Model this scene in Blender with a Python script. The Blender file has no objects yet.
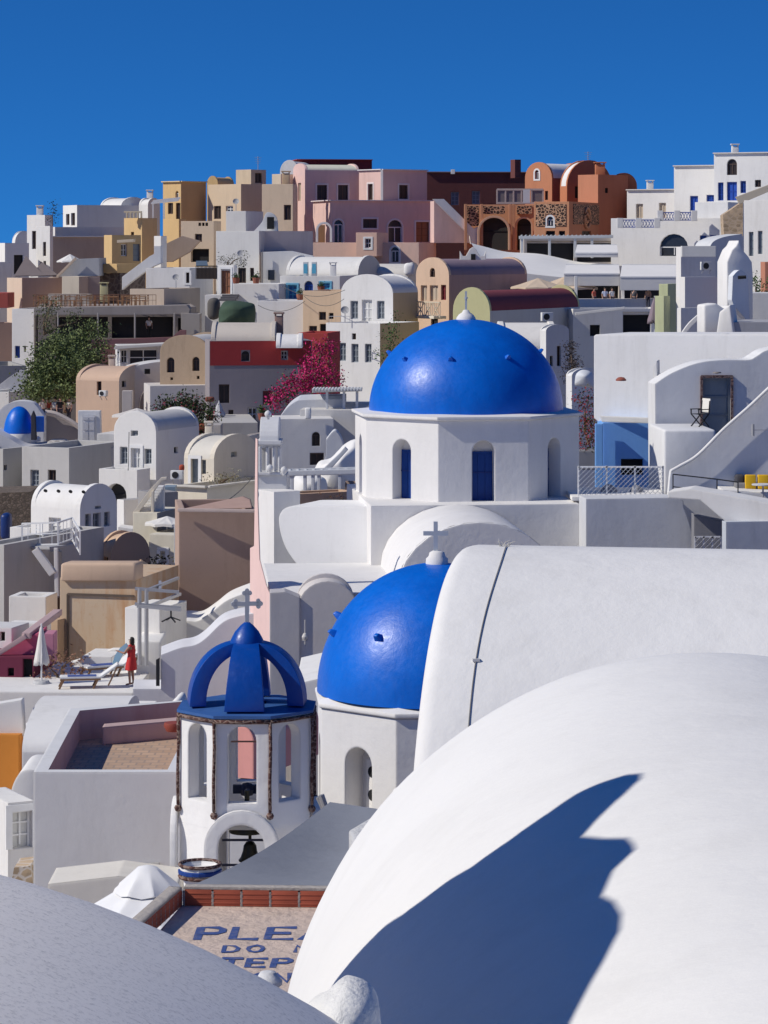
import bpy, bmesh, math, random
from mathutils import Vector, Matrix, noise
from mathutils.geometry import tessellate_polygon
random.seed(7)
sc = bpy.context.scene
COL = sc.collection
PI = math.pi
R = math.radians
F = 2865.0; HZ = 245.0; CX = 384.0; CZ = 20.0     # focal length in pixels, horizon row, eye height
CAM = Vector((0, 0, CZ))

def P(px, py, Y):
    return Vector(((px-CX)/F*Y, Y, CZ-(py-HZ)/F*Y))

def lerp_tab(tab, x):
    if x <= tab[0][0]: return tab[0][1]
    for (a, b), (c, d) in zip(tab, tab[1:]):
        if x <= c: return b+(d-b)*(x-a)/(c-a)
    return tab[-1][1]

TER = [(0, 8.5), (20, 8.0), (40, 7.0), (55, 5.5), (65, 4), (80, 2), (100, 1.2), (120, .8), (150, .8), (180, 1.8), (200, 3.5),
       (230, 6.5), (260, 10.5), (290, 14), (310, 15.5), (345, 16), (380, 10), (450, -20), (600, -90)]
def tz(x, y):
    return lerp_tab(TER, y)

# ------------------------------------------------------------------ materials
MATS = {}
def new_mat(name):
    m = bpy.data.materials.new(name); m.use_nodes = True
    nt = m.node_tree
    return m, nt, nt.nodes['Principled BSDF']

def mixcol(nt, fac, a, b, mode='MIX'):
    n = nt.nodes.new('ShaderNodeMix'); n.data_type = 'RGBA'; n.blend_type = mode
    for s, v in ((n.inputs[0], fac), (n.inputs[6], a), (n.inputs[7], b)):
        if hasattr(v, 'links'): nt.links.new(v, s)
        else: s.default_value = v if not isinstance(v, tuple) else (v+(1,) if len(v) == 3 else v)
    return n.outputs[2]

def noise_node(nt, vec, scale, detail=4, rough=.6):
    n = nt.nodes.new('ShaderNodeTexNoise'); n.inputs['Scale'].default_value = scale
    n.inputs['Detail'].default_value = detail; n.inputs['Roughness'].default_value = rough
    if vec is not None: nt.links.new(vec, n.inputs['Vector'])
    return n.outputs[0]

def ramp(nt, fac, stops):
    n = nt.nodes.new('ShaderNodeValToRGB')
    cr = n.color_ramp
    while len(cr.elements) < len(stops): cr.elements.new(.5)
    for e, (p, c) in zip(cr.elements, stops):
        e.position = p; e.color = c+(1,) if len(c) == 3 else c
    nt.links.new(fac, n.inputs[0])
    return n.outputs[0]

def scaled_pos(nt, sx, sy, sz):
    g = nt.nodes.new('ShaderNodeNewGeometry')
    m = nt.nodes.new('ShaderNodeVectorMath'); m.operation = 'MULTIPLY'
    m.inputs[1].default_value = (sx, sy, sz)
    nt.links.new(g.outputs['Position'], m.inputs[0])
    return m.outputs[0]

def plaster(col, stain=.4, scale=1.0, bump=.25, rough=.85, stain_col=None, bumpd=.01, key=None):
    k = ('pl', col, stain, scale, bump, rough, stain_col, bumpd)
    if k in MATS: return MATS[k]
    m, nt, b = new_mat('plaster')
    pos = scaled_pos(nt, 1, 1, 1)
    streak = scaled_pos(nt, 1.3, 1.3, .22)
    n1 = noise_node(nt, pos, .35*scale, 5, .65)
    n2 = noise_node(nt, streak, 1.1*scale, 5, .7)
    n3 = noise_node(nt, pos, 6*scale, 4, .7)
    dark = stain_col if stain_col else tuple(c*.72 for c in col[:3])
    dark = (dark[0], dark[1]*.985, dark[2]*.96)
    lite = tuple(min(.86, c*1.06) for c in col[:3])
    c1 = mixcol(nt, ramp(nt, n1, [(.38, (0, 0, 0)), (.68, (1, 1, 1))]), col, lite)
    f2 = ramp(nt, n2, [(.5, (0, 0, 0)), (.78, (stain, stain, stain))])
    c2 = mixcol(nt, f2, c1, dark)
    f3 = ramp(nt, n3, [(.55, (0, 0, 0)), (.8, (stain*.5,)*3)])
    c3 = mixcol(nt, f3, c2, dark)
    nt.links.new(c3, b.inputs['Base Color'])
    b.inputs['Roughness'].default_value = rough
    b.inputs['Specular IOR Level'].default_value = .25
    bn = nt.nodes.new('ShaderNodeBump'); bn.inputs['Strength'].default_value = bump
    bn.inputs['Distance'].default_value = bumpd*4
    nn = noise_node(nt, pos, 2.2*scale, 6, .6)
    nt.links.new(nn, bn.inputs['Height'])
    be = nt.nodes.new('ShaderNodeBevel'); be.samples = 4; be.inputs['Radius'].default_value = .07
    nt.links.new(be.outputs[0], bn.inputs['Normal'])
    nt.links.new(bn.outputs[0], b.inputs['Normal'])
    MATS[k] = m
    return m

def flat(col, rough=.6, metal=0, var=.12, name='paint', spec=.4):
    k = ('fl', col, rough, metal, var)
    if k in MATS: return MATS[k]
    m, nt, b = new_mat(name)
    pos = scaled_pos(nt, 1, 1, 1)
    n1 = noise_node(nt, pos, 3, 3)
    c = mixcol(nt, n1, tuple(x*(1-var) for x in col), tuple(min(.9, x*(1+var)) for x in col))
    nt.links.new(c, b.inputs['Base Color'])
    b.inputs['Roughness'].default_value = rough; b.inputs['Metallic'].default_value = metal
    b.inputs['Specular IOR Level'].default_value = spec
    MATS[k] = m
    return m

def glassy(col=(.03, .035, .045), rough=.15):
    return flat(col, rough, 0, .3, 'window_glass', .5)

def rubble(col, mortar, scale=1.2, key=''):
    k = ('rb', col, mortar, scale)
    if k in MATS: return MATS[k]
    m, nt, b = new_mat('rubble_stone')
    pos = scaled_pos(nt, 1, 1, 1.3)
    v = nt.nodes.new('ShaderNodeTexVoronoi'); v.feature = 'DISTANCE_TO_EDGE'; v.inputs['Scale'].default_value = scale
    nt.links.new(pos, v.inputs['Vector'])
    v2 = nt.nodes.new('ShaderNodeTexVoronoi'); v2.inputs['Scale'].default_value = scale
    nt.links.new(pos, v2.inputs['Vector'])
    rr = ramp(nt, v2.outputs['Color'], [(0, tuple(c*.6 for c in col)), (1, tuple(c*1.35 for c in col))])
    f = ramp(nt, v.outputs['Distance'], [(.05, (1, 1, 1)), (.11, (0, 0, 0))])
    nt.links.new(mixcol(nt, f, rr, mortar), b.inputs['Base Color'])
    b.inputs['Roughness'].default_value = .9
    bn = nt.nodes.new('ShaderNodeBump'); bn.inputs['Strength'].default_value = .6; bn.inputs['Distance'].default_value = .05
    nt.links.new(v.outputs['Distance'], bn.inputs['Height']); nt.links.new(bn.outputs[0], b.inputs['Normal'])
    MATS[k] = m
    return m

def leafmat(c1, c2, name='foliage'):
    k = ('lf', c1, c2)
    if k in MATS: return MATS[k]
    m, nt, b = new_mat(name)
    g = nt.nodes.new('ShaderNodeNewGeometry')
    nt.links.new(ramp(nt, g.outputs['Random Per Island'], [(0, c1), (1, c2)]), b.inputs['Base Color'])
    b.inputs['Roughness'].default_value = .6
    b.inputs['Specular IOR Level'].default_value = .2
    MATS[k] = m
    return m

WH = (.775, .76, .73); WH2 = (.73, .715, .69); GW = (.60, .595, .585); CREAM = (.74, .67, .55); TAN = (.60, .44, .28)
YEL = (.68, .47, .23); PINK = (.70, .49, .44); PINK2 = (.74, .50, .40); MAROON = (.15, .055, .05); ORANGE = (.52, .20, .10)
BROWN = (.40, .285, .215); PEACH = (.68, .47, .33); OCHRE = (.50, .37, .24); RED = (.36, .045, .045); LGREY = (.42, .39, .385)
BLUE = (.012, .10, .56)
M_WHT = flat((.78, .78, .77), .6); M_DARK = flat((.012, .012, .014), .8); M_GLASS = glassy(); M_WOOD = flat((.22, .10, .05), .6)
M_BLUEW = flat((.02, .07, .38), .45); M_STEEL = flat((.42, .42, .43), .4, .3); M_BLACK = flat((.02, .02, .022), .5)
M_CANVAS = plaster((.76, .74, .70), .15); M_WOODL = flat((.38, .20, .09), .6)

# ------------------------------------------------------------------ mesh builder
def shade_smooth(me):
    me.polygons.foreach_set('use_smooth', [True]*len(me.polygons))

class MB:
    def __init__(s): s.v = []; s.f = []
    def add(s, vs, fs):
        o = len(s.v); s.v += [Vector(v) for v in vs]; s.f += [[i+o for i in f] for f in fs]; return s
    def quad(s, a, b, c, d): return s.add([a, b, c, d], [(0, 1, 2, 3)])
    def obox(s, O, ex, ey, ez):
        """box from corner O with edge vectors"""
        O = Vector(O); ex = Vector(ex); ey = Vector(ey); ez = Vector(ez)
        vs = [O, O+ex, O+ex+ey, O+ey]; vs += [v+ez for v in vs]
        return s.add(vs, [(0, 3, 2, 1), (4, 5, 6, 7), (0, 1, 5, 4), (1, 2, 6, 5), (2, 3, 7, 6), (3, 0, 4, 7)])
    def box(s, c, sx, sy, sz, rz=0):
        """box centred in plan on c, standing on c.z"""
        a = Vector((math.cos(rz), math.sin(rz), 0)); b = Vector((-math.sin(rz), math.cos(rz), 0))
        return s.obox(Vector(c)-a*sx/2-b*sy/2, a*sx, b*sy, (0, 0, sz))
    def bar(s, a, b, w, h=None):
        a = Vector(a); b = Vector(b); h = h or w; d = (b-a)
        if d.length < 1e-6: return s
        dn = d.normalized(); up = Vector((0, 0, 1)) if abs(dn.z) < .9 else Vector((0, 1, 0))
        x = dn.cross(up).normalized(); y = x.cross(dn).normalized()
        return s.obox(a-x*w/2-y*h/2, x*w, y*h, d)
    def tube(s, pts, r, n=8, caps=True):
        pts = [Vector(p) for p in pts]; rs = r if isinstance(r, (list, tuple)) else [r]*len(pts)
        base = len(s.v); m = len(pts)
        for i, p in enumerate(pts):
            d = (pts[min(i+1, m-1)]-pts[max(i-1, 0)])
            if d.length < 1e-9: d = Vector((0, 0, 1))
            d.normalize(); up = Vector((0, 0, 1)) if abs(d.z) < .95 else Vector((0, 1, 0))
            x = d.cross(up).normalized(); y = x.cross(d)
            for k in range(n):
                t = 2*PI*k/n
                s.v.append(p+(x*math.cos(t)+y*math.sin(t))*rs[i])
        for i in range(m-1):
            for k in range(n):
                a = base+i*n+k; b = base+i*n+(k+1) % n
                s.f.append([a, b, b+n, a+n])
        if caps:
            s.f.append([base+k for k in range(n)][::-1]); s.f.append([base+(m-1)*n+k for k in range(n)])
        return s
    def lathe(s, c, prof, n=24, a0=0, a1=2*PI):
        """prof: (radius, z) list around vertical axis at c"""
        c = Vector(c); base = len(s.v); full = abs(a1-a0-2*PI) < 1e-6; cols = n if full else n+1
        for (r, z) in prof:
            for k in range(cols):
                t = a0+(a1-a0)*k/n
                s.v.append(c+Vector((r*math.cos(t), r*math.sin(t), z)))
        for i in range(len(prof)-1):
            for k in range(n):
                a = base+i*cols+k; b = base+i*cols+(k+1) % cols
                s.f.append([a, b, b+cols, a+cols])
        return s
    def poly3(s, loops, T=None):
        """planar polygon with holes (list of loops of 3D points)"""
        loops = [[Vector(p) for p in l] for l in loops]
        flatp = [p for l in loops for p in l]
        if len(loops) == 1 and len(loops[0]) <= 4:
            return s.add(flatp, [tuple(range(len(flatp)))])
        tris = tessellate_polygon(loops)
        return s.add(flatp, [tuple(t) for t in tris])
    def prism(s, pts, vec):
        """solid: planar outline pts extruded by vec"""
        pts = [Vector(p) for p in pts]; vec = Vector(vec); n = len(pts)
        s.poly3([pts]); s.poly3([[p+vec for p in pts]])
        for i in range(n):
            a, b = pts[i], pts[(i+1) % n]
            s.quad(a, b, b+vec, a+vec)
        return s
    def build(s, name, mat, parent=None, smooth=False, weld=True, bevel=0, keep=False):
        me = bpy.data.meshes.new(name)
        org = Vector((0, 0, 0))
        if parent is not None:
            org = Vector(parent['_o'])
        elif not keep and s.v:
            org = Vector((sum(v.x for v in s.v)/len(s.v), sum(v.y for v in s.v)/len(s.v), min(v.z for v in s.v)))
        me.from_pydata([v-org for v in s.v], [], s.f)
        if weld:
            bm = bmesh.new(); bm.from_mesh(me)
            bmesh.ops.remove_doubles(bm, verts=bm.verts, dist=.0006)
            bmesh.ops.recalc_face_normals(bm, faces=bm.faces)
            bm.to_mesh(me); bm.free()
        me.update()
        me.materials.append(mat)
        if smooth:
            shade_smooth(me)
        o = bpy.data.objects.new(name, me); COL.objects.link(o)
        if smooth and smooth != 1:
            me.set_sharp_from_angle(angle=R(smooth))
        if bevel:
            bv = o.modifiers.new('bevel', 'BEVEL'); bv.width = bevel; bv.segments = 3; bv.limit_method = 'ANGLE'; bv.angle_limit = R(40)
            shade_smooth(me); me.set_sharp_from_angle(angle=R(180))
        if parent is not None:
            o.parent = parent; o['_o'] = parent['_o']
        else:
            o.location = org; o['_o'] = tuple(org)
        return o

def tag(o, label=None, cat=None, group=None, kind=None):
    if label: o['label'] = label
    if cat: o['category'] = cat
    if group: o['group'] = group
    if kind: o['kind'] = kind
    return o

def thing(name, loc, label, cat, group=None):
    o = bpy.data.objects.new(name, None); COL.objects.link(o); o.location = loc; o['_o'] = tuple(loc)
    o.empty_display_size = .3
    return tag(o, label, cat, group)

def copy_tree(o, parent=None):
    kids = [c for c in o.children]
    c = o.copy(); COL.objects.link(c)
    if parent is not None: c.parent = parent
    for k in kids: copy_tree(k, c)
    return c

# ------------------------------------------------------------------ openings
KINDS = {  # name, frame material, pane material, mullions x, mullions y
    'w': ('window', M_WHT, M_GLASS, 1, 1), 'd': ('window', M_DARK, M_DARK, 0, 0), 'b': ('window', M_BLUEW, flat((.02, .06, .22), .3), 1, 2),  # d: near-black pane paints the unlit inside of an empty opening
    'B': ('door', M_BLUEW, flat((.02, .08, .42), .45), 1, 1), 'o': ('door', M_WOOD, flat((.30, .13, .07), .55), 1, 2),
    'g': ('window', flat((.30, .33, .36), .5), flat((.16, .18, .20), .4), 1, 2), 'y': ('door', flat((.60, .52, .42), .6), flat((.52, .43, .33), .6), 1, 0),
    'r': ('window', flat((.24, .04, .05), .5), flat((.20, .03, .04), .5), 1, 2), 't': ('window', flat((.10, .42, .62), .5), flat((.05, .16, .42), .4), 1, 2),
    'W': ('door', M_WHT, flat((.62, .62, .60), .5), 1, 2), 'G': ('door', flat((.20, .23, .26), .5), flat((.24, .28, .31), .5), 0, 2),
    'k': ('window', flat((.08, .05, .04), .6), flat((.035, .025, .022), .4), 1, 0), 'D': ('door', M_DARK, flat((.03, .028, .027), .7), 0, 0),  # D: near-black panel paints the darkness inside an open doorway
}
M_SUR = {}
def hole_loop(u0, u1, z0, z1, arch, seg=8):
    if not arch: return [(u0, z0), (u1, z0), (u1, z1), (u0, z1)]
    r = (u1-u0)/2; cy = z1-min(r, (z1-z0)*.6); rz = z1-cy
    pts = [(u0, z0), (u1, z0)]
    for i in range(seg+1):
        t = PI*i/seg
        pts.append(((u0+u1)/2+r*math.cos(t), cy+rz*math.sin(t)))
    return pts

class Wall:
    def __init__(s, O, e, n, L, z0, z1):
        s.O = Vector((O.x, O.y, 0)); s.e = e; s.n = n; s.L = L; s.z0 = z0; s.z1 = z1
        s.outline = [(0, z0), (L, z0), (L, z1), (0, z1)]; s.holes = []
    def pt(s, u, z, d=0): 
        p = s.O+s.e*u+s.n*d; return Vector((p.x, p.y, z))
    def uz(s, px, py):
        r = Vector(((px-CX)/F, 1, -(py-HZ)/F)); t = (Vector((s.O.x, s.O.y, CZ))-CAM).dot(s.n)/r.dot(s.n)
        p = CAM+r*t; return (p-s.O).dot(s.e), p.z
    def arch_top(s, rise, seg=14, rim=0):
        L = s.L
        s.outline = [(0, s.z0), (L, s.z0), (L, s.z1)]
        for i in range(1, seg):
            t = PI*i/seg
            s.outline.append((L/2+L/2*math.cos(t), s.z1+(rise+rim)*math.sin(t)))
        s.outline.append((0, s.z1))

def opening(w, mb, parent, x0, y0, x1, y1, kind, depth=None, sub=True):
    arch = 'a' in kind[1:]; sur = 's' in kind[1:]; deep = 'D' in kind[1:]
    u0, za = w.uz(x0, (y0+y1)/2); u1, zb_ = w.uz(x1, (y0+y1)/2)
    xm = (x0+x1)/2
    _, z1 = w.uz(xm, y0); _, z0 = w.uz(xm, y1)
    if u0 > u1: u0, u1 = u1, u0
    u0 = max(u0, .05); u1 = min(u1, w.L-.05)
    if u1-u0 < .12: return
    z1 = min(z1, w.z1-.02) if not arch else z1
    dep = depth or (.45 if deep else .2)
    loop = hole_loop(u0, u1, z0, z1, arch)
    w.holes.append(loop)
    n = len(loop)
    for i in range(n):
        a, b = loop[i], loop[(i+1) % n]
        mb.quad(w.pt(*a), w.pt(*b), w.pt(*b, -dep-.02), w.pt(*a, -dep-.02))
    name, mf, mp, mx, my = KINDS[kind[0]]
    W_, H_ = u1-u0, z1-z0
    fb = MB(); t = min(.09, W_*.12)
    def bar(ua, ub, za, zb, d0, d1):
        fb.obox(w.pt(ua, za, d0), w.e*(ub-ua), w.n*(d1-d0), (0, 0, zb-za))
    d0, d1 = -dep+.01, -dep+.06
    e_ = .004
    bar(u0+e_, u0+t, z0+e_, z1-e_, d0, d1); bar(u1-t, u1-e_, z0+e_, z1-e_, d0, d1)
    bar(u0+t, u1-t, z1-t, z1-e_, d0, d1)
    if name == 'window': bar(u0+t, u1-t, z0+e_, z0+t, d0, d1)
    for k in range(mx): uu = u0+W_*(k+1)/(mx+1); bar(uu-t*.4, uu+t*.4, z0+t, z1-t, d0, d1-.01)
    for k in range(my): zz = z0+H_*(k+1)/(my+1); bar(u0+t, u1-t, zz-t*.35, zz+t*.35, d0, d1-.015)
    if arch:
        # trim the frame's square head back to the arch: frame only to the springing, ring above
        fb = MB(); r = W_/2; spring = loop[2][1]
        bar(u0+e_, u0+t, z0+e_, spring, d0, d1); bar(u1-t, u1-e_, z0+e_, spring, d0, d1); bar(u0+t, u1-t, spring-t*.5, spring+t*.5, d0, d1)
        for k in range(mx): uu = u0+W_*(k+1)/(mx+1); bar(uu-t*.4, uu+t*.4, z0+t, spring, d0, d1-.01)
    fr = fb.build(name, mf, parent)
    pb = MB(); pb.poly3([[w.pt(a, b, -dep) for a, b in loop]])
    pb.build('pane' if name == 'window' else 'door_panel', mp, fr)
    if sur:
        sb = MB(); q = .16 if W_ < 2 else .25
        lo = hole_loop(u0-q, u1+q, z0 if name == 'door' else z0-q, z1+q, arch)
        A = [w.pt(a, b, .04) for a, b in lo]; B = [w.pt(a, b, .04) for a, b in loop]
        for i in range(len(lo)):
            j = (i+1) % len(lo)
            if name == 'door' and i == 0: continue
            sb.quad(A[i], A[j], B[j], B[i]); sb.quad(A[i], A[j], A[j]-w.n*.05, A[i]-w.n*.05); sb.quad(B[i], B[j], B[j]-w.n*.05, B[i]-w.n*.05)
        sm = w.surmat if getattr(w, 'surmat', None) else M_WHT
        sb.build('window_surround' if name == 'window' else 'door_surround', sm, fr)
    return fr

# ------------------------------------------------------------------ houses
def solve(xc, Y, a, xl, xr, D, Lm):
    X0 = (xc-CX)/F*Y; ca, sa = math.cos(a), math.sin(a)
    tl, tr = (xl-CX)/F, (xr-CX)/F
    den = ca+tl*sa
    L = (X0-tl*Y)/den if abs(den) > .02 else 12
    den2 = sa-tr*ca
    W = (tr*Y-X0)/den2 if den2 > .03 else 12
    if Lm: L = Lm
    if D: W = D
    return Vector((X0, Y, 0)), max(.3, min(L, 40)), max(.3, min(W, 40))

def house(label, Y, xl, xc, xr, yt, a=40, col=WH, roof='flat', rise=0, ops=(), name='house', cat='house', D=None, Lm=None,
          mat=None, rcol=None, group=None, par=.35, yb=None, rim=.12, colR=None, sur=None, zb=None, smooth=False, cap=None):
    a_ = R(a)
    O, L, W = solve(xc, Y, a_, xl, xr, D, Lm)
    eL = Vector((-math.cos(a_), math.sin(a_), 0)); eR = Vector((math.sin(a_), math.cos(a_), 0))
    zt = CZ-(yt-HZ)/F*Y; ris = rise/F*Y
    cen = O+eL*L/2+eR*W/2
    if zb is None:
        zb = min(tz(0, Y), tz(0, Y+W), tz(0, Y+L))-.8
        if yb is not None: zb = CZ-(yb-HZ)/F*Y
        zb = min(zb, zt-1)
    root = thing(name, (cen.x, cen.y, zb), label, cat, group)
    if mat is None and col:
        jr = random.Random(label); jv = jr.uniform(.93, 1.03); jw = jr.uniform(-.025, .02)
        col = (col[0]*jv, col[1]*jv*(1+jw*.3), col[2]*jv*(1+jw))
    m = mat or plaster(col, stain=.45)
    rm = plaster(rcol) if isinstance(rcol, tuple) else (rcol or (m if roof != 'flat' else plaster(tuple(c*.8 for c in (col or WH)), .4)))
    wl = Wall(O, eL, -eR, L, zb, zt); wr = Wall(O, eR, -eL, W, zb, zt)
    wb1 = Wall(O+eL*L, eR, eL, W, zb, zt); wb2 = Wall(O+eR*W, eL, eR, L, zb, zt)
    surm = plaster(sur) if sur else None
    wl.surmat = wr.surmat = surm
    if roof == 'vL': wl.arch_top(ris, rim=rim); wb2.arch_top(ris, rim=rim)
    if roof == 'vR': wr.arch_top(ris, rim=rim); wb1.arch_top(ris, rim=rim)
    mb = MB()
    mbr = MB() if colR else mb  # colR darkens many right walls to paint their shade; elsewhere a second colour
    for op in ops:
        w = wl if op[0] == 'L' else wr
        opening(w, mb if op[0] == 'L' else mbr, root, *op[1:6])
    for w in (wl, wr, wb1, wb2):
        t_ = mbr if w is wr else mb
        t_.poly3([[w.pt(u, z) for u, z in w.outline]]+[[w.pt(u, z) for u, z in h] for h in w.holes])
    C = lambda u, v, z: Vector(((O+eL*u+eR*v).x, (O+eL*u+eR*v).y, z))
    if roof == 'flat':
        t = min(.25, L*.2, W*.2)
        o4 = [(0, 0), (L, 0), (L, W), (0, W)]; i4 = [(t, t), (L-t, t), (L-t, W-t), (t, W-t)]
        for i in range(4):
            j = (i+1) % 4
            mb.quad(C(*o4[i], zt), C(*o4[j], zt), C(*i4[j], zt), C(*i4[i], zt))
            mb.quad(C(*i4[i], zt), C(*i4[j], zt), C(*i4[j], zt-par-.05), C(*i4[i], zt-par-.05))
        rb = MB(); rb.obox(C(t+.002, t+.002, zt-par-.1), eL*(L-2*t-.004), eR*(W-2*t-.004), (0, 0, .1)); rb.build('roof', rm, root)
    elif roof == 'cap':
        mb.quad(C(0, 0, zt), C(L, 0, zt), C(L, W, zt), C(0, W, zt))
    elif roof in ('vL', 'vR'):
        seg = 18; rb = MB(); th = min(.25, .2*min(L, W))
        S, T = (L, W) if roof == 'vL' else (W, L)
        def Q(s_, t_, z): return C(s_, t_, z) if roof == 'vL' else C(t_, s_, z)
        prof = [(S/2-S/2*math.cos(PI*i/seg), zt+ris*math.sin(PI*i/seg)) for i in range(seg+1)]
        for i in range(seg):
            (s0, z0), (s1, z1) = prof[i], prof[i+1]
            rb.quad(Q(s0, th, z0), Q(s1, th, z1), Q(s1, T-th, z1), Q(s0, T-th, z0))
        rb.build('vault_roof', rm, root, smooth=1)
        # rims of the two gables (their thickness)
        pr = [(S/2-S/2*math.cos(PI*i/14), zt+(ris+rim)*math.sin(PI*i/14)) for i in range(15)]
        for (ta, tb) in ((0, th), (T-th, T)):
            for i in range(14):
                (s0, z0), (s1, z1) = pr[i], pr[i+1]
                mb.quad(Q(s0, ta, z0), Q(s1, ta, z1), Q(s1, tb, z1), Q(s0, tb, z0))
            tt = tb if ta == 0 else ta
            for i in range(14):
                (s0, z0), (s1, z1) = pr[i], pr[i+1]; (a0, c0) = (s0, min(z0, zt+ris*math.sin(PI*i/14)-.02)); (a1, c1) = (s1, min(z1, zt+ris*math.sin(PI*(i+1)/14)-.02))
                mb.quad(Q(s0, tt, z0), Q(s1, tt, z1), Q(a1, tt, c1), Q(a0, tt, c0))
    mb.build('wall', m, root)
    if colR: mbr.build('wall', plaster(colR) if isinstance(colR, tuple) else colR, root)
    root['_o'] = (cen.x, cen.y, zb)
    HW[root.name] = (wl, wr)
    if cap:   # a thin white coping on the parapet
        cb = MB()
        for (p, q) in ((C(-.04, -.04, zt), C(L+.04, -.04, zt)), (C(-.04, -.04, zt), C(-.04, W+.04, zt))):
            cb.bar(p+Vector((0, 0, .05)), q+Vector((0, 0, .05)), .34, .1)
        cb.build('coping', plaster(cap), root)
    return root
HW = {}

def slab(label, pts, Y, th, col=WH, a=0, name='wall', cat='wall', mat=None, parent=None, part='wall', group=None, ref=None, bevel=0):
    """free outline (pixels) on an upright plane at distance Y (turned by a degrees), th metres thick, going back"""
    a_ = R(a); rx = ref if ref is not None else sum(p[0] for p in pts)/len(pts)
    O = Vector(((rx-CX)/F*Y, Y, 0)); e = Vector((math.cos(a_), math.sin(a_), 0)); n = Vector((math.sin(a_), -math.cos(a_), 0))
    w = Wall(O, e, n, 1, 0, 1)
    q = [w.uz(*p) for p in pts]
    mb = MB(); mb.prism([w.pt(*p) for p in q], -n*th)
    o = mb.build(part if parent else name, mat or plaster(col), parent, bevel=bevel)
    if parent is None: tag(o, label, cat, group)
    return o

def curve(pts, n=6):
    """Catmull-Rom through pixel points"""
    out = []
    for i in range(len(pts)-1):
        p0 = pts[max(i-1, 0)]; p1 = pts[i]; p2 = pts[i+1]; p3 = pts[min(i+2, len(pts)-1)]
        for k in range(n):
            t = k/n
            out.append(tuple(.5*((2*p1[j])+(-p0[j]+p2[j])*t+(2*p0[j]-5*p1[j]+4*p2[j]-p3[j])*t*t+(-p0[j]+3*p1[j]-3*p2[j]+p3[j])*t**3) for j in range(len(p1))))
    out.append(pts[-1]); return out

def pxbox(label, x0, x1, y0, y1, Y, D, col=WH, a=0, name='block', cat='wall', mat=None, parent=None, group=None, bevel=0):
    a_ = R(a); A = P(x0, y1, Y); X1 = P(x1, y1, Y).x; zt = P(x0, y0, Y).z
    w = (X1-A.x)/math.cos(a_)
    mb = MB(); mb.obox(A, Vector((math.cos(a_), math.sin(a_), 0))*w, Vector((-math.sin(a_), math.cos(a_), 0))*D, (0, 0, zt-A.z))
    o = mb.build(name, mat or plaster(col), parent, bevel=bevel)
    if parent is None: tag(o, label, cat, group)
    return o

# ------------------------------------------------------------------ small things
def ac_unit(label, px, py, Y, a=0, w=.85):
    p = P(px, py, Y); h = w*.72; n = Vector((math.sin(R(a)), -math.cos(R(a)), 0)); e = Vector((math.cos(R(a)), math.sin(R(a)), 0))
    r = thing('air_conditioner', p, label, 'air conditioner')
    MB().obox(p-e*w/2+n*.02, e*w, n*.3, (0, 0, h)).build('casing', flat((.72, .72, .69), .5), r, bevel=.02)
    c = p+n*.325+e*w*-.1+Vector((0, 0, h/2)); g = MB()
    ring = [c+(e*math.cos(2*PI*k/16)+Vector((0, 0, 1))*math.sin(2*PI*k/16))*h*.38 for k in range(16)]
    g.prism(ring, n*.015); g.build('fan_grille', M_BLACK, r)
    b = MB()
    for s in (-.35, .35): b.bar(p+e*w*s, p+e*w*s+n*.34, .04); b.bar(p+e*w*s+Vector((0, 0, -.25)), p+e*w*s+n*.3, .03)
    b.build('bracket', M_STEEL, r)
    return r

def railing(label, pts, h=1.0, sp=.14, mat=None, rail=.04, mid=True, name='railing', group=None, posts=1.5):
    pts = [Vector(p) for p in pts]; mat = mat or M_WHT
    r = thing(name, pts[0], label, 'railing', group)
    a = MB(); b = MB()
    for p, q in zip(pts, pts[1:]):
        up = Vector((0, 0, h)); a.bar(p+up, q+up, rail*1.3); a.bar(p+Vector((0, 0, .08)), q+Vector((0, 0, .08)), rail)
        if mid: a.bar(p+up*.55, q+up*.55, rail*.8)
        L = (q-p).length; n = max(1, int(L/posts))
        for k in range(n+1):
            c = p.lerp(q, k/n); a.bar(c, c+up, rail*1.2)
        if sp:
            m = max(1, int(L/sp))
            for k in range(m):
                c = p.lerp(q, (k+.5)/m); b.bar(c+Vector((0, 0, .08)), c+up, rail*.5)
    a.build('rail_frame', mat, r)
    if sp: b.build('balusters', mat, r)
    return r

def umbrella_open(label, px, py, Y, rad, h=2.3, drop=.5, col=(.74, .72, .68), n=8, vent=True, group=None, name='parasol'):
    p = P(px, py, Y)      # tip
    base = p-Vector((0, 0, h)); r = thing(name, base, label, 'umbrella', group)
    c = MB(); rim = [p+Vector((rad*math.cos(2*PI*k/n+.3), rad*math.sin(2*PI*k/n+.3), -drop)) for k in range(n)]
    for k in range(n):
        a, b = rim[k], rim[(k+1) % n]; m = (a+b)/2+Vector((0, 0, .04)); s_ = (p.lerp(m, .5))-Vector((0, 0, .04))
        c.add([p, a, m, b, s_], [(0, 1, 4), (1, 2, 4), (4, 2, 3), (0, 4, 3)])
        c.quad(a, m, m-Vector((0, 0, .12)), a-Vector((0, 0, .12))); c.quad(m, b, b-Vector((0, 0, .12)), m-Vector((0, 0, .12)))
    c.build('canopy', plaster(col, .15), r)
    MB().tube([base, p-Vector((0, 0, .02))], .03, 8).build('pole', M_WHT, r)
    q = MB()
    for k in range(n): q.bar(p-Vector((0, 0, .08)), rim[k]-Vector((0, 0, .03)), .02)
    q.build('ribs', M_STEEL, r)
    return r

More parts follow.
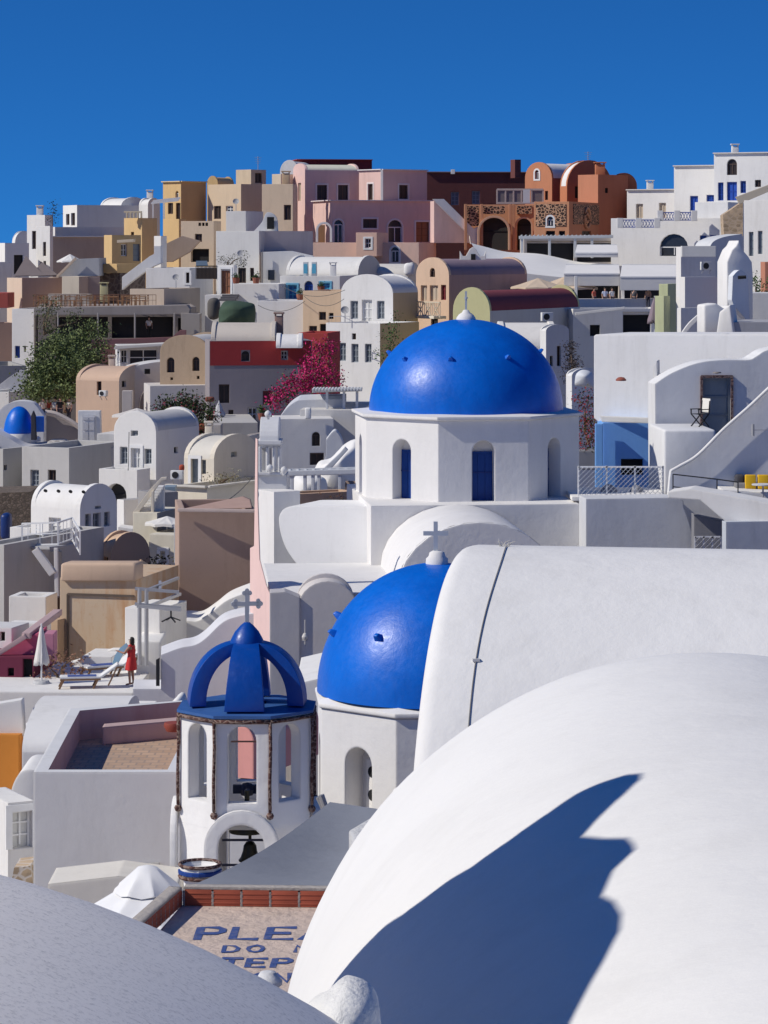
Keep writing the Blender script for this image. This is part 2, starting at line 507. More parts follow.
def umbrella_closed(label, px, ptop, pbot, Y, rad=.28, col=(.72, .70, .66), ph=.5, group=None):
    t = P(px, ptop, Y); b = P(px, pbot, Y)
    r = thing('folded_parasol', b, label, 'umbrella', group)
    H = t.z-b.z; n = 24; c = MB()
    prof = [(.02, H), (.06, H*.96), (rad*.45, H*.8), (rad*.7, H*.6), (rad, H*.42), (rad*1.05, H*.34), (rad*.75, H*.33)]
    base = len(c.v)
    for i, (q, z) in enumerate(prof):
        for k in range(n):
            th = 2*PI*k/n; rr = q*(1+.28*math.sin(8*th)*(z < H*.95)); zz = z+(.06*math.sin(5*th)*rad*3 if i >= 4 else 0)
            c.v.append(b+Vector((rr*math.cos(th), rr*math.sin(th), zz)))
    for i in range(len(prof)-1):
        for k in range(n):
            a_ = base+i*n+k; b_ = base+i*n+(k+1) % n; c.f.append([a_, b_, b_+n, a_+n])
    c.build('canopy', plaster(col, .2), r, smooth=1)
    MB().tube([b, t+Vector((0, 0, .08))], .028, 8).build('pole', M_WHT, r)
    MB().lathe(b, [(0, .12), (.25, .12), (.3, .04), (.3, 0), (0, 0)], 14).build('base', plaster((.5, .5, .5)), r)
    return r

def tree(label, blobs, N, size, c1, c2, trunk=None, name='tree', cat='tree', flowers=None, part='crown', seed=1, group=None, branches=True, br_mat=None):
    """blobs: (px,py,Y,rx,rz,ry) in metres"""
    rnd = random.Random(seed)
    cs = [(P(b[0], b[1], b[2]), b[3], b[4], b[5] if len(b) > 5 else b[3]) for b in blobs]
    base = trunk[0] if trunk else Vector((cs[0][0].x, cs[0][0].y, cs[0][0].z-cs[0][2]))
    r = thing(name, base, label, cat, group)
    vol = [c[1]*c[2]*c[3] for c in cs]; tot = sum(vol)
    mb = MB(); fl = MB()
    for c, rx, rz, ry in cs:
        n = int(N*(rx*rz*ry)/tot)
        # clumps: leaves gather around twig ends, leaving gaps
        k = max(6, n//26)
        tw = []
        for _ in range(k):
            d = Vector((rnd.gauss(0, 1), rnd.gauss(0, 1), rnd.gauss(0, 1))).normalized()*(rnd.uniform(.25, 1)**.5)
            d *= 1+.25*noise.noise(d*2.3+c*.3)
            tw.append(c+Vector((d.x*rx, d.y*ry, d.z*rz)))
        for i in range(n):
            t = tw[i % k]; sp = size*3.0
            p = t+Vector((rnd.gauss(0, 1), rnd.gauss(0, 1), rnd.gauss(0, .8)))*sp*.55
            nn = Vector((rnd.gauss(0, 1), rnd.gauss(0, 1), rnd.gauss(.4, 1))).normalized()
            u = nn.orthogonal().normalized(); v = nn.cross(u); an = rnd.uniform(0, PI)
            u2 = u*math.cos(an)+v*math.sin(an); v2 = nn.cross(u2); s = size*rnd.uniform(.6, 1.3)
            tgt = fl if flowers and rnd.random() < flowers[0] else mb
            tgt.add([p-u2*s*.5, p+v2*s*.28, p+u2*s*.5, p-v2*s*.28], [(0, 1, 2, 3)])
    mb.build(part, leafmat(c1, c2), r, weld=False)
    if flowers and fl.v: fl.build('blossom', leafmat(flowers[1], flowers[2], 'blossom'), r, weld=False)
    if branches:
        tb = MB()
        top = cs[0][0]
        if trunk:
            tb.tube([trunk[0], trunk[0].lerp(top, .4)+Vector((.05, 0, 0)), top], [trunk[1], trunk[1]*.75, trunk[1]*.4], 8)
        for c, rx, rz, ry in cs:
            o = trunk[0].lerp(top, .6) if trunk else base
            tb.tube([o, o.lerp(c, .5)+Vector((0, 0, rz*.2)), c, c+Vector((rx*.4, 0, rz*.5))], [.06*rx+.02, .05*rx+.02, .03*rx+.01, .01], 6)
        tb.build('trunk' if cat == 'tree' else 'stems', br_mat or flat((.16, .11, .07), .9), r)
    return r

# a chair and its copies
def make_chair(label, mat, name='chair', h=.9, w=.44, arms=False, group=None):
    r = thing(name, (0, 0, 0), label, 'chair', group)
    MB().box((0, 0, .43), w, w, .04).build('seat', mat, r)
    b = MB(); 
    for z in (.6, .72, .84): b.obox((-w/2, w/2-.03, z), (w, 0, 0), (0, .025, 0), (0, 0, .06))
    b.build('backrest', mat, r)
    for sx in (-1, 1):
        MB().bar((sx*(w/2-.02), -w/2+.02, 0), (sx*(w/2-.02), -w/2+.02, .43), .035).build('leg', mat, r)
        MB().bar((sx*(w/2-.02), w/2-.02, 0), (sx*(w/2-.02), w/2-.01, h), .035).build('leg', mat, r)
    return r

def make_table(label, mat, w=.8, group=None):
    r = thing('table', (0, 0, 0), label, 'table', group)
    MB().box((0, 0, .72), w, w, .04).build('table_top', mat, r)
    for sx in (-1, 1):
        for sy in (-1, 1): MB().bar((sx*(w/2-.05), sy*(w/2-.05), 0), (sx*(w/2-.05), sy*(w/2-.05), .72), .045).build('leg', mat, r)
    return r

# ------------------------------------------------------------------ people (one skinned body each)
def person(label, loc, pose='stand', face=0, skin=(.55, .33, .24), top=(.6, .6, .6), bottom=(.1, .12, .2), hair=(.02, .015, .012),
           H=1.68, dress=None, detail=True, joints=None, longhair=False, headlook=0):
    r = thing('person', loc, label, 'person')
    L = Vector(loc); s = H/1.68
    j = {'pel': (0, 0, .92), 'che': (0, 0, 1.22), 'nck': (0, 0, 1.40), 'hd0': (0, -.01, 1.47), 'hd1': (0, -.015, 1.60),
         'hipL': (-.09, 0, .88), 'kneL': (-.10, -.02, .48), 'ankL': (-.10, .02, .08), 'toeL': (-.11, -.15, .03),
         'hipR': (.09, 0, .88), 'kneR': (.10, -.03, .48), 'ankR': (.11, 0, .08), 'toeR': (.12, -.17, .03),
         'shL': (-.17, 0, 1.36), 'elL': (-.23, .02, 1.10), 'wrL': (-.22, -.08, .86), 'haL': (-.21, -.11, .78),
         'shR': (.17, 0, 1.36), 'elR': (.23, .02, 1.10), 'wrR': (.22, -.08, .86), 'haR': (.21, -.11, .78)}
    if pose == 'sit':
        for k in ('kneL', 'kneR'): x = j[k][0]; j[k] = (x, -.42, .90-.42+.42)
        for k, y, z in (('ankL', -.42, .50), ('ankR', -.42, .50), ('toeL', -.58, .45), ('toeR', -.58, .45)): j[k] = (j[k][0], y, z)
        j['elL'] = (-.22, -.1, 1.12); j['wrL'] = (-.14, -.32, 1.1); j['haL'] = (-.1, -.4, 1.12)
        j['elR'] = (.22, -.1, 1.12); j['wrR'] = (.14, -.32, 1.08); j['haR'] = (.1, -.4, 1.1)
        j = {k: (v[0], v[1], v[2]-.45) for k, v in j.items()}
    if joints: j.update(joints)
    rz = Matrix.Rotation(face, 3, 'Z')
    T = lambda v: rz @ (Vector(v)*s)
    rad = {'pel': .13, 'che': .135, 'nck': .05, 'hd0': .075, 'hd1': .085, 'hip': .085, 'kne': .055, 'ank': .037, 'toe': .03, 'sh': .06, 'el': .042, 'wr': .028, 'ha': .034}
    def skinned(name, keys, edges, mat, parent, k=1.0, rr=None, lv=2):
        me = bpy.data.meshes.new(name); vs = [T(j[q]) for q in keys]
        me.from_pydata(vs, [(keys.index(a), keys.index(b)) for a, b in edges], [])
        o = bpy.data.objects.new(name, me); COL.objects.link(o)
        o.parent = parent; o['_o'] = tuple(loc)
        md = o.modifiers.new('skin', 'SKIN'); md.use_smooth_shade = True
        sv = me.skin_vertices[0].data if me.skin_vertices else None
        for i, q in enumerate(keys):
            b = rr[q] if rr and q in rr else rad.get(q, rad.get(q[:-1], .05))
            if sv: sv[i].radius = (b*k*s, b*k*s*(.8 if q in ('pel', 'che') else 1)); sv[i].use_root = (i == 0)
        ss = o.modifiers.new('sub', 'SUBSURF'); ss.levels = lv; ss.render_levels = lv
        me.materials.append(mat)
        return o
    mskin = flat(skin, .55)
    keys = list(j.keys())
    ed = [('pel', 'che'), ('che', 'nck'), ('nck', 'hd0'), ('hd0', 'hd1')]
    for S in 'LR': ed += [('pel', 'hip'+S), ('hip'+S, 'kne'+S), ('kne'+S, 'ank'+S), ('ank'+S, 'toe'+S), ('che', 'sh'+S), ('sh'+S, 'el'+S), ('el'+S, 'wr'+S), ('wr'+S, 'ha'+S)]
    skinned('body', keys, ed, mskin, r)
    # clothing over the body
    if dress:
        tk = ['pel', 'che', 'nck']; j2 = dict(j)
        tb = MB(); 
        c = lambda k: T(j[k])+L
        pel, che, nck = c('pel'), c('che'), c('nck'); kn = (c('kneL')+c('kneR'))/2
        hem = pel.lerp(kn, .85)
        rings = [(hem, .235, .19), (pel.lerp(hem, .5), .215, .175), (pel, .185, .15), (pel.lerp(che, .45), .15, .125), (che, .175, .14), (che.lerp(nck, .6), .155, .11), (nck-Vector((0, 0, .03)), .07, .07)]
        n = 20; base = 0
        for q, (p, a, b) in enumerate(rings):
            for k in range(n):
                th = 2*PI*k/n; w = 1+(.06*math.sin(6*th) if q < 2 else 0)
                tb.v.append(p+rz @ Vector((a*math.cos(th)*s*w, b*math.sin(th)*s*w, 0)))
        for i in range(len(rings)-1):
            for k in range(n): tb.f.append([i*n+k, i*n+(k+1) % n, (i+1)*n+(k+1) % n, (i+1)*n+k])
        tb.build('dress', flat(dress, .8), r, smooth=1)
        skinned('sleeves', ['nck', 'shL', 'shR'], [('nck', 'shL'), ('nck', 'shR')], flat(dress, .8), r, 1.0, {'nck': .075, 'shL': .075, 'shR': .075}, 1)
    else:
        j['sLm'] = tuple(Vector(j['shL']).lerp(Vector(j['elL']), .7)); j['sRm'] = tuple(Vector(j['shR']).lerp(Vector(j['elR']), .7))
        skinned('shirt', ['che', 'pel', 'nck', 'shL', 'sLm', 'shR', 'sRm'], [('pel', 'che'), ('che', 'nck'), ('che', 'shL'), ('shL', 'sLm'), ('che', 'shR'), ('shR', 'sRm')],
                flat(top, .85), r, 1.12, {'nck': .058, 'sLm': .058, 'sRm': .058})
        tk = ['pel', 'hipL', 'kneL', 'ankL', 'hipR', 'kneR', 'ankR']
        skinned('trousers', tk, [('pel', 'hipL'), ('hipL', 'kneL'), ('kneL', 'ankL'), ('pel', 'hipR'), ('hipR', 'kneR'), ('kneR', 'ankR')], flat(bottom, .85), r, 1.12, {'ankL': .05, 'ankR': .05})
    hd = T(j['hd1'])+L; hb = MB()
    prof = [(.001, .075), (.05, .062), (.085, .025), (.098, -.02), (.095, -.07), (.07, -.11)]
    if longhair: prof = prof[:-1]+[(.1, -.12), (.085, -.2), (.03, -.26)]
    bk = rz @ Vector((0, .028*s, 0))
    n = 16; o0 = 0
    for i, (q, z) in enumerate(prof):
        for k in range(n):
            th = 2*PI*k/n; y = math.sin(th); fr = .62 if (y < -.3 and z < .03) else 1
            hb.v.append(hd+bk+rz @ Vector((q*math.cos(th)*s*(1.0 if fr == 1 else .8), q*y*s*fr, z*s+.02)))
    for i in range(len(prof)-1):
        for k in range(n): hb.f.append([i*n+k, i*n+(k+1) % n, (i+1)*n+(k+1) % n, (i+1)*n+k])
    hb.build('hair', flat(hair, .6), r, smooth=1)
    if detail:
        fb = MB(); fr = rz @ Vector((0, -1, 0)); sx = rz @ Vector((1, 0, 0)); up = Vector((0, 0, 1))
        c = hd+fr*.082*s-up*.015*s
        fb.add([c-up*.02*s-sx*.014*s, c-up*.02*s+sx*.014*s, c+up*.02*s, c+fr*.028*s-up*.012*s], [(0, 1, 3), (1, 2, 3), (2, 0, 3)])
        fb.build('nose', mskin, r)
        for sg in (-1, 1):
            MB().lathe(c+sx*sg*.03*s+up*.014*s-fr*.012, [(0, .011), (.01, .006), (.012, 0), (.01, -.006), (0, -.011)], 8).build('eye', M_DARK, r)
            MB().lathe(hd+sx*sg*.086*s-up*.02*s, [(0, .03), (.012, .02), (.014, 0), (.01, -.02), (0, -.03)], 8).build('ear', mskin, r)
        MB().box(c-up*.05*s-fr*.012, .04, .012, .008, face).build('mouth', flat((.35, .12, .1), .6), r)
        for S, sg in (('L', -1), ('R', 1)):
            wv, hv = T(j['wr'+S])+L, T(j['ha'+S])+L; d = (hv-wv).normalized(); sd = d.cross(fr).normalized() if abs(d.dot(fr)) < .9 else sx
            g = MB()
            for q in range(4):
                o_ = hv+sd*(q-1.5)*.019*s; ln = (.075, .085, .08, .062)[q]*s
                g.tube([o_-d*.02, o_+d*ln*.5, o_+d*ln*.95+fr*.012], [.0095*s, .009*s, .007*s], 6)
            g.tube([wv+sd*.012*s+d*.015, hv+sd*.05*s-d*.01, hv+sd*.062*s+d*.03], [.011*s, .0105*s, .008*s], 6)
            g.build('fingers', mskin, r)
    return r
# ================================================================== setting
def ground():
    mb = MB(); xs = [-160+8*i for i in range(41)]; ys = list(range(0, 620, 8))
    for y in ys:
        for x in xs:
            mb.v.append(Vector((x, y, tz(x, y)+1.0*noise.noise(Vector((x*.05, y*.05, 0)))-1.2)))
    n = len(xs)
    for i in range(len(ys)-1):
        for k in range(n-1): mb.f.append([i*n+k, i*n+k+1, (i+1)*n+k+1, (i+1)*n+k])
    o = mb.build('ground', rubble((.40, .33, .27), (.50, .43, .36), .9), smooth=1); tag(o, kind='structure')
    mb = MB(); mb.quad((-30000, -30000, -90), (30000, -30000, -90), (30000, 60000, -90), (-30000, 60000, -90))
    m, nt, b = new_mat('sea_water'); b.inputs['Base Color'].default_value = (.01, .05, .11, 1); b.inputs['Roughness'].default_value = .25
    bn = nt.nodes.new('ShaderNodeBump'); bn.inputs['Strength'].default_value = .4; bn.inputs['Distance'].default_value = .3
    nt.links.new(noise_node(nt, scaled_pos(nt, .1, .1, .1), 1, 4), bn.inputs['Height']); nt.links.new(bn.outputs[0], b.inputs['Normal'])
    tag(mb.build('sea', m), kind='structure')
ground()

GREYSH = plaster((.50, .49, .485), .3)
# ------------------------------------------------------------------ skyline, left
house('white house with a tall dark doorway at the far left end of the skyline', 258, -6, 5, 29, 243, a=68, ops=[('R', 14, 255, 23, 274, 'D')], name='house')
house('small white barrel vault rising behind the leftmost doorway house', 285, 12, 15, 33, 243, a=75, roof='vR', rise=11, name='vaulted_house')
house('narrow tall white house with one slit window left of the slanted terrace', 272, 27, 45, 52, 215, a=35, ops=[('L', 32, 231, 37, 249, 'k')], name='house')
house('white house front with three tiny dark windows under the cactus terrace', 262, 36, 50, 53, 226, a=40, ops=[('L', 43, 242, 46, 256, 'k'), ('L', 40, 262, 42, 270, 'k'), ('L', 43.5, 261, 46, 270, 'k')], name='house')
h = house('white and grey house with twin slit windows and a long shaded side wall', 285, 63, 77, 146, 205, a=66, ops=[('L', 66, 214, 69.5, 225, 'k'), ('L', 71, 213, 75, 225.5, 'k')], D=None, name='house', colR=(0.701, 0.683, 0.659))
house('dun brown block with a white cap below the long grey skyline wall', 272, 50, 53, 124, 237, a=76, col=(.44, .35, .29), name='house', cap=(.7, .7, .7))
house('grey white terrace wall above the dun brown block', 276, 51, 55, 124, 227, a=76, col=(0.746, 0.727, 0.701), roof='cap', name='terrace_wall', cat='wall', D=None)
house('white vault whose rounded end tops the long grey skyline house', 290, 100, 121, 147, 207, a=45, roof='vR', rise=9, col=WH, name='vaulted_house')
house('second white vault beside the yellow tower on the skyline', 284, 139, 148, 160, 205, a=45, roof='vR', rise=6, name='vaulted_house')
tree('tall dark cactus standing on the white skyline terrace', [(52.5, 214, 270, .5, 1.2)], 160, .18, (.02, .03, .02), (.03, .05, .02), name='cactus', cat='plant', seed=3)
# yellow group
house('small yellow cube house with one white framed window and an awning', 246, 104, 112, 141, 235, a=58, col=YEL, ops=[('R', 121, 244, 127, 256, 'w'), ('R', 133, 244, 140, 261, 'G')], name='house', D=None)
slab('cream awning over the door of the small yellow house', [(117, 240), (134, 239), (133.5, 242), (117, 243)], 243, 1.6, (.7, .6, .45), name='awning', cat='awning')
house('yellow balcony wall in front of the small yellow house', 240, 99, 117, 144, 264, a=40, col=YEL, roof='cap', name='balcony_wall', cat='wall', zb=CZ-(273-HZ)/F*240, D=3.2, Lm=4)
house('dark rubble stone plinth under the yellow balcony', 240.3, 100, 120, 143, 273.3, a=40, mat=rubble((.12, .09, .08), (.2, .16, .14), 1.6), roof='cap', name='stone_plinth', cat='wall', D=3)
h = house('yellow tower house with balustered roof edge beside the white stairs', 256, 124, 142, 157, 218, a=42, col=YEL, ops=[('L', 131, 232, 134, 238, 'k')], name='house', par=.2)
b = MB()
for k in range(5): b.add(*[[P(126+3.6*k+dx, 218-dy, 255.8)+Vector((0, dd, 0)) for dd in (0, .3) for dx, dy in ((0, 0), (1.6, 0), (1.6, 5), (0, 5))], [(0, 1, 2, 3), (4, 5, 6, 7), (0, 1, 5, 4), (1, 2, 6, 5), (2, 3, 7, 6), (3, 0, 4, 7)]])
b.bar(P(124, 212, 256), P(142, 212, 256), .3, .15); b.build('balustrade', plaster((.7, .6, .42)), h)
h = house('tall yellow house on the skyline with an orange topped recess', 272, 163, 181, 206, 182, a=45, col=YEL, ops=[('L', 175.5, 191, 178.5, 198, 'wa'), ('L', 168, 203, 173, 214, 'k'), ('L', 176, 203, 180.5, 220, 'k')], name='house', cap=(.7, .55, .3), colR=(.52, .33, .17))
house('yellow lower storey stepping down toward the white stairs', 266, 163, 179, 186, 219, a=42, col=YEL, name='house', roof='cap')
pg = thing('pergola', P(163, 203, 262), 'thin white pergola slats jutting left from the tall yellow house', 'pergola')
b = MB()
for k in range(5): MB().bar(P(151+k*.6, 203.5-k*.7, 258+k*1.5), P(178+k*.6, 200.5-k*.7, 258+k*1.5), .22, .12).build('slat', M_WHT, pg)
for x in (153, 164): b.bar(P(x, 203, 259), P(x, 219, 259), .12)
b.build('posts', M_WHT, pg)
house('tan house with a four slot vent and a deep shaded undercroft', 252, 181, 214, 221, 221, a=18, col=(.62, .50, .38), ops=[('L', 195, 234, 202, 242, 'k'), ('L', 198.5, 222.8, 201, 226, 'd'), ('L', 202, 222.8, 204.5, 226, 'd'), ('L', 205.5, 222.8, 208, 226, 'd'), ('L', 191, 249, 209, 262, 'dD')], name='house', rcol=(0.678, 0.661, 0.637))
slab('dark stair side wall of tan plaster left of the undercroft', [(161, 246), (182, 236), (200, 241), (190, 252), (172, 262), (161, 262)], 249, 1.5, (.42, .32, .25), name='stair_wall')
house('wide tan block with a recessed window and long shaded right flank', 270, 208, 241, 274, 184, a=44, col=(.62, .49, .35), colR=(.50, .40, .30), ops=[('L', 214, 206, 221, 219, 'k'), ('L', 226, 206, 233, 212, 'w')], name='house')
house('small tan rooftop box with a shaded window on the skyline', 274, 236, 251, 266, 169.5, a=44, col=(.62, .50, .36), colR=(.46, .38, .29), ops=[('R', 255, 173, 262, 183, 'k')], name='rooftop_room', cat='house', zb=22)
house('little yellow arched gable peeping over the tan block', 280, 207, 218, 222, 184, a=20, col=YEL, roof='vL', rise=7, name='vaulted_house', D=4)
house('plain tan house between the tan block and the pink mansion', 266, 262, 293, 297, 184, a=14, col=(.62, .50, .37), ops=[('L', 284, 205, 291, 220, 'k')], name='house')
house('low cream rooftop box left of the white skyline dome', 280, 272, 281, 293, 174, a=40, col=(.66, .56, .44), name='rooftop_room', zb=22)
house('white barrel vault with rounded crown behind the pink mansion', 300, 280, 299, 304, 172, a=15, roof='vL', rise=11, name='vaulted_house', D=8)
house('dark red flat roofed block topping the pink mansion', 305, 292, 299, 372, 160, a=80, col=(.20, .03, .035), name='house', cap=(.3, .05, .05))
# ------------------------------------------------------------------ pink mansion
h = house('upper floor of the pink mansion with three white framed windows and a pale vault', 278, 293, 305, 359, 170, a=72, col=PINK, ops=[('R', 317, 185, 327, 200, 'ks'), ('R', 338, 185, 348, 200, 'ks'), ('L', 298, 183, 301, 201, 'y')], name='mansion', rcol=(0.690, 0.661, 0.538), roof='vL', rise=6, sur=(.75, .68, .66))
h = house('right wing of the pink mansion with a shaded front and one window', 276, 359, 382, 427, 170, a=52, col=PINK, ops=[('L', 368, 184, 373, 200, 'ks'), ('R', 399, 185, 408, 199, 'ks')], name='mansion', cap=(.7, .68, .68), sur=(.75, .68, .66))
slab('white painted corner pilaster on the pink mansion wing', [(380.6, 170), (383.2, 170), (383.2, 201), (380.6, 201)], 275.6, .5, WH, name='pilaster', cat='pilaster')
h = house('lower storey of the pink mansion with arched doors under a long parapet', 268, 313, 330, 433, 201, a=74, col=PINK, ops=[('R', 334, 220, 343, 243, 'wsa'), ('R', 363, 219, 377, 228, 'ks'), ('R', 388, 220, 402, 242, 'wsa'), ('R', 416, 222, 429, 242, 'os')], name='mansion', rcol=(.6, .5, .45), cap=(.72, .62, .60), sur=(.72, .68, .68))
# arched portal
mb = MB(); c = P(324, 242, 262); r_ = 8.2/F*262; hh = 12/F*262
def ringarch(mb, c, r0, r1, h, d, ax=Vector((1, 0, 0)), seg=14):
    nn = Vector((-ax.y, ax.x, 0)); pts = [c+ax*-r1, c+ax*-r0]
    ins = [c+ax*(-r0)]+[c+Vector((0, 0, h))+ax*(-r0*math.cos(PI*i/seg))+Vector((0, 0, r0*math.sin(PI*i/seg))) for i in range(seg+1)]+[c+ax*r0]
    out = [c+ax*(-r1)]+[c+Vector((0, 0, h))+ax*(-r1*math.cos(PI*i/seg))+Vector((0, 0, r1*math.sin(PI*i/seg))) for i in range(seg+1)]+[c+ax*r1]
    for i in range(len(ins)-1):
        a, b, p, q = ins[i], ins[i+1], out[i+1], out[i]; v = nn*d
        mb.quad(a, b, p, q); mb.quad(a+v, b+v, p+v, q+v); mb.quad(a, b, b+v, a+v); mb.quad(q, p, p+v, q+v)
ringarch(mb, c, r_*.72, r_, hh, .6)
tag(mb.build('arched_portal', plaster(WH)), 'free standing white round portal at the left of the pink terrace', 'arch')
pxbox('orange brown door seen through the white round portal', 317.5, 325, 225, 243, 266, .15, mat=M_WOODL, name='door', cat='door')
slab('pink stair flank rising left under a diagonal white parapet', [(434, 201), (471, 234), (471, 243), (434, 243)], 262, 2.2, PINK, a=8, name='stair_wall')
slab('diagonal white stair parapet beside the pink mansion', [(433, 199), (444, 199), (474, 229), (478, 227), (478, 244), (471, 244), (470, 236)], 261, .5, WH, a=8, name='stair_parapet', cat='wall')
house('weathered pink terrace wall stepping up around a small window', 255, 305, 419, 472, 242.5, a=12, col=PINK2, mat=plaster((.72, .50, .41), .5, stain_col=(0.460, 0.376, 0.336)), ops=[('L', 391, 247, 399, 262, 'wsa')], name='terrace_wall', cat='wall', D=8, rcol=(.5, .4, .35))
house('raised pink block with one small window on the terrace wall', 253.6, 356, 377, 386, 232.5, a=14, col=PINK2, ops=[('L', 365, 238.5, 371, 248, 'ws')], name='block_house', D=4, zb=19)
# ------------------------------------------------------------------ maroon and orange houses
house('long maroon building with two blue grey windows on the skyline', 292, 424, 427, 527, 172.5, a=84, col=MAROON, ops=[('R', 451, 192, 459, 205, 'g'), ('R', 472, 191, 480, 204, 'g')], name='house', cap=(.3, .2, .2))
pxbox('square maroon chimney at the right end of the maroon building', 515, 521, 159.5, 178, 291, 1.2, MAROON, name='chimney', cat='chimney', a=20)
pxbox('tiny white rooftop hatch on the maroon building', 451, 455, 169.5, 174, 291, .6, WH, name='roof_hatch', cat='hatch')
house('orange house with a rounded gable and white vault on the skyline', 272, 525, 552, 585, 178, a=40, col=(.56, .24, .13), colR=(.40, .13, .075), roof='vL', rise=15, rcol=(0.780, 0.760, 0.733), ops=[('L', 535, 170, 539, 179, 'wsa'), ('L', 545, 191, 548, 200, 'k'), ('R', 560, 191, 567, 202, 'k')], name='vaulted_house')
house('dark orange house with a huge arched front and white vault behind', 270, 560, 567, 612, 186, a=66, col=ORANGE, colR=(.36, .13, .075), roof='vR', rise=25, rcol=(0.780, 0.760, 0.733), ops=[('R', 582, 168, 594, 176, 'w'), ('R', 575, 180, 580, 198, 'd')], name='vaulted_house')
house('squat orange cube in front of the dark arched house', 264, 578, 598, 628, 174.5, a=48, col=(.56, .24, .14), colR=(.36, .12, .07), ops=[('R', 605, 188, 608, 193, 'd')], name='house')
house('dark red brown house with a quarter round roof at the skyline', 268, 610, 612, 637, 186, a=75, col=(.36, .12, .07), roof='vR', rise=12, name='vaulted_house')
gb = thing('glass_pavilion', P(520, 203, 266), 'grey glass box with a white door on the orange terrace', 'glass pavilion')
mb = MB()
for x0, x1 in ((497.5, 505), (506, 513), (514, 521), (532, 543)): mb.add([P(x0, 190, 266), P(x1, 190, 266), P(x1, 203, 266), P(x0, 203, 266)], [(0, 1, 2, 3)])
mb.build('glass_panel', flat((.20, .17, .16), .2), gb)
mb = MB()
for x in (497, 505.5, 513.5, 521.5, 531.5, 543): mb.bar(P(x, 204, 266), P(x, 189.5, 266), .14)
mb.bar(P(497, 189.5, 266), P(543, 189.5, 266), .18); mb.bar(P(497, 203, 266), P(543, 203, 266), .18); mb.build('frame', flat((.5, .42, .38), .5), gb)
pxbox('', 523, 530, 189.5, 203, 265.9, .1, mat=flat((.6, .64, .66), .4), parent=gb, name='door')
# lace stone terrace wall with arches
st_or = plaster((.56, .27, .15), .3)
h = house('orange terrace wall with lace stone panels and two big dark arches', 262, 464, 534, 540, 204.5, a=8, mat=st_or, ops=[('L', 480, 217, 508, 250, 'DaD'), ('L', 517, 218, 531, 250, 'DaD')], name='terrace_wall', cat='wall', D=9, rcol=(.3, .15, .1))
lace = rubble((.05, .028, .022), (.62, .36, .22), 3.2)
for x0, x1, y0, y1 in ((467, 479, 206, 226), (483, 505, 206, 214), (517, 532, 206, 214)):
    pxbox('', x0, x1, y0, y1, 261.2 if x0 < 500 else 261.9, .3, mat=lace, parent=h, name='stone_panel')
mb = MB(); ringarch(mb, P(494, 250, 260.3), 14.2/F*261, 16.5/F*261, 18/F*261, .5); mb.build('arch_surround', plaster((.66, .40, .26)), h)
mb = MB(); ringarch(mb, P(524, 250, 260.9), 7.4/F*261, 9/F*261, 24/F*261, .4); mb.build('arch_surround', plaster((.66, .40, .26)), h)
for x in (464.5, 480.5, 509, 512.5): pxbox('', x, x+2.6, 204, 250, 260.6, .5, mat=st_or, parent=h, name='pilaster')
h = house('orange loggia block with an oval niche and lace stone bands', 255, 534, 569, 632, 201.5, a=20, mat=st_or, colR=(.36, .14, .08), ops=[('L', 547, 216.5, 553.5, 226, 'wsa'), ('L', 546, 231, 555, 243, 'd'), ('L', 559, 231, 565, 243, 'd'), ('R', 582, 231, 591, 237, 'k')], name='loggia', cat='house', rcol=(.4, .2, .12))
wl, wr = HW[h.name]
for w, x0, x1, y0, y1 in ((wl, 536, 545.5, 204, 226), (wl, 555, 566, 204, 226), (wl, 545.6, 554.9, 204, 214), (wr, 573, 600, 204, 225), (wr, 606, 628, 204, 222)):
    u0, z1 = w.uz(x0, y0); u1, z0 = w.uz(x1, y1); mb = MB()
    mb.obox(w.pt(u0, z0, .002), w.e*(u1-u0), w.n*.06, (0, 0, z1-z0)); mb.build('stone_panel', lace if w is wl else rubble((.03, .018, .015), (.42, .20, .12), 3.2), h)  # right-hand panels get a darker lace, shade put into the stone colour
u, z = wr.uz(586, 218); mb = MB(); ring = []
for k in range(24): ring.append(wr.pt(u+.9*math.cos(2*PI*k/24), z+.9*math.sin(2*PI*k/24), .13))
mb.tube(ring+[ring[0]], .13, 6); mb.tube([wr.pt(u+.4*math.cos(2*PI*k/12), z+.4*math.sin(2*PI*k/12), .13) for k in range(13)], .1, 6); mb.build('round_ornament', plaster((.42, .2, .12)), h)
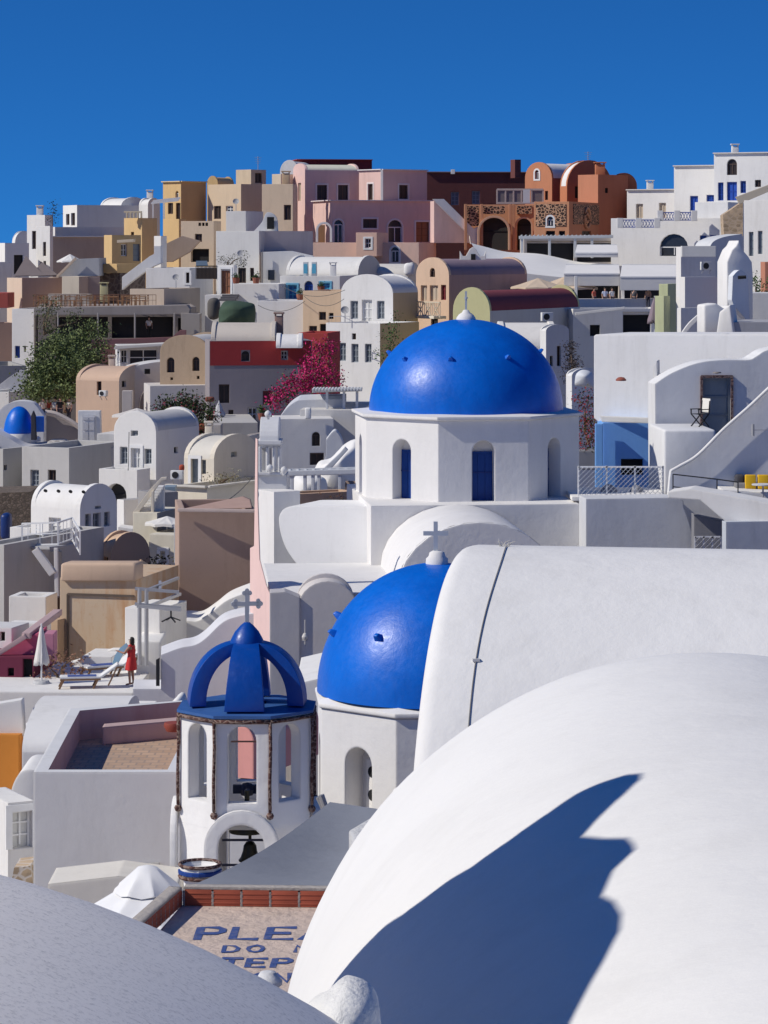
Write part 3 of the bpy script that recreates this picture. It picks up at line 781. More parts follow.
# restaurant under the loggia
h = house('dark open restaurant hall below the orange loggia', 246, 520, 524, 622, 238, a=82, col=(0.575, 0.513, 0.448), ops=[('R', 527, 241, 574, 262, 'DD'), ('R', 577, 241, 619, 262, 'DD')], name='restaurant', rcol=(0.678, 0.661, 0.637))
pg = thing('pergola', P(560, 248, 240), 'long grey beam pergola over the restaurant tables', 'pergola')
mb = MB(); mb.bar(P(519, 237.5, 240), P(613, 236.5, 240), .35, .25)
for k in range(22): mb.bar(P(520+k*4.2, 237.5, 240), P(522+k*4.2, 235.5, 244), .12)
for x in (522, 549.5, 575, 592): mb.bar(P(x, 237, 240), P(x, 258, 240), .22)
mb.build('beams', plaster((.55, .56, .56)), pg)
def wavy(label, top, bot, Y0, Y1, col, name='roof', cat='roof', th=.35):
    """an undulating solid sheet between a back line (top) and a front line (bot)"""
    a = [P(x, y, Y1) for x, y in curve(top)]; b = [P(x, y, Y0) for x, y in curve(bot)]; n = min(len(a), len(b)); mb = MB()
    M = 6
    for i in range(n-1):
        for k in range(M):
            f = lambda i_, k_: a[i_].lerp(b[i_], k_/M)+Vector((0, 0, .25*math.sin(PI*k_/M)))
            mb.quad(f(i, k), f(i+1, k), f(i+1, k+1), f(i, k+1))
        mb.quad(b[i], b[i+1], b[i+1]-Vector((0, 0, th*3)), b[i]-Vector((0, 0, th*3)))
    return tag(mb.build(name, plaster(col, .12), smooth=50), label, cat)
wavy('white rolling plaster roof sweeping down below the orange arches', [(471, 243), (486, 247), (508, 252), (541, 254), (580, 262), (613, 264)], [(478, 262), (492, 268), (512, 271), (540, 275), (580, 278), (613, 275)], 228, 240, WH)
def awning(label, x0, x1, yt, yb, Y, dep=2.5, col=(0.780, 0.760, 0.733), slope=1, val=.35, name='awning'):
    r = thing(name, P((x0+x1)/2, yt, Y), label, 'awning'); A, B = P(x0+2, yt, Y+dep), P(x1-1, yt, Y+dep); C_, D_ = P(x1, yb-2, Y), P(x0, yb-2, Y); mb = MB()
    up = Vector((0, 0, .05)); mb.quad(A, B, C_, D_); mb.quad(A-up, B-up, C_-up, D_-up)
    mb.build('canopy', plaster(col, .1), r)
    v = MB(); v.obox(D_-Vector((0, 0, val)), C_-D_, (0, .04, 0), (0, 0, val)); v.build('valance', plaster(tuple(c*.86 for c in col), .1), r)
    f = MB(); f.bar(D_, C_, .09); f.bar(A, B, .09); f.build('awning_rail', M_WHT, r); return r
awning('small white awning jutting left below the balustrade terrace', 575, 618, 245, 255, 236, 3)
awning('wide white awning left of the pair over the restaurant terrace', 564, 620, 265, 276, 216, 4, val=.9)
awning('wide white awning right of the pair over the restaurant terrace', 620, 677, 265, 279, 214, 4, val=1.0)
umbrella_open('beige parasol left of the pair under the rolling white roof', 538, 278, 216, 2.2, 2.4, .7, (.60, .48, .36))
umbrella_open('beige parasol right of the pair under the rolling white roof', 566, 276, 218, 2.6, 2.6, .9, (.60, .48, .36))
h = house('shaded dining terrace room below the two wide white awnings', 221, 566, 569, 680, 266, a=84, col=(0.632, 0.570, 0.515), ops=[('R', 572, 267.5, 619, 302, 'DD'), ('R', 622, 267.5, 677, 302, 'DD')], name='restaurant', rcol=(0.780, 0.760, 0.733))
for x in (574.5, 621.5): pxbox('white awning post '+('near the beige parasols' if x < 600 else 'between the two wide awnings'), x, x+3, 276, 300, 215.5, .25, WH, name='post', cat='post')
house('white terrace parapet wall at the dining terrace edge', 214, 565, 572, 668, 299, a=75, col=(0.780, 0.760, 0.733), roof='cap', name='terrace_wall', cat='wall', D=None)
h = house('grey white building with a deep dark garage opening below the diners', 206, 556, 573, 670, 309, a=80, col=(0.768, 0.749, 0.722), ops=[('R', 623, 312, 651, 334, 'dD'), ('R', 590, 325, 600, 336, 'd')], name='house')
mb = MB(); mb.bar(P(575, 314, 204.5), P(625, 308, 204.5), .3, .2); mb.build('sloping_ledge', plaster(WH2), h)
umbrella_closed('folded purple grey parasol by the green doorway wall', 654.5, 297, 336, 198, .42, (.25, .20, .24))
house('pale green wall pillar beside the folded purple parasol', 194, 659, 668, 681, 284, a=30, col=(.52, .55, .33), name='pillar', cat='wall', roof='cap')
house('pale green stepped wall under the green pillar', 190, 655, 664, 670, 296, a=35, col=(.54, .57, .34), name='green_wall', cat='wall', roof='cap')
# ------------------------------------------------------------------ skyline, right: the white complex
house('low white wing with two beige shuttered doors on the right skyline', 262, 627, 676, 680, 190, a=27, ops=[('L', 636, 204, 643, 219, 'y'), ('L', 659, 203, 666, 218, 'y')], name='house', cap=(.66, .62, .58), D=10)
house('tall white middle block with a blue door and a low blue window', 258, 674, 716, 722, 166, a=27, ops=[('L', 690, 196, 698, 216, 'B'), ('L', 706.5, 195, 715.5, 201.5, 'b')], name='house', cap=(.66, .62, .58), D=10)
h = house('tallest white block at right with a dark arched window over a blue door', 252, 714, 773, 790, 153, a=27, ops=[('L', 727, 159, 737, 175, 'ka'), ('L', 727, 182, 737, 200.5, 'B'), ('L', 718, 182.5, 723.5, 200.5, 'b'), ('L', 740.5, 181, 746, 193, 'b'), ('L', 755, 180, 761, 187, 'k')], name='house', cap=(.66, .62, .58), D=10)
h = house('white lower terrace storey with a half round window and blue panes', 243, 611, 724, 735, 218, a=20, ops=[('L', 660, 234, 688, 256, 'wa'), ('L', 700, 235.5, 706.5, 247, 'b'), ('L', 710, 235, 716, 245, 'b')], name='house', D=12, par=.1)
h = house('white upper terrace wall below the blue door', 247, 695, 728, 735, 202, a=22, name='terrace_wall', cat='wall', D=8, par=.1)
def balustr(label, x0, x1, y0, y1, Y, n):
    r = thing('balustrade', P(x0, y1, Y), label, 'balustrade'); mb = MB()
    for k in range(n+1):
        x = x0+(x1-x0)*k/n; MB().box(P(x, y1, Y), .5, .4, (y1-y0+2)/F*Y).build('pillar', plaster(WH), r)
    mb = MB()
    for k in range(n):
        a = P(x0+(x1-x0)*k/n, y1, Y); b = P(x0+(x1-x0)*(k+1)/n, y1, Y); H = Vector((0, 0, (y1-y0)/F*Y))
        mb.bar(a+H, b+H, .08); mb.bar(a+H*.1, b+H*.1, .07)
        for i in range(6):
            u, v = a.lerp(b, i/6), a.lerp(b, (i+1)/6); mb.bar(u+H*.1, v+H, .045); mb.bar(v+H*.1, u+H, .045)
    mb.build('lattice', flat((.08, .13, .42), .5), r)
balustr('lower blue and white lattice balustrade on the right terrace', 620, 657, 220, 228, 242.5, 2)
balustr('upper blue and white lattice balustrade by the blue door', 660, 694, 212.5, 221, 242.8, 2)
slab('rough tan rock wall beneath the brown stair rail', [(723, 215), (741, 203), (743, 200), (743, 236), (724, 236)], 240, 2, mat=rubble((.44, .33, .22), (.48, .37, .27), 2.6), name='rock_wall')
slab('tan stair parapet climbing to the right past the white blocks', [(736, 197), (768, 185), (800, 176), (800, 181), (768, 192), (740, 204)], 239, .6, (.55, .48, .38), name='stair_parapet')
house('white house at the right edge with two slim grey doors', 228, 744, 790, 800, 200, a=27, ops=[('L', 749, 232, 753.5, 256, 'G'), ('L', 758, 231, 762.5, 254, 'G')], name='house', D=9)
slab('round topped grey white wall in shadow beneath the tan rock', curve([(709, 250), (713, 242), (724, 237), (742, 234)])+[(744, 300), (709, 300)], 222, 2, (.62, .63, .64), name='curved_wall', a=30)
house('narrow pale block bearing an air conditioner at the right', 190, 676, 681, 716, 247, a=70, col=(0.780, 0.760, 0.733), name='block_house', roof='vL', rise=0, D=None, rim=0)
ac_unit('air conditioner on the narrow pale block at the right', 705, 270, 188, 20, .75)
slab('short grey roof lip over the right hand air conditioner', [(682, 246), (716, 246), (716, 257), (682, 257)], 186.5, .8, (.66, .66, .64), name='roof_lip', cat='roof')
house('white plaster block with a rounded top below the air conditioner', 172, 680, 685, 718, 277, a=72, name='block_house', roof='cap')
house('white lower step block beside the stair in front of the tower', 160, 677, 681, 706, 308, a=72, name='block_house', roof='cap')
slab('little white stair rail curving up beside the lower step block', curve([(681, 334), (690, 322), (705, 309)])+[(706, 313), (692, 326), (684, 336)], 158, .4, WH, name='stair_rail', cat='wall')
# sculptural chimney tower
t = thing('chimney_tower', P(740, 324, 150), 'white sculpted chimney tower with a scooped top at the right', 'chimney')
slab('', [(727, 330), (727, 262), (732, 250), (736, 246), (739, 240), (742, 249), (748, 256), (752, 262), (753, 275), (753, 325)], 150, 1.4, WH, parent=t, part='tower_body', bevel=.06, a=15)
slab('', curve([(733, 276), (740, 270), (748, 276)])+[(750, 324), (734, 306), (732, 300)], 149.0, .35, (.70, .72, .74), parent=t, part='tower_flank', a=35)
mb = MB(); mb.tube([P(738, 277.5, 148.5), P(746, 277, 148.5)], .1, 6); mb.build('smoke_slot', M_DARK, t)
slab('white curved buttress wall at the foot of the sculpted tower', [(704, 334), (704, 305), (716, 303), (725, 309), (730, 305), (734, 333)], 146, 1.2, WH, name='buttress', a=12, bevel=.1)
slab('white sloping fin wall in front of the sculpted tower', [(716, 334), (719, 312), (730, 304), (734, 334)], 143, .9, WH, name='buttress', a=-25, bevel=.1)
pxbox('low grey stair wall right of the sculpted tower', 752, 800, 293, 336, 152, 3, (.66, .66, .66), name='low_wall')
pxbox('grey stone stair landing right of the sculpted tower', 728, 800, 322, 334, 143, 5, (.40, .40, .42), name='stair_landing', cat='steps')
tree('green shrub between white walls near the right edge', [(756, 285, 168, .7, .8)], 260, .16, (.04, .09, .03), (.10, .16, .05), name='shrub', cat='plant', seed=9)
pxbox('terracotta painted wall strip at the right edge of the photo', 765, 775, 262, 292, 170, 2, (.50, .22, .14), name='terracotta_wall')

# ------------------------------------------------------------------ second tier, centre left
house('white house with small windows and a brown door under the tan block', 240, 216, 259, 313, 231, a=14, ops=[('L', 238, 268, 246, 283, 'k'), ('L', 250, 268, 254, 281, 'k')], colR=(0.632, 0.547, 0.504), name='house', rcol=(0.678, 0.661, 0.637), D=10)
house('long mauve grey wall under the tan blocks', 241.5, 258, 260, 313, 231, a=78, col=(0.552, 0.456, 0.426), name='house', rcol=(0.575, 0.513, 0.448))
slab('white house wing with a square dark window and drain pipe', [(262, 252), (291, 251), (313, 256), (313, 300), (262, 300)], 238, 3, WH, name='house_wing', cat='house')
pxbox('dark square window in the white wing', 268, 274.5, 270, 280, 237.8, .15, mat=M_GLASS, name='window', cat='window')
slab('white plaster arch ornament around a round dark opening', curve([(254, 231), (262, 222), (266, 213), (272, 213), (277, 219), (278, 231)]), 246, .8, WH, name='arched_belfry', cat='arch')
pxbox('dark opening of the white arch ornament', 267, 274, 217, 229, 245.7, .2, mat=M_DARK, name='opening', cat='window')
house('grey box parapet with a satellite dish above the white house', 250, 226, 246, 250, 211, a=15, col=(0.655, 0.639, 0.616), name='rooftop_room', D=5, roof='cap', zb=18)
house('small white porch with a tall brown wooden door', 228, 217, 234, 240, 265, a=20, ops=[('L', 221, 269, 230.5, 294, 'os')], name='porch', cat='house', D=.6)
house('lower white wall stepping down left of the brown wooden door', 223, 205, 234, 238, 295, a=8, col=(0.701, 0.683, 0.659), name='retaining_wall', cat='wall', D=3, roof='cap')
mb = MB()
for k in range(3): mb.obox(P(219+k*1.5, 301-k*2.2, 221+k*.5), (1.3, 0, 0), (0, .6, 0), (0, 0, .17))
tag(mb.build('steps', plaster((.16, .15, .15))), 'three dark stone steps below the brown wooden door', 'steps')
cg = thing('plant_cage', P(206, 279, 229), 'dark railed planter with a tilted solar panel on the white wall', 'planter')
mb = MB()
for k in range(16): mb.bar(P(196+k*1.35, 279, 228.5), P(196+k*1.35, 266, 228.5), .05)
mb.bar(P(196, 266, 228.5), P(217, 266, 228.5), .07); mb.build('rail', M_DARK, cg)
mb = MB(); mb.prism([P(196, 266, 229.5), P(208, 266, 229.5), P(207, 261, 230.3), (P(196, 261, 230.3))], (0, .1, .02)); mb.build('solar_panel', flat((.12, .16, .2), .3), cg)
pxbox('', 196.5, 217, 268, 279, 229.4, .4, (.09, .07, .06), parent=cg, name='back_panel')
house('low white wall house with one brown shuttered window', 232, 146, 190, 196, 268, a=10, ops=[('L', 186, 272.5, 193, 283, 'ks')], name='house', D=8, Lm=None)
slab('long white stair rising diagonally to the yellow houses', [(122, 277), (150, 256), (154, 254), (154, 246), (161, 246), (161, 263), (150, 268), (130, 283), (122, 290)], 236, 2.2, WH, name='stairway', cat='stairs')
house('white pillar block at the head of the diagonal stair', 246, 154, 161, 164, 236, a=40, name='block_house', D=.7)
tree('cactus and shrubs in front of the brown door wall', [(228, 261, 231, .9, .5, .5), (240, 258, 231, .5, .9, .5)], 420, .12, (.05, .05, .03), (.09, .10, .06), name='shrub', cat='plant', seed=12)
house('white retaining wall with steps below the brown door', 222, 234, 279, 284, 284, a=8, col=(0.746, 0.727, 0.701), name='retaining_wall', cat='wall', D=6, roof='cap')
h = house('white house with blue trimmed windows and flower pots', 224, 280, 340, 352, 276, a=10, ops=[('L', 288, 285, 297, 299.5, 'ts'), ('L', 304.5, 281, 313, 291, 'ba'), ('L', 321, 283, 330, 291, 'ts')], name='house', D=8, sur=(.20, .50, .68))
h = house('long white barrel vault with blue shuttered dormers', 232, 286, 358, 381, 274, a=18, roof='vR', rise=17, colR=(0.565, 0.551, 0.531), name='vaulted_house')
for x in (303, 311.5):
    o = pxbox('', x, x+5, 262, 276, 229.5, 1.6, WH, parent=h, name='dormer'); pxbox('', x+.6, x+4.4, 264, 273.5, 229.35, .1, mat=flat((.12, .45, .62), .5), parent=o, name='shutter')
house('grey white cube wall under the blue trimmed house', 214, 257, 304, 310, 301, a=8, col=(0.780, 0.760, 0.733), name='house', D=7)
h = house('peach house with small dark windows and a wall lamp', 212, 303, 341, 350, 291, a=14, col=(.66, .49, .34), ops=[('L', 319, 312, 326, 320, 'k'), ('L', 329, 313, 333.5, 319, 'd'), ('L', 309, 326, 317, 333, 'k'), ('L', 320, 324, 326, 336, 'd')], name='house', D=7)
house('crumbling white vault behind the white gable house', 236, 358, 408, 418, 276, a=12, roof='vR', rise=12, mat=plaster((.66, .63, .58), .6), name='vaulted_house', D=5)
pxbox('round white water tank beside the crumbling vault', 404, 415, 263, 276, 231, 2, WH, name='water_tank', cat='tank', bevel=.3)
h = house('white gable house with three tall grey windows', 206, 341, 393, 418, 293, a=30, colR=(.52, .40, .27), roof='vL', rise=17, rcol=(0.701, 0.683, 0.659), ops=[('L', 350.5, 301, 358, 319, 'g'), ('L', 362, 300, 372, 326, 'W'), ('L', 377, 301, 384.5, 319, 'g'), ('L', 364.5, 281.5, 369.5, 293, 'g')], name='vaulted_house', D=None)
h = house('white lower storey with three grey shuttered windows and a balcony edge', 200, 326, 380, 419, 323.5, a=30, colR=(.52, .41, .28), ops=[('L', 338.5, 343, 346, 361, 'g'), ('L', 351.5, 344, 358.5, 362.5, 'g'), ('L', 365, 344, 371.5, 362.5, 'g'), ('L', 352, 333.5, 356, 339.5, 'k')], name='house', rcol=(0.780, 0.760, 0.733))
railing('thin metal rail along the white gable house balcony', [P(329, 323.5, 199.5), P(352, 323.5, 197.5)], .5, .5, M_STEEL, .03, False)
tree('green climbing plant on the tan wall beside the white gable house', [(390, 345, 190, .8, 1.4, .4), (397, 328, 192, .4, 1.6, .4), (387, 351, 188, 1.0, .7, .4)], 520, .16, (.03, .07, .02), (.10, .18, .05), name='climbing_plant', cat='plant', seed=4, branches=True)
h = house('peach arched house with a yellow shuttered balcony door', 212, 416, 449, 527, 275, a=40, col=(.70, .50, .35), colR=(.46, .30, .27), roof='vL', rise=16, rcol=(.30, .22, .25), ops=[('L', 421, 285.5, 427, 301, 'y'), ('L', 430, 285.5, 438, 301, 'y'), ('L', 441, 285, 446, 300, 'r'), ('L', 430, 268, 435, 277, 'ka'), ('L', 431, 318, 438, 327, 'd')], name='vaulted_house', D=None)
bl = thing('balcony', P(428, 317, 209), 'small cream balcony with crossed rails on the peach house', 'balcony')
mb = MB(); a0, a1 = P(416.5, 316.5, 210), P(440, 317.5, 206.5); mb.bar(a0, a1, 1.0, .2); mb.build('balcony_floor', plaster(CREAM), bl); mb = MB()
up = Vector((0, 0, 15/F*208)); a0 -= Vector((0, .5, 0)); a1 -= Vector((0, .5, 0)); mb.bar(a0+up, a1+up, .09)
for k in range(13): mb.bar(a0.lerp(a1, k/12), a0.lerp(a1, k/12)+up, .05)
for k in range(3): mb.bar(a0.lerp(a1, k/3), a0.lerp(a1, (k+1)/3)+up, .05); mb.bar(a0.lerp(a1, k/3)+up, a0.lerp(a1, (k+1)/3), .05)
mb.build('balcony_rail', flat((.6, .52, .40), .6), bl)
h = house('yellow green gable house with a maroon vaulted roof', 196, 453, 490, 562, 311, a=28, col=(.56, .54, .30), colR=(0.565, 0.551, 0.531), roof='vL', rise=20, rcol=(.24, .06, .07), name='vaulted_house', D=15, rim=.25)
ac_unit('air conditioner on the grey wall behind the large dome', 546, 321, 191, 18, .8)
# belfry ornament
b = slab('little white crown shaped belfry ornament above the mauve vault', [(460, 260), (460, 251), (463, 256), (466, 256), (470, 249), (473, 247), (476, 249), (480, 256), (484, 256), (486, 251), (486, 260)], 205, .6, WH, name='belfry_ornament', cat='ornament')
pxbox('dark little arch in the crown shaped ornament', 471, 475.5, 254, 260, 204.9, .2, mat=M_DARK, name='opening', cat='window')
# ================================================================== middle left
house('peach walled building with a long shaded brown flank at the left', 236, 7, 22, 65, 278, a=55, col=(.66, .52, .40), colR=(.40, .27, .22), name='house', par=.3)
pxbox('small red wall at the left edge of the town', -6, 8, 293, 308, 232, 4, (.42, .10, .08), name='red_wall')
house('cream box parapet beside the peach walled building', 234, 62, 79, 98, 276.5, a=14, col=(.70, .62, .50), colR=(.38, .28, .24), name='block_house', D=5, roof='cap')
house('brown shaded block between the cream box and the stone plinth', 236, 78, 80, 100, 277, a=80, col=(.40, .30, .26), name='block_house', roof='cap')
slab('grey sloping tarpaulin roof with a pale rope edge', [(57, 277), (76, 259), (99, 258), (100, 276)], 238, 6, (.40, .41, .43), name='tarpaulin_roof', cat='roof')
mb = MB(); mb.bar(P(57, 277, 237.6), P(76, 258, 237.6), .3, .2); tag(mb.build('rope', plaster((.62, .5, .38))), 'pale slanted beam along the grey tarpaulin', 'beam')
umbrella_open('small white parasol above the dark terrace on the left', 70, 254, 244, 1.15, 2.3, .6)
mb = MB()
for q in range(2):
    for k in range(8):
        a, b = P(16+q*20, 270-q*3+q, 246), P(34+q*18, 255+q*4, 250); 
    a, b, c = P(14+q*16, 276, 242), P(26+q*16, 256+q*6, 250), P(44+q*14, 275, 243)
    mb.add([a, b, c, a-Vector((0, 0, .05)), b-Vector((0, 0, .05)), c-Vector((0, 0, .05))], [(0, 1, 2), (3, 4, 5)])
tag(mb.build('shade_cloth', plaster((.22, .18, .17))), 'dark shade cloth strung over the left terrace', 'shade cloth')
house('white house at the far left edge below the skyline', 250, -14, -2, 12, 262, a=60, name='house')
house('brown stuccoed house at the left edge beside the white blue windowed house', 224, -10, -4, 13, 323, a=72, col=(.36, .24, .19), name='house')
# taverna
h = house('white two storey house with a small blue window left of the climbing vine', 216, 12, 34, 60, 309, a=12, ops=[('L', 15, 346, 20, 358, 'b'), ('L', 24, 346, 26, 352, 'k')], D=6, name='house')
house('cream terrace wall behind the row of wooden chairs', 231, 48, 90, 96, 294, a=5, col=(.52, .46, .39), name='terrace_wall', cat='wall', D=1, roof='cap')
house('tan two sided rooftop house right of the wooden chairs', 224, 130, 164, 196, 289, a=20, col=(.56, .47, .38), colR=(0.460, 0.399, 0.347), name='house', D=7)
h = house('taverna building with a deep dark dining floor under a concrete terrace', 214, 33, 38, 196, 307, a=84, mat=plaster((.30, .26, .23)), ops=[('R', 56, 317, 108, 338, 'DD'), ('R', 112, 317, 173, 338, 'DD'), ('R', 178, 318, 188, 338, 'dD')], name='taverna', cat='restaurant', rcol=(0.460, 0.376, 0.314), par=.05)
slab('concrete terrace slab edge above the taverna dining floor', [(34, 308), (187, 305), (190, 309), (189, 314), (130, 315), (34, 315)], 211.5, 2.2, (.36, .32, .29), name='terrace_slab', cat='terrace')
slab('dull red parapet wall of the taverna dining floor', [(88, 340), (172, 337), (180, 330), (186, 330), (186, 352), (88, 352)], 209.5, .4, (.26, .13, .13), name='parapet')
slab('pale stair flank at the right end of the taverna', [(181, 313), (200, 314), (200, 340), (186, 340), (186, 332), (181, 329)], 211, 2, (.42, .38, .34), name='stair_wall')
for i, x in enumerate((57, 97, 134, 173.5)):
    pxbox(('leftmost', 'second', 'third', 'rightmost')[i]+' post along the taverna dining floor', x, x+1.6, 313, 339, 210.4, .2, mat=plaster((.45, .41, .37)), name='post', cat='post')
ch = make_chair('wooden chair in the long row on the taverna roof terrace', M_WOODL, group='wooden chairs on the taverna roof terrace')
tb = make_table('small wooden table among the chairs on the taverna roof terrace', M_WOODL, group='wooden tables on the taverna roof terrace')
rn = random.Random(5); zt_ = CZ-(307-HZ)/F*214
for i in range(26):
    c = ch if i == 0 else copy_tree(ch); x = 36+i*4.4+rn.uniform(-1, 1)
    p = P(x, 300, rn.uniform(216, 220)); c.location = (p.x, p.y, zt_-.05); c.rotation_euler = (0, 0, rn.choice([0, PI/2, PI, -PI/2])+rn.uniform(-.2, .2))
for i in range(8):
    c = tb if i == 0 else copy_tree(tb); p = P(43+i*14, 300, 218.6); c.location = (p.x, p.y, zt_-.05)
railing('thin dark rail in front of the wooden chairs', [(*P(36, 300, 214.6).xy, zt_), (*P(156, 300, 214.6).xy, zt_)], .9, .5, flat((.2, .1, .07), .7), .03, posts=3)
slab('red brown wall behind the vine below the taverna', [(84, 345), (119, 345), (119, 372), (84, 376)], 206, 2, (.16, .075, .075), name='wall')
h = house('glazed porch with a flat pale roof under the taverna', 202, 115, 120, 172, 346, a=80, col=(0.701, 0.683, 0.659), ops=[('R', 121, 350, 127, 363, 'w'), ('R', 129, 349, 158, 366, 'w'), ('R', 160, 349, 170, 362, 'w')], name='porch', cat='house', roof='cap')
slab('projecting flat roof of the glazed porch', [(114, 346), (163, 343.5), (163, 346), (114, 349.5)], 200.5, 2.5, (.66, .64, .60), name='porch_roof', cat='roof')
# vine
tree('large green vine tumbling over the wall beside the taverna', [(56, 364, 188, 1.9, 1.7, 1.5), (44, 381, 184, 1.5, 1.1, 1.3), (68, 380, 184, 1.9, 1.3, 1.4), (33, 393, 183, .9, .6, 1.0), (84, 352, 190, 1.6, 1.3, 1.2), (62, 346, 195, 1.7, .8, 1.1), (92, 331, 203, 1.2, .6, .8), (54, 392, 182, 1.9, .5, 1.1), (86, 366, 186, 1.0, 1.2, 1)], 21000, .19, (.025, .045, .015), (.22, .27, .10), trunk=(P(66, 412, 186), .18), seed=21, name='vine_tree')
tree('thin creeper climbing the taverna post at the left', [(44, 318, 206, .8, 1.2, .6), (50, 306, 208, 1.1, .6, .6), (76, 322, 207, .8, .9, .5), (52, 330, 206, .6, .9, .5)], 800, .17, (.05, .07, .03), (.14, .16, .07), name='creeper', cat='plant', seed=8)
# diners under the vine
for i, (x, Y, col, pose) in enumerate([(43, 182, (.62, .55, .5), 'stand'), (48, 183, (.35, .06, .04), 'stand'), (55, 182, (.5, .5, .5), 'stand'), (60, 181.5, (.02, .02, .025), 'stand'), (69, 182, (.6, .55, .5), 'stand')]):
    lab = ('person in a pale top at the left end of the group under the vine', 'person in a dark red shirt under the vine', 'person in a grey shirt in the middle under the vine', 'person dressed in black under the vine', 'person in a cream shirt at the right of the group under the vine')[i]
    person(lab, P(x, 424, Y), face=rn.uniform(-1, 1), top=col, bottom=(.05, .05, .07), H=1.7, detail=False)
for i, (x, col) in enumerate([(594, (.55, .12, .08)), (605, (.5, .55, .7)), (612, (.7, .7, .72)), (634, (.1, .1, .12)), (648, (.5, .3, .2))]):
    lab = ('person in a red top sitting at the left of the dining terrace', 'person in a light blue shirt sitting on the dining terrace', 'person in a white shirt sitting beside the light blue one', 'person in a black top under the right awning', 'person in a tan top under the right awning')[i]
    p = P(x, 311, 215.5); person(lab, (p.x, p.y, p.z+.1), face=rn.uniform(-1, 1), top=col, bottom=(.05, .05, .07), detail=False)
person('waiter in a white shirt inside the dark taverna floor', P(149, 339, 213.5), face=.4, top=(.7, .7, .7), bottom=(.03, .03, .03), detail=False)
# left edge bits
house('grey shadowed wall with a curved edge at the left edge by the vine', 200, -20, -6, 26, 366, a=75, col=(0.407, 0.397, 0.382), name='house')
house('white cube at the left edge below the grey shadowed wall', 190, -14, 9, 14, 392, a=14, name='block_house', D=5)
slab('slanting grey stair parapet at the left edge', [(-10, 392), (8, 378), (20, 370), (27, 372), (27, 400), (-10, 402)], 194, .6, (.5, .5, .52), name='stair_parapet')
# peach house
h = house('rounded peach house with a slit window and an air conditioner', 176, 76, 119, 162, 381, a=22, col=(.62, .44, .32), mat=plaster((.62, .44, .32), .3), colR=(0.520, 0.507, 0.489), ops=[('L', 97, 381.5, 101.5, 395, 'k'), ('R', 122, 381, 126, 387, 'd')], name='vaulted_house', rise=13, roof='vR', D=5)
slab('curved grey white wall sweeping from the peach house to the stone gable', curve([(121, 395), (124, 378), (131, 368), (150, 363), (170, 361)])+[(170, 440), (121, 440)], 178, 3, (.62, .60, .58), name='curved_wall', a=12)
pxbox('small square vent high on the curved wall', 145, 150, 369, 374, 177.2, .3, mat=M_DARK, name='vent', cat='vent', a=12)
slab('deep shaded arch recess in the curved wall', curve([(140, 432), (140, 402), (145, 391), (152, 390), (159, 398), (162, 432)]), 176.3, .4, (.20, .17, .16), name='arch_recess', cat='arch', a=12)  # flat dark slab on the wall; the arch's shade is in its colour
slab('pale flat chimney slab beside the shaded arch', [(122, 391), (132, 391), (132, 420), (122, 420)], 172, .9, (.52, .47, .44), name='chimney', cat='chimney')
ac_unit('air conditioner beside the slit window of the peach house', 104.6, 396, 174.6, -20, .48)
umbrella_open('flat white parasol between the peach house and the white vault', 137, 408, 168, 1.5, 2.2, .42, (.6, .57, .54))
# white gate
g = slab('white gate wall with a panelled double door', [(78, 411), (100, 411), (101, 450), (78, 450)], 168, .8, (.70, .70, .70), name='gate_wall')
d = pxbox('', 82, 95, 415, 443, 167.85, .12, mat=flat((.66, .66, .67), .5), parent=g, name='gate')
for a_, b_ in ((83, 88), (89.2, 94)):
    for y0, y1 in ((417, 420), (422, 430), (432, 441)): pxbox('', a_, b_, y0, y1, 167.8, .1, mat=flat((.58, .58, .60), .5), parent=d, name='panel')
house('low pale parapet right of the white gate', 165, 97, 117, 124, 434, a=16, col=(0.678, 0.661, 0.637), name='low_wall', cat='wall', D=5, roof='cap')
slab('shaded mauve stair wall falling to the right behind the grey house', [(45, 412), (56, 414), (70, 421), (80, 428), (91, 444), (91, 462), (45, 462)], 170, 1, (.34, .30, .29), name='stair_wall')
mb = MB(); pr = curve([(45, 412), (56, 414), (70, 421), (80, 428), (84, 431)]); pts = [P(x, y, 169.6) for x, y in pr]
mb.tube(pts, .16, 6); tag(mb.build('coping', plaster((.6, .52, .46))), 'pale coping running down the mauve stair wall', 'coping')
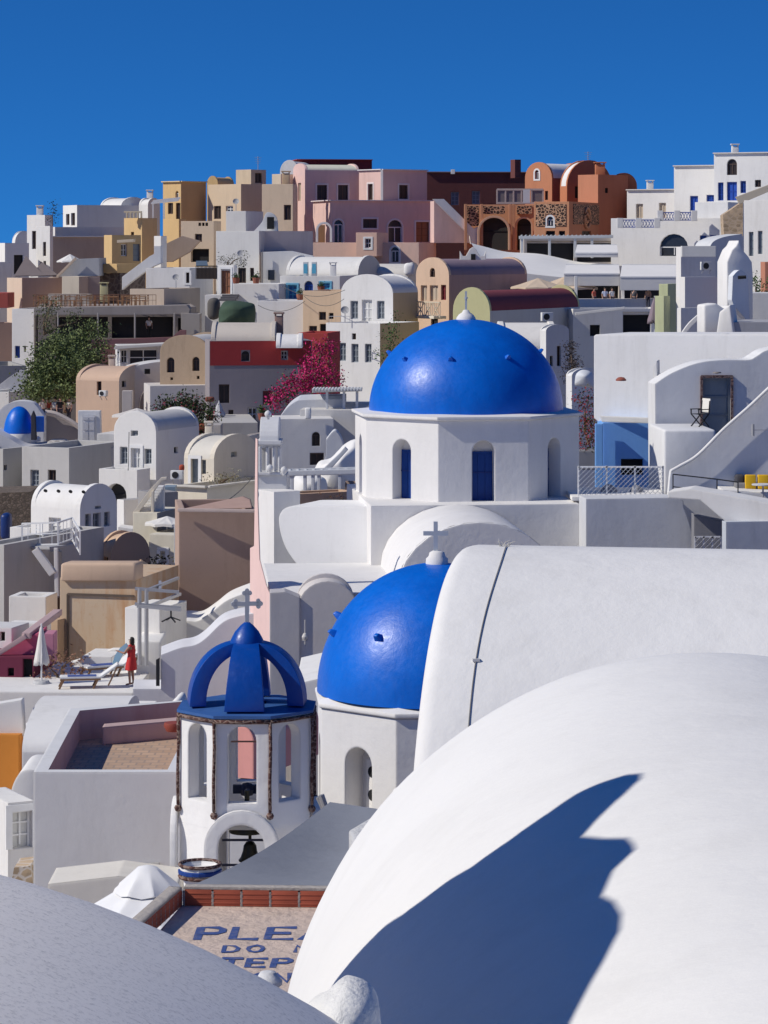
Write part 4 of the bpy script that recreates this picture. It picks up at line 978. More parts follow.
# little blue dome
dm = thing('domed_chapel', P(18, 447, 166), 'small chapel with a blue dome tucked in a white arched wall at left', 'chapel')
c = P(19, 433, 165); r_ = 15.3/F*165
mb = MB(); mb.lathe(c, [(r_*math.cos(t*PI/2/9), 1.75*r_*math.sin(t*PI/2/9)) for t in range(10)], 28)
def bluepaint(key, base=(.0, .145, .66), dark=(.0, .11, .54), rough=.36):
    m, nt, b = new_mat('blue_paint'); pos = scaled_pos(nt, 1, 1, 1)
    n1 = noise_node(nt, pos, .9, 5, .6); n2 = noise_node(nt, pos, 7, 5, .7)
    st = noise_node(nt, scaled_pos(nt, 2.2, 2.2, .35), 1.6, 5, .7)
    c0 = mixcol(nt, ramp(nt, n1, [(.32, (0, 0, 0)), (.68, (1, 1, 1))]), dark, base)
    c1 = mixcol(nt, ramp(nt, st, [(.52, (0, 0, 0)), (.74, (.4, .4, .4))]), c0, tuple(x*.75 for x in dark))
    c2 = mixcol(nt, ramp(nt, n2, [(.62, (0, 0, 0)), (.80, (.22, .22, .22))]), c1, (.0, .22, .82))
    nt.links.new(c2, b.inputs['Base Color'])
    nt.links.new(ramp(nt, n2, [(.3, (rough-.05,)*3), (.75, (rough+.14,)*3)]), b.inputs['Roughness'])
    b.inputs['Specular IOR Level'].default_value = .45
    bn = nt.nodes.new('ShaderNodeBump'); bn.inputs['Strength'].default_value = .35; bn.inputs['Distance'].default_value = .04
    nt.links.new(noise_node(nt, pos, 2.4, 6, .65), bn.inputs['Height']); nt.links.new(bn.outputs[0], b.inputs['Normal'])
    return m
M_DOME = bluepaint('dome')
mb.build('dome', M_DOME, dm, smooth=1)
mb = MB(); mb.lathe(c, [(r_*1.04, 0), (r_*1.08, -.1), (r_*1.08, -.5), (r_*.8, -1.6)], 24); mb.build('drum', plaster(WH2), dm, smooth=40)
pxbox('blue painted box beside the small blue dome', 35.5, 44, 417, 432, 164, .8, mat=M_DOME, name='blue_box', cat='box', a=10)
MB().tube([P(33, 438, 163.8), P(33.5, 412, 163.8)], [.3, .22], 8); slab('dark folded parasol wedged beside the small blue dome', [(31, 440), (31, 416), (33, 411), (35, 416), (36, 440)], 163.6, .5, (.05, .05, .06), name='folded_parasol', cat='umbrella')
slab('white arched wall curving around the small blue dome', curve([(-8, 420), (4, 406), (18, 401), (33, 403), (41, 412)])+[(44, 416), (44, 447), (-8, 447)], 168.5, 1.2, (.66, .66, .66), name='curved_wall')
mb = MB(); mb.lathe(P(19, 434, 164.5)+Vector((0, 1.2, -.3)), [(r_*1.25, -.2), (r_*1.25, 0), (r_*1.1, .1)], 20); tag(mb.build('roof_ledge', plaster(WH2), smooth=40), 'rounded white ledge under the small blue dome', 'ledge')
slab('white sloping shoulder below the small blue dome', curve([(-8, 432), (8, 438), (24, 446), (46, 448)])+[(46, 462), (-8, 462)], 162, 4, (.60, .60, .62), name='curved_wall')
# grey houses
h = house('grey house with two shuttered windows and a rock edge behind', 158, 22, 69, 91, 448, a=24, col=(0.565, 0.551, 0.531), colR=(0.475, 0.463, 0.446), ops=[('L', 30.5, 470, 39, 486, 'g'), ('L', 48, 470, 56, 485, 'k')], name='house', D=6)
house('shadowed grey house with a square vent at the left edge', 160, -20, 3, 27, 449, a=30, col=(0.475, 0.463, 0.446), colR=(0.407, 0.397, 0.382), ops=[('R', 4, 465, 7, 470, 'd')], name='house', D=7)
pxbox('rough white rubble pile on the roof of the grey house', 46, 66, 441, 449, 163, 2, mat=rubble((.5, .47, .44), (.3, .28, .26), 3), name='rubble_pile', cat='rubble', bevel=.3)
house('grey wall with a lattice gate between the grey house and the white vault', 162, 88, 94, 118, 448, a=72, col=(0.520, 0.507, 0.489), name='wall', cat='wall', roof='cap')
slab('rough brown dry stone terrace wall at the left', [(-10, 493), (30, 492), (34, 520), (34, 548), (-10, 548)], 150, 4, mat=rubble((.17, .13, .10), (.10, .08, .06), 5.5), name='dry_stone_wall')
pxbox('dark blue plastic barrel at the left edge', 0, 10, 514, 540, 143, 1, mat=flat((.01, .035, .16), .4), name='barrel', cat='barrel', bevel=.2)
# white vault with two floors
h = house('white vaulted house with a framed door and round gable above an arched porch', 150, 114, 156, 199, 431, a=24, col=WH, colR=(0.780, 0.760, 0.733), roof='vL', rise=17, rcol=(0.588, 0.573, 0.552), ops=[('L', 131, 422, 138, 436, 'g'), ('L', 120, 447, 127.5, 464, 'g'), ('L', 131, 448, 140.5, 478, 'Ws'), ('L', 144.5, 449, 151.5, 464, 'g'), ('R', 174, 447, 178, 453, 'd')], name='vaulted_house')
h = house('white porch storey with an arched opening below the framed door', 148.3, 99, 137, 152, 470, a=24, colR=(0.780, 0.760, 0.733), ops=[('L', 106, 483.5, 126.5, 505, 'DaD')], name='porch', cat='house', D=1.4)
house('white pier block between the porch and the tan vault', 143, 117, 124, 134, 500, a=45, name='block_house', D=4)
slab('white ledge at the foot of the arched porch', [(118, 527), (133, 529), (133, 534), (118, 531)], 141.5, 1.5, WH, name='ledge')
# cream vaulted house
h = house('cream vaulted house with two narrow doors beside the garden of agaves', 142, 184, 214, 255, 459, a=26, col=CREAM, colR=(.64, .58, .50), roof='vR', rise=20, rcol=(.70, .66, .58), ops=[('L', 191, 458, 198.5, 486, 'Gs'), ('L', 201, 460, 206, 474, 'g'), ('R', 231, 446, 237, 452, 'g')], name='vaulted_house', D=4.6)
house('second pale vault half hidden behind the cream vaulted house', 148, 238, 242, 262, 440, a=60, col=(.66, .60, .53), roof='vR', rise=6, name='vaulted_house', D=7)
h = house('cream terrace block under the vaulted house with a shaded right wall', 138, 168, 207, 258, 488, a=32, col=(.70, .64, .53), colR=(0.565, 0.551, 0.531), name='terrace_block', cat='house', D=7, cap=(.6, .57, .52))
pxbox('grey water tank on the wall behind the cream vault', 206, 221, 425, 436, 150, 1.6, (.44, .41, .38), name='water_tank', cat='tank')
ac_unit('white air conditioner left of the cream vaulted house', 178, 479, 139, -10, .6)
pxbox('red flower pot on the air conditioner by the cream house', 179, 184, 465, 471, 139.5, .4, (.45, .09, .05), name='flower_pot', cat='flower pot', bevel=.08)
tree('spiky dry agave garden on the cream terrace', [(220, 481, 140, .9, .2, .5), (230, 478, 141, .7, .35, .5)], 300, .13, (.20, .17, .10), (.34, .32, .22), name='agave', cat='plant', seed=14)
pxbox('tall blue grey water tank below the cream house', 164, 175, 487, 505, 136, 1.2, mat=flat((.24, .31, .37), .5), name='water_tank', cat='tank')
# terrace behind & walls
house('mauve brown low wall below the red banded house', 160, 200, 206, 258, 423, a=84, col=(0.520, 0.507, 0.489), roof='cap', name='low_wall', cat='wall')
# cream stairs
st = thing('stairway', P(145, 514, 134), 'cream stair with white steps climbing to the cream house', 'stairs')
mb = MB()
for k in range(9):
    a = P(138.5+k*1.75, 513-k*2.85, 130.2+k*.06); mb.obox(a, (.5, .0, 0), (0, .8, 0), (0, 0, .16)); mb.obox(a+Vector((0, 0, -3)), (.5, 0, 0), (0, .8, 0), (0, 0, 3.0))
mb.build('steps', plaster(WH), st)
slab('', [(133, 512), (150, 489), (161, 477.5), (167, 477), (167, 480), (162, 481), (137, 515), (137, 540), (133, 540)], 130, .22, CREAM, parent=st, part='parapet')
slab('', [(151, 492), (154, 490), (154, 514), (151, 514)], 129.9, .25, CREAM, parent=st, part='newel')
house('cream wall in front of the stair landing', 129.5, 133, 157, 172, 513, a=18, col=(.68, .64, .54), colR=(.2, .2, .21), name='courtyard_wall', cat='wall', D=3, roof='cap')  # near-black right wall paints shade onto the cream plaster
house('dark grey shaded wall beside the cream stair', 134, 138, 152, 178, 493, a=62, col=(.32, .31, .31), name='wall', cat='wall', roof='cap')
umbrella_open('white parasol over a small courtyard below the stair', 167, 516, 129, 1.02, 2.2, .30)
h = house('cream courtyard house with a small door and vent', 127, 149, 177, 185, 535, a=16, col=(.68, .64, .54), ops=[('L', 160.5, 551, 165.5, 565, 'Ws'), ('L', 156, 549, 157.5, 556, 'k')], name='house', D=4, roof='cap')
pxbox('round red tiled table top in the white courtyard', 159, 173, 534, 537, 128.2, .8, (.42, .12, .05), name='table', cat='table', bevel=.05)
slab('white drain edge beside the big brown wall', [(174, 525), (180, 519), (180, 580), (174, 572)], 124.5, .5, WH, name='drain_wall', cat='wall')
# stone gable house and long red one
h = house('tan stone gable house with two arched windows', 172, 160, 209, 214, 352, a=10, mat=plaster((.44, .33, .23), .8, 2.2), roof='vL', rise=15, ops=[('L', 167, 357.5, 174.5, 372.5, 'ka'), ('L', 192.5, 357, 199.5, 371, 'ka'), ('L', 170.5, 377.5, 173, 380, 'd'), ('L', 197, 376, 199.5, 379, 'd')], rcol=(0.565, 0.551, 0.531), name='vaulted_house', D=6)
slab('grey white base wall below the stone gable house', [(150, 386), (209.5, 385), (209.5, 424), (150, 424)], 171, 4, (.60, .57, .54), name='base_wall', cat='wall', a=10)
h = house('long grey house with a deep red band and small windows', 168, 205, 209.5, 312, 341, a=82, mat=plaster((.29, .26, .27), .35), ops=[('R', 219, 384.5, 229.5, 403, 'k'), ('R', 248, 407.5, 257, 421, 'w'), ('R', 263, 391, 273, 405, 'r'), ('R', 241.5, 351, 249.5, 361, 'ka'), ('R', 281, 351, 287.5, 359.5, 'w'), ('R', 228.5, 410, 233.5, 417, 'k')], name='house', rcol=(.4, .1, .09), roof='cap')
wl, wr = HW[h.name]; u0, z1 = wr.uz(209.7, 341.2); u1, z0 = wr.uz(311, 365)
wins = []
mb = MB()
hs = [wr.uz(*q) for q in ((241, 361.5), (250, 350), (281, 360), (288, 350.5))]
(ua, za), (ub, zb_), (uc, zc), (ud, zd) = hs
loop = [wr.pt(u0+.02, z0, .03), wr.pt(u1, z0, .03), wr.pt(u1, z1, .03), wr.pt(u0+.02, z1, .03)]
def rh(a, b, c, d): return [wr.pt(a, b, .03), wr.pt(c, b, .03), wr.pt(c, d, .03), wr.pt(a, d, .03)]
mb.poly3([loop, rh(ua, za, ub, zb_), rh(uc, zc, ud, zd)])
mb.build('painted_band', plaster(RED, .35), h)
house('cream barrel vault lying on the red banded house', 169.5, 206, 211, 279, 341, a=80, col=(.62, .56, .48), roof='vL', rise=0, name='block_house', cat='house', rim=0)
def longvault(label, x0, x1, ybase, ytop, Y, col, dep, name='barrel_vault', cat='roof', ang=0, mat=None, flare=0, wallh=0, rim=.07):
    """barrel vault lying across the view, axis to the right, both end gables closed"""
    r = thing(name, P((x0+x1)/2, ybase, Y), label, cat); a = P(x0, ybase, Y); b = P(x1, ybase, Y); L = (b.x-a.x)/math.cos(R(ang)); e = Vector((math.cos(R(ang)), math.sin(R(ang)), 0)); n = Vector((-e.y, e.x, 0))
    h = (ybase-ytop)/F*Y; mb = MB(); seg = 20; pr = [(dep/2-dep/2*math.cos(PI*i/seg), h*math.sin(PI*i/seg)) for i in range(seg+1)]
    for i in range(seg):
        p = lambda k: a+n*pr[k][0]+Vector((0, 0, pr[k][1])); mb.quad(p(i), p(i+1), p(i+1)+e*L, p(i)+e*L)
    mb.build('vault_roof', mat or plaster(col), r, smooth=1)
    mb = MB()
    for q in (a, a+e*L):
        mb.poly3([[q+n*x+Vector((0, 0, z)) for x, z in pr]])
        for i in range(seg):
            u, v = pr[i], pr[i+1]; s = 1 if q is not a else -1
            U = q+n*u[0]+Vector((0, 0, u[1])); V_ = q+n*v[0]+Vector((0, 0, v[1])); k = e*.25*(-s); up = Vector((0, 0, rim))
            if rim < .03: continue
            mb.quad(U+up, V_+up, V_+k+up, U+k+up); mb.quad(U, V_, V_+up, U+up); mb.quad(U+k, V_+k, V_+k+up, U+k+up)
    if wallh: mb.obox(a-Vector((0, 0, wallh)), e*L, n*dep, (0, 0, wallh))
    mb.build('gable', mat or plaster(col), r); return r
longvault('cream barrel vault over the red banded house beside the stone gable', 211, 275, 341, 323.5, 168.5, (.58, .52, .45), 4.5)
longvault('small white vault between the cream vault and the red block', 276, 302, 348, 335, 166.5, WH, 3)
house('red block with a balcony corner behind the bougainvillea', 178, 298, 328, 334, 333, a=10, col=(.46, .07, .06), name='house', D=4)
h = tree('magenta bougainvillea spilling over the grey wall', [(316, 368, 160, .95, .6, .7), (302, 381, 158, 1.1, .5, .8), (328, 378, 158, .75, .5, .7), (288, 394, 156, .9, .35, .6), (276, 403, 155, .5, .5, .5), (312, 384, 157, .9, .5, .8), (322, 350, 162, .7, .6, .6)], 5200, .15, (.04, .05, .02), (.10, .10, .04), flowers=(.8, (.22, .006, .06), (.75, .04, .20)), trunk=(P(312, 412, 158), .1), name='bougainvillea', cat='plant', seed=31)
tree('dark green oleander with pink blossom in front of the grey base wall', [(182, 408, 158, 1.1, .8, .8), (196, 418, 157, 1.1, 1.0, .8), (172, 408, 158, .8, .5, .6), (203, 428, 156, .5, .7, .5)], 4200, .16, (.02, .035, .012), (.07, .09, .035), flowers=(.12, (.2, .02, .05), (.4, .1, .12)), name='oleander', cat='plant', seed=33)
pxbox('clay pot below the oleander bush', 199, 205, 424, 431, 155.5, .4, (.30, .09, .05), name='flower_pot', cat='flower pot', bevel=.08)
umbrella_closed('folded white parasol by the grey house near the oleander', 219, 402, 423, 165.5, .3, (.5, .5, .52))
pxbox('brown round tray table beside the folded white parasol', 205, 214, 397, 402, 166.5, .5, (.2, .07, .05), name='table', cat='table', bevel=.1)
# white house behind the belfry
h = house('white house with an arched window behind the belfry', 134, 272, 276, 334, 419, a=84, col=(0.701, 0.683, 0.659), ops=[('R', 312, 432, 320, 446, 'ka'), ('R', 310, 453, 324, 465, 'k')], name='house', roof='cap')
slab('grey white vault gable with a rounded left shoulder behind the belfry', curve([(278, 420), (286, 409), (295, 402), (304, 400), (345, 399)])+[(345, 425), (278, 425)], 138, 5, (.56, .57, .60), name='vaulted_house', cat='house')
slab('white stair wall with a round shoulder right of the arched window', curve([(326, 440), (334, 431), (340, 436), (344, 446)])+[(346, 490), (322, 490), (322, 470), (326, 455)], 131, 1.5, (.60, .61, .63), name='stair_wall')
pg = thing('pergola', P(340, 418, 140), 'white roof terrace pergola beside the large dome', 'pergola')
mb = MB()
for x, Y in ((327, 137), (344, 137), (357, 137), (327, 142), (357, 142)): mb.bar(P(x, 418, Y), P(x, 389, Y), .13)
mb.bar(P(312, 391, 137), P(362, 389.5, 137), .16); mb.bar(P(314, 390, 142), P(362, 388.5, 142), .14)
for k in range(16): mb.bar(P(313+k*3.2, 390, 136.5), P(315+k*3.1, 388, 143), .1)
mb.build('beams', plaster((.62, .63, .64)), pg)
house('white roof terrace room below the pergola', 136, 300, 362, 370, 410, a=4, col=(0.621, 0.606, 0.584), name='rooftop_room', D=8, roof='cap', ops=[])
pxbox('dark window under the white pergola', 329, 342, 395, 405, 141.5, .2, mat=M_GLASS, name='window', cat='window')
pxbox('grey sofa in the shade of the white pergola', 330, 356, 408, 417, 138, 1, (.42, .44, .48), name='sofa', cat='sofa', bevel=.12)
pxbox('white jar like pedestal left of the pergola', 305, 311, 408, 419, 133.5, .5, WH, name='pedestal', cat='pedestal', bevel=.05)
# white cave rocks + pergola behind church
mb = MB()
def rock(label, pts, Y, th, mat, name='rock_shaped_wall', cat='wall', seed=1, parent=None, amp=.12):
    """rounded lump: outline in pixels inflated to th metres"""
    q = [P(x, y, Y) for x, y in pts]; c = sum(q, Vector())/len(q); mb = MB(); M = 7; n = len(q)
    rnd = Vector((seed*3.1, seed, 0))
    for s in (-1, 1):
        for k in range(M+1):
            f = math.sin(PI/2*(1-k/M)); d = math.sqrt(max(0, 1-f*f))
            for v in q:
                p = c+(v-c)*f; p.y = Y+s*d*th/2
                p += Vector((noise.noise(p*1.3+rnd), noise.noise(p*1.3+rnd*2), noise.noise(p*1.3-rnd)))*amp*(.3 if k == 0 else 1)
                mb.v.append(p)
        b = 0 if s == -1 else (M+1)*n
        for k in range(M):
            for i in range(n): mb.f.append([b+k*n+i, b+k*n+(i+1) % n, b+(k+1)*n+(i+1) % n, b+(k+1)*n+i])
    for i in range(n): mb.f.append([i, (i+1) % n, (M+1)*n+(i+1) % n, (M+1)*n+i])
    o = mb.build(name, mat, parent, smooth=1)
    if parent is None: tag(o, label, cat)
    return o
rock('lumpy whitewashed rock mass behind the church pergola', curve([(316, 500), (313, 476), (318, 463), (330, 459), (338, 452), (346, 446), (358, 440), (364, 455), (364, 500)], 4), 121, 4, plaster(WH, .2), name='whitewashed_rock', cat='rock', seed=5)
rock('whitewashed rock lump with little dark hollows by the pergola', curve([(292, 500), (294, 478), (302, 474), (314, 476), (326, 480), (326, 500)], 4), 118, 3, plaster(WH, .2), name='whitewashed_rock', cat='rock', seed=6)
slab('white stair parapet rising to the right among the rocks', [(322, 470), (340, 453), (345, 447), (348, 450), (330, 470), (324, 474)], 117, .4, (.66, .67, .68), name='stair_parapet')
pg = thing('pergola', P(320, 492, 112), 'low white pergola on the terrace behind the church wing', 'pergola')
mb = MB()
for x in (292, 305, 313, 319, 340): mb.bar(P(x, 500, 112), P(x, 473, 112), .14)
mb.bar(P(285, 473.5, 112), P(356, 471.5, 112), .2); mb.bar(P(288, 471, 116), P(356, 469, 116), .16)
for k in range(9): mb.bar(P(290+k*8, 473, 112), P(290+k*8, 470.5, 116), .1)
mb.build('beams', plaster((.66, .68, .70)), pg)
h = house('tan terrace wall with a recessed brown bay behind the church wing', 108, 285, 300, 356, 494, a=60, col=(.58, .40, .27), colR=(.36, .25, .20), name='terrace_wall', cat='wall', rcol=(.5, .4, .33))
pxbox('brown timber bench top among the rocks near the dome', 345, 360, 484, 491, 114, 1.5, (.25, .18, .14), name='bench', cat='bench')
tree('reddish potted plants along the tan bay', [(340, 503, 107.6, .8, .18, .3), (352, 502, 107.6, .2, .25, .2)], 200, .1, (.05, .05, .02), (.15, .06, .04), name='potted_plant', cat='plant', seed=40)

# ================================================================== lower left
h = house('white barrel vaulted house with a grey gable and railed terrace', 124, 31, 80, 117, 510, a=38, col=WH, colR=(0.780, 0.760, 0.733), roof='vR', rise=22, rcol=WH, ops=[('L', 49, 518, 61, 541, 'W'), ('R', 85, 514, 91, 530, 'g'), ('R', 93, 513, 101, 535, 'g'), ('R', 104, 512, 110, 526, 'g'), ('R', 95, 495.5, 101, 506, 'g')], name='vaulted_house')
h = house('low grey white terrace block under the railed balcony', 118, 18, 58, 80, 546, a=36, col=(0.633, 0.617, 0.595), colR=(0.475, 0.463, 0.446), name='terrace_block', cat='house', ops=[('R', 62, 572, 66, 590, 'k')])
railing('white metal balcony railing in front of the barrel vaulted house', [P(22, 547, 116.5), P(58, 546, 116), P(72, 541, 118), P(80, 555, 115)], .95, .5, M_WHT, .05)
mb = MB(); mb.bar(P(20, 546, 117), P(58, 547.5, 115.5), .9, .12); tag(mb.build('balcony_slab', plaster((.4, .4, .41))), 'thin grey slab carrying the white metal railing', 'balcony')
mb = MB(); mb.bar(P(35, 549, 114.5), P(53, 574, 114.5), .25, .3); mb.bar(P(56, 548, 114.5), P(57, 598, 114.5), .16); tag(mb.build('stair_beam', plaster(WH)), 'white slanted stair beam and post under the balcony', 'beam')
make_w = make_chair('white terrace chair on the railed balcony', M_WHT, name='chair'); p = P(43, 545, 118.2); make_w.location = p; make_w.rotation_euler = (0, 0, 2.4)
house('white rendered block left of the barrel vaulted house', 126, 10, 30, 36, 528, a=24, name='block_house', D=5)
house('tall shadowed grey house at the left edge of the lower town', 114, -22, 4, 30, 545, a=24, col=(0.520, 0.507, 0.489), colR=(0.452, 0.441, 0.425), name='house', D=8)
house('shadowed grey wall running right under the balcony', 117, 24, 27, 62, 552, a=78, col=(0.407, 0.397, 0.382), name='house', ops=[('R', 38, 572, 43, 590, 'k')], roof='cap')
h = house('small white terrace block with a flat front and two vents', 107.5, 9, 46, 58, 597, a=10, ops=[('L', 32, 607.5, 35, 610, 'd')], name='block_house', D=1.5, col=WH)
house('white lower ledge below the small vented block', 103, 8, 44, 47, 624, a=12, name='ledge_block', cat='wall', D=.8, roof='cap')
house('bluish white cube at the left edge with a tiny window', 100, -20, 12, 18, 628, a=16, col=(0.655, 0.639, 0.616), name='block_house', D=1.5, ops=[('L', 0, 632, 5, 641, 'k')], roof='cap')
pxbox('dark brown timber fence panel beside the ochre building', 47, 59, 598, 617, 110, .6, (.06, .035, .03), name='fence_panel', cat='fence')
house('tan terracotta barrel vault behind the ochre building', 121, 100, 111, 150, 557, a=58, col=(.60, .42, .29), colR=(.34, .25, .20), roof='vR', rise=21, name='vaulted_house', ops=[('L', 104, 557, 108, 563, 'd')], rcol=(.56, .40, .28))
rock('rounded orange tan plaster lump beside the terracotta vault', curve([(142, 575), (140, 560), (148, 566), (158, 574), (155, 582), (148, 584)], 4), 118, 2.5, plaster((.66, .44, .26)), seed=8)
tree('dry dark shrubs beside the courtyard house', [(158, 564, 122, 1.0, .25, .5), (165, 571, 120, .8, .2, .5)], 260, .14, (.03, .03, .02), (.08, .07, .04), name='shrub', cat='plant', seed=44)
och = plaster((.56, .43, .30), .85, .8, stain_col=(.46, .20, .06))
h = house('weathered ochre building with a large stained panel', 104.6, 60, 136, 141, 580, a=14, mat=och, name='house', roof='cap', D=5)
slab('peach plaster band along the flat top of the weathered ochre building', [(60, 581), (60.5, 565), (62, 563), (134, 563), (136, 566), (136, 581)], 104.4, .9, (.56, .41, .30), a=-14, ref=136, name='parapet', bevel=.1)
wl, _ = HW[h.name]; u0, z1 = wl.uz(134, 596); u1, z0 = wl.uz(68, 700); mb = MB()
mb.bar(wl.pt(u0, z1, .03), wl.pt(u1, z1, .03), .08); mb.bar(wl.pt(u1, z1, .03), wl.pt(u1, z0, .03), .08); mb.build('conduit', flat((.12, .09, .07), .8), h)
house('narrow tan side house left of the weathered ochre building', 104.8, 52, 58, 61, 620, a=24, col=(.54, .38, .25), name='house', D=3, ops=[('L', 56.5, 641, 58.5, 652, 'd')], roof='cap')
h = house('deep pink house with a dark doorway behind the closed parasol', 98, -14, 34, 43, 657, a=6, mat=plaster((.16, .03, .06), .4), ops=[('L', 23, 659, 33, 684, 'd'), ('L', 8, 668, 14, 676, 'd')], name='house', D=3, roof='cap')
slab('bright pink gable wall with pale coping above the deep pink house', [(-6, 657), (0, 652), (24, 638), (42, 632), (42, 657)], 98.6, 1.5, (.50, .10, .18), name='gable_wall')
mb = MB(); mb.bar(P(-4, 655, 98.4), P(26, 636, 98.4), .16); mb.bar(P(26, 636, 98.4), P(58, 612, 103), .3, .2); tag(mb.build('coping', plaster((.5, .36, .36))), 'pale coping climbing the pink gable wall', 'coping')
pxbox('pink plaster strip right of the closed parasol', 43, 54, 634, 664, 98.6, 1, (.52, .22, .30), name='wall')
# sun terrace at Y~96
zt2 = CZ-(688-HZ)/F*97
h = house('broad white sun terrace with loungers and a thin step edge', 94.5, -30, 133, 140, 693, a=2, name='sun_terrace', cat='terrace', D=7, par=.02, rcol=WH)
umb = umbrella_closed('large folded white parasol on the sun terrace', 41.5, 626, 684, 96.7, .21, (.66, .64, .62))
lg = thing('sun_lounger', (0, 0, 0), 'wooden sun lounger with a blue striped towel on the white terrace', 'sun lounger')
mw = flat((.22, .12, .06), .6)
mb = MB(); mb.obox((0, -.33, .28), (1.35, 0, 0), (0, .66, 0), (0, 0, .05)); mb.build('frame', mw, lg)
mb = MB(); mb.obox((0, -.31, .335), (1.35, 0, 0), (0, .62, 0), (0, 0, .06)); mb.obox((1.35, -.31, .335), (.6, 0, .42), (0, .62, 0), (-.035, 0, .05)); mb.build('mattress', plaster((.74, .74, .73)), lg)
mb = MB(); mb.obox((.25, -.22, .396), (.95, 0, 0), (0, .44, 0), (0, 0, .012)); mb.build('towel', flat((.06, .10, .30), .9), lg)
for x in (.12, 1.25):
    for y in (-.3, .3): MB().bar((x-.15, y, 0), (x, y, .3), .06).build('leg', mw, lg)
MB().bar((1.9, -.3, .72), (1.6, -.3, .1), .05).build('backrest_prop', mw, lg)
p = P(60, 688, 95.7); lg.location = (p.x, p.y, CZ-(693-HZ)/F*94.5-.02); lg.rotation_euler = (0, 0, .12)
for k in lg.children: pass
l2 = copy_tree(lg); p = P(84, 688, 98); l2.location = (p.x, p.y, lg.location.z); l2.rotation_euler = (0, 0, .5); l2['label'] = 'second lounger with a white towel behind the striped one'
lg['group'] = l2['group'] = 'sun loungers on the white terrace'
house('white plaster seat block behind the sun loungers', 99.5, 82, 112, 118, 657, a=8, name='seat_block', cat='bench', D=2, roof='cap', zb=2)
slab('white sloping terrace wall behind the sun loungers', [(68, 664), (112, 650), (122, 650), (122, 676), (68, 676)], 100.8, .6, WH, name='sloping_wall')
tree('dry terracotta coloured bush by the closed parasol', [(62, 667, 98, .9, .6, .6), (50, 668, 98, .5, .4, .4)], 420, .12, (.16, .08, .05), (.36, .2, .13), name='dry_bush', cat='plant', seed=51)
person('woman in a red dress standing on the white sun terrace', P(131.5, 685.5, 96.1), face=R(-115), skin=(.34, .17, .11), dress=(.52, .03, .03), H=1.62, longhair=True,
       joints={'elR': (.24, -.14, 1.14), 'wrR': (.2, -.36, 1.18), 'haR': (.19, -.44, 1.2), 'elL': (-.24, -.1, 1.12), 'wrL': (-.2, -.32, 1.12), 'haL': (-.19, -.4, 1.13)})
slab('pale blue towel held out by the woman in red', [(112, 664), (115, 655), (120, 648), (126, 643), (128, 646), (123, 654), (120, 660), (117, 665)], 96.4, .03, mat=flat((.20, .34, .46), .9), name='towel', cat='towel', a=-20)
# white walls right of terrace
h = house('white walled house with a flat top behind the woman in red', 101, 125, 160, 176, 609, a=18, name='house', D=2.5, roof='cap', col=WH)
pxbox('white stepped wall in front of the steel pergola', 136, 161, 641, 690, 99, 2.5, WH, name='wall', bevel=.06)
slab('big white wall with a flowing curved top right of the woman in red', curve([(157, 626), (170, 622), (186, 621), (198, 621), (212, 612), (228, 600), (254, 590)])+[(256, 725), (157, 745), (157, 690)], 104, 3, WH, name='curved_wall')
slab('grey shaded wall with a swept curve behind the bell tower', curve([(161, 655), (180, 648), (195, 645), (206, 638), (222, 623), (236, 617), (262, 612)])+[(262, 745), (133, 745), (133, 689), (161, 689)], 92, 2, (.64, .64, .66), name='curved_wall', a=4)
slab('dark open grille hung on the curved wall', [(156, 660), (159.5, 658), (159.5, 686), (156, 686)], 91.8, .1, mat=M_BLACK, name='grille', cat='grille')
# steel pergola
pg = thing('pergola', P(145, 640, 106), 'grey steel pergola frame left of the big brown wall', 'pergola')
mb = MB()
for x, y0 in ((139.5, 588), (146.5, 589)): mb.tube([P(x, 665, 98.4), P(x, y0, 98.4)], .07, 10)
mb.build('posts', M_STEEL, pg); mb = MB()
for a, b in (((135, 588.5, 98.4), (179, 592, 98.4)), ((135, 604, 98.4), (181, 608, 98.3)), ((137, 606, 98.2), (181, 610, 98)), ((148, 590, 98.4), (178, 578, 105)), ((150, 606, 98.4), (180, 594, 104)), ((160, 582, 104), (160, 590, 98.4))): mb.bar(P(*a), P(*b), .1)
mb.build('beams', M_STEEL, pg)
mb = MB(); c = P(171, 610, 98.3); mb.tube([c, P(171, 618, 98.3)], .03, 6); b = P(171, 617, 98.3)
for k in range(4): mb.bar(b, b+Vector((.35*math.cos(k*PI/2+.5), .35*math.sin(k*PI/2+.5), -.14)), .04)
tag(mb.build('hanging_lamp', M_BLACK), 'small dark hanging lamp frame under the steel pergola', 'lamp')
slab('tan rubble terrace behind the steel pergola', [(138, 586), (180, 574), (180, 606), (138, 606)], 113, 3, (.46, .38, .30), name='terrace_wall')
# big brown wall building
h = house('tall brown rendered wall building with a sloping roof behind the bell tower', 110, 175, 179, 255, 510.5, a=84, mat=plaster((.45, .325, .26), .6, .7), name='house', cat='house', par=.7, rcol=(.50, .34, .28))
wl, wr = HW[h.name]
mb = MB(); mb.prism([P(181, 509.8, 110.6), P(252, 508, 110.6), P(250, 500, 112), P(243, 497, 112.5)], (0, .4, 0)); mb.build('sloped_parapet', plaster((.44, .30, .25)), h)
mb = MB(); mb.bar(P(178, 510, 109.8), P(255, 511, 109.6), .2, .12); mb.build('coping', plaster((.56, .46, .42)), h)
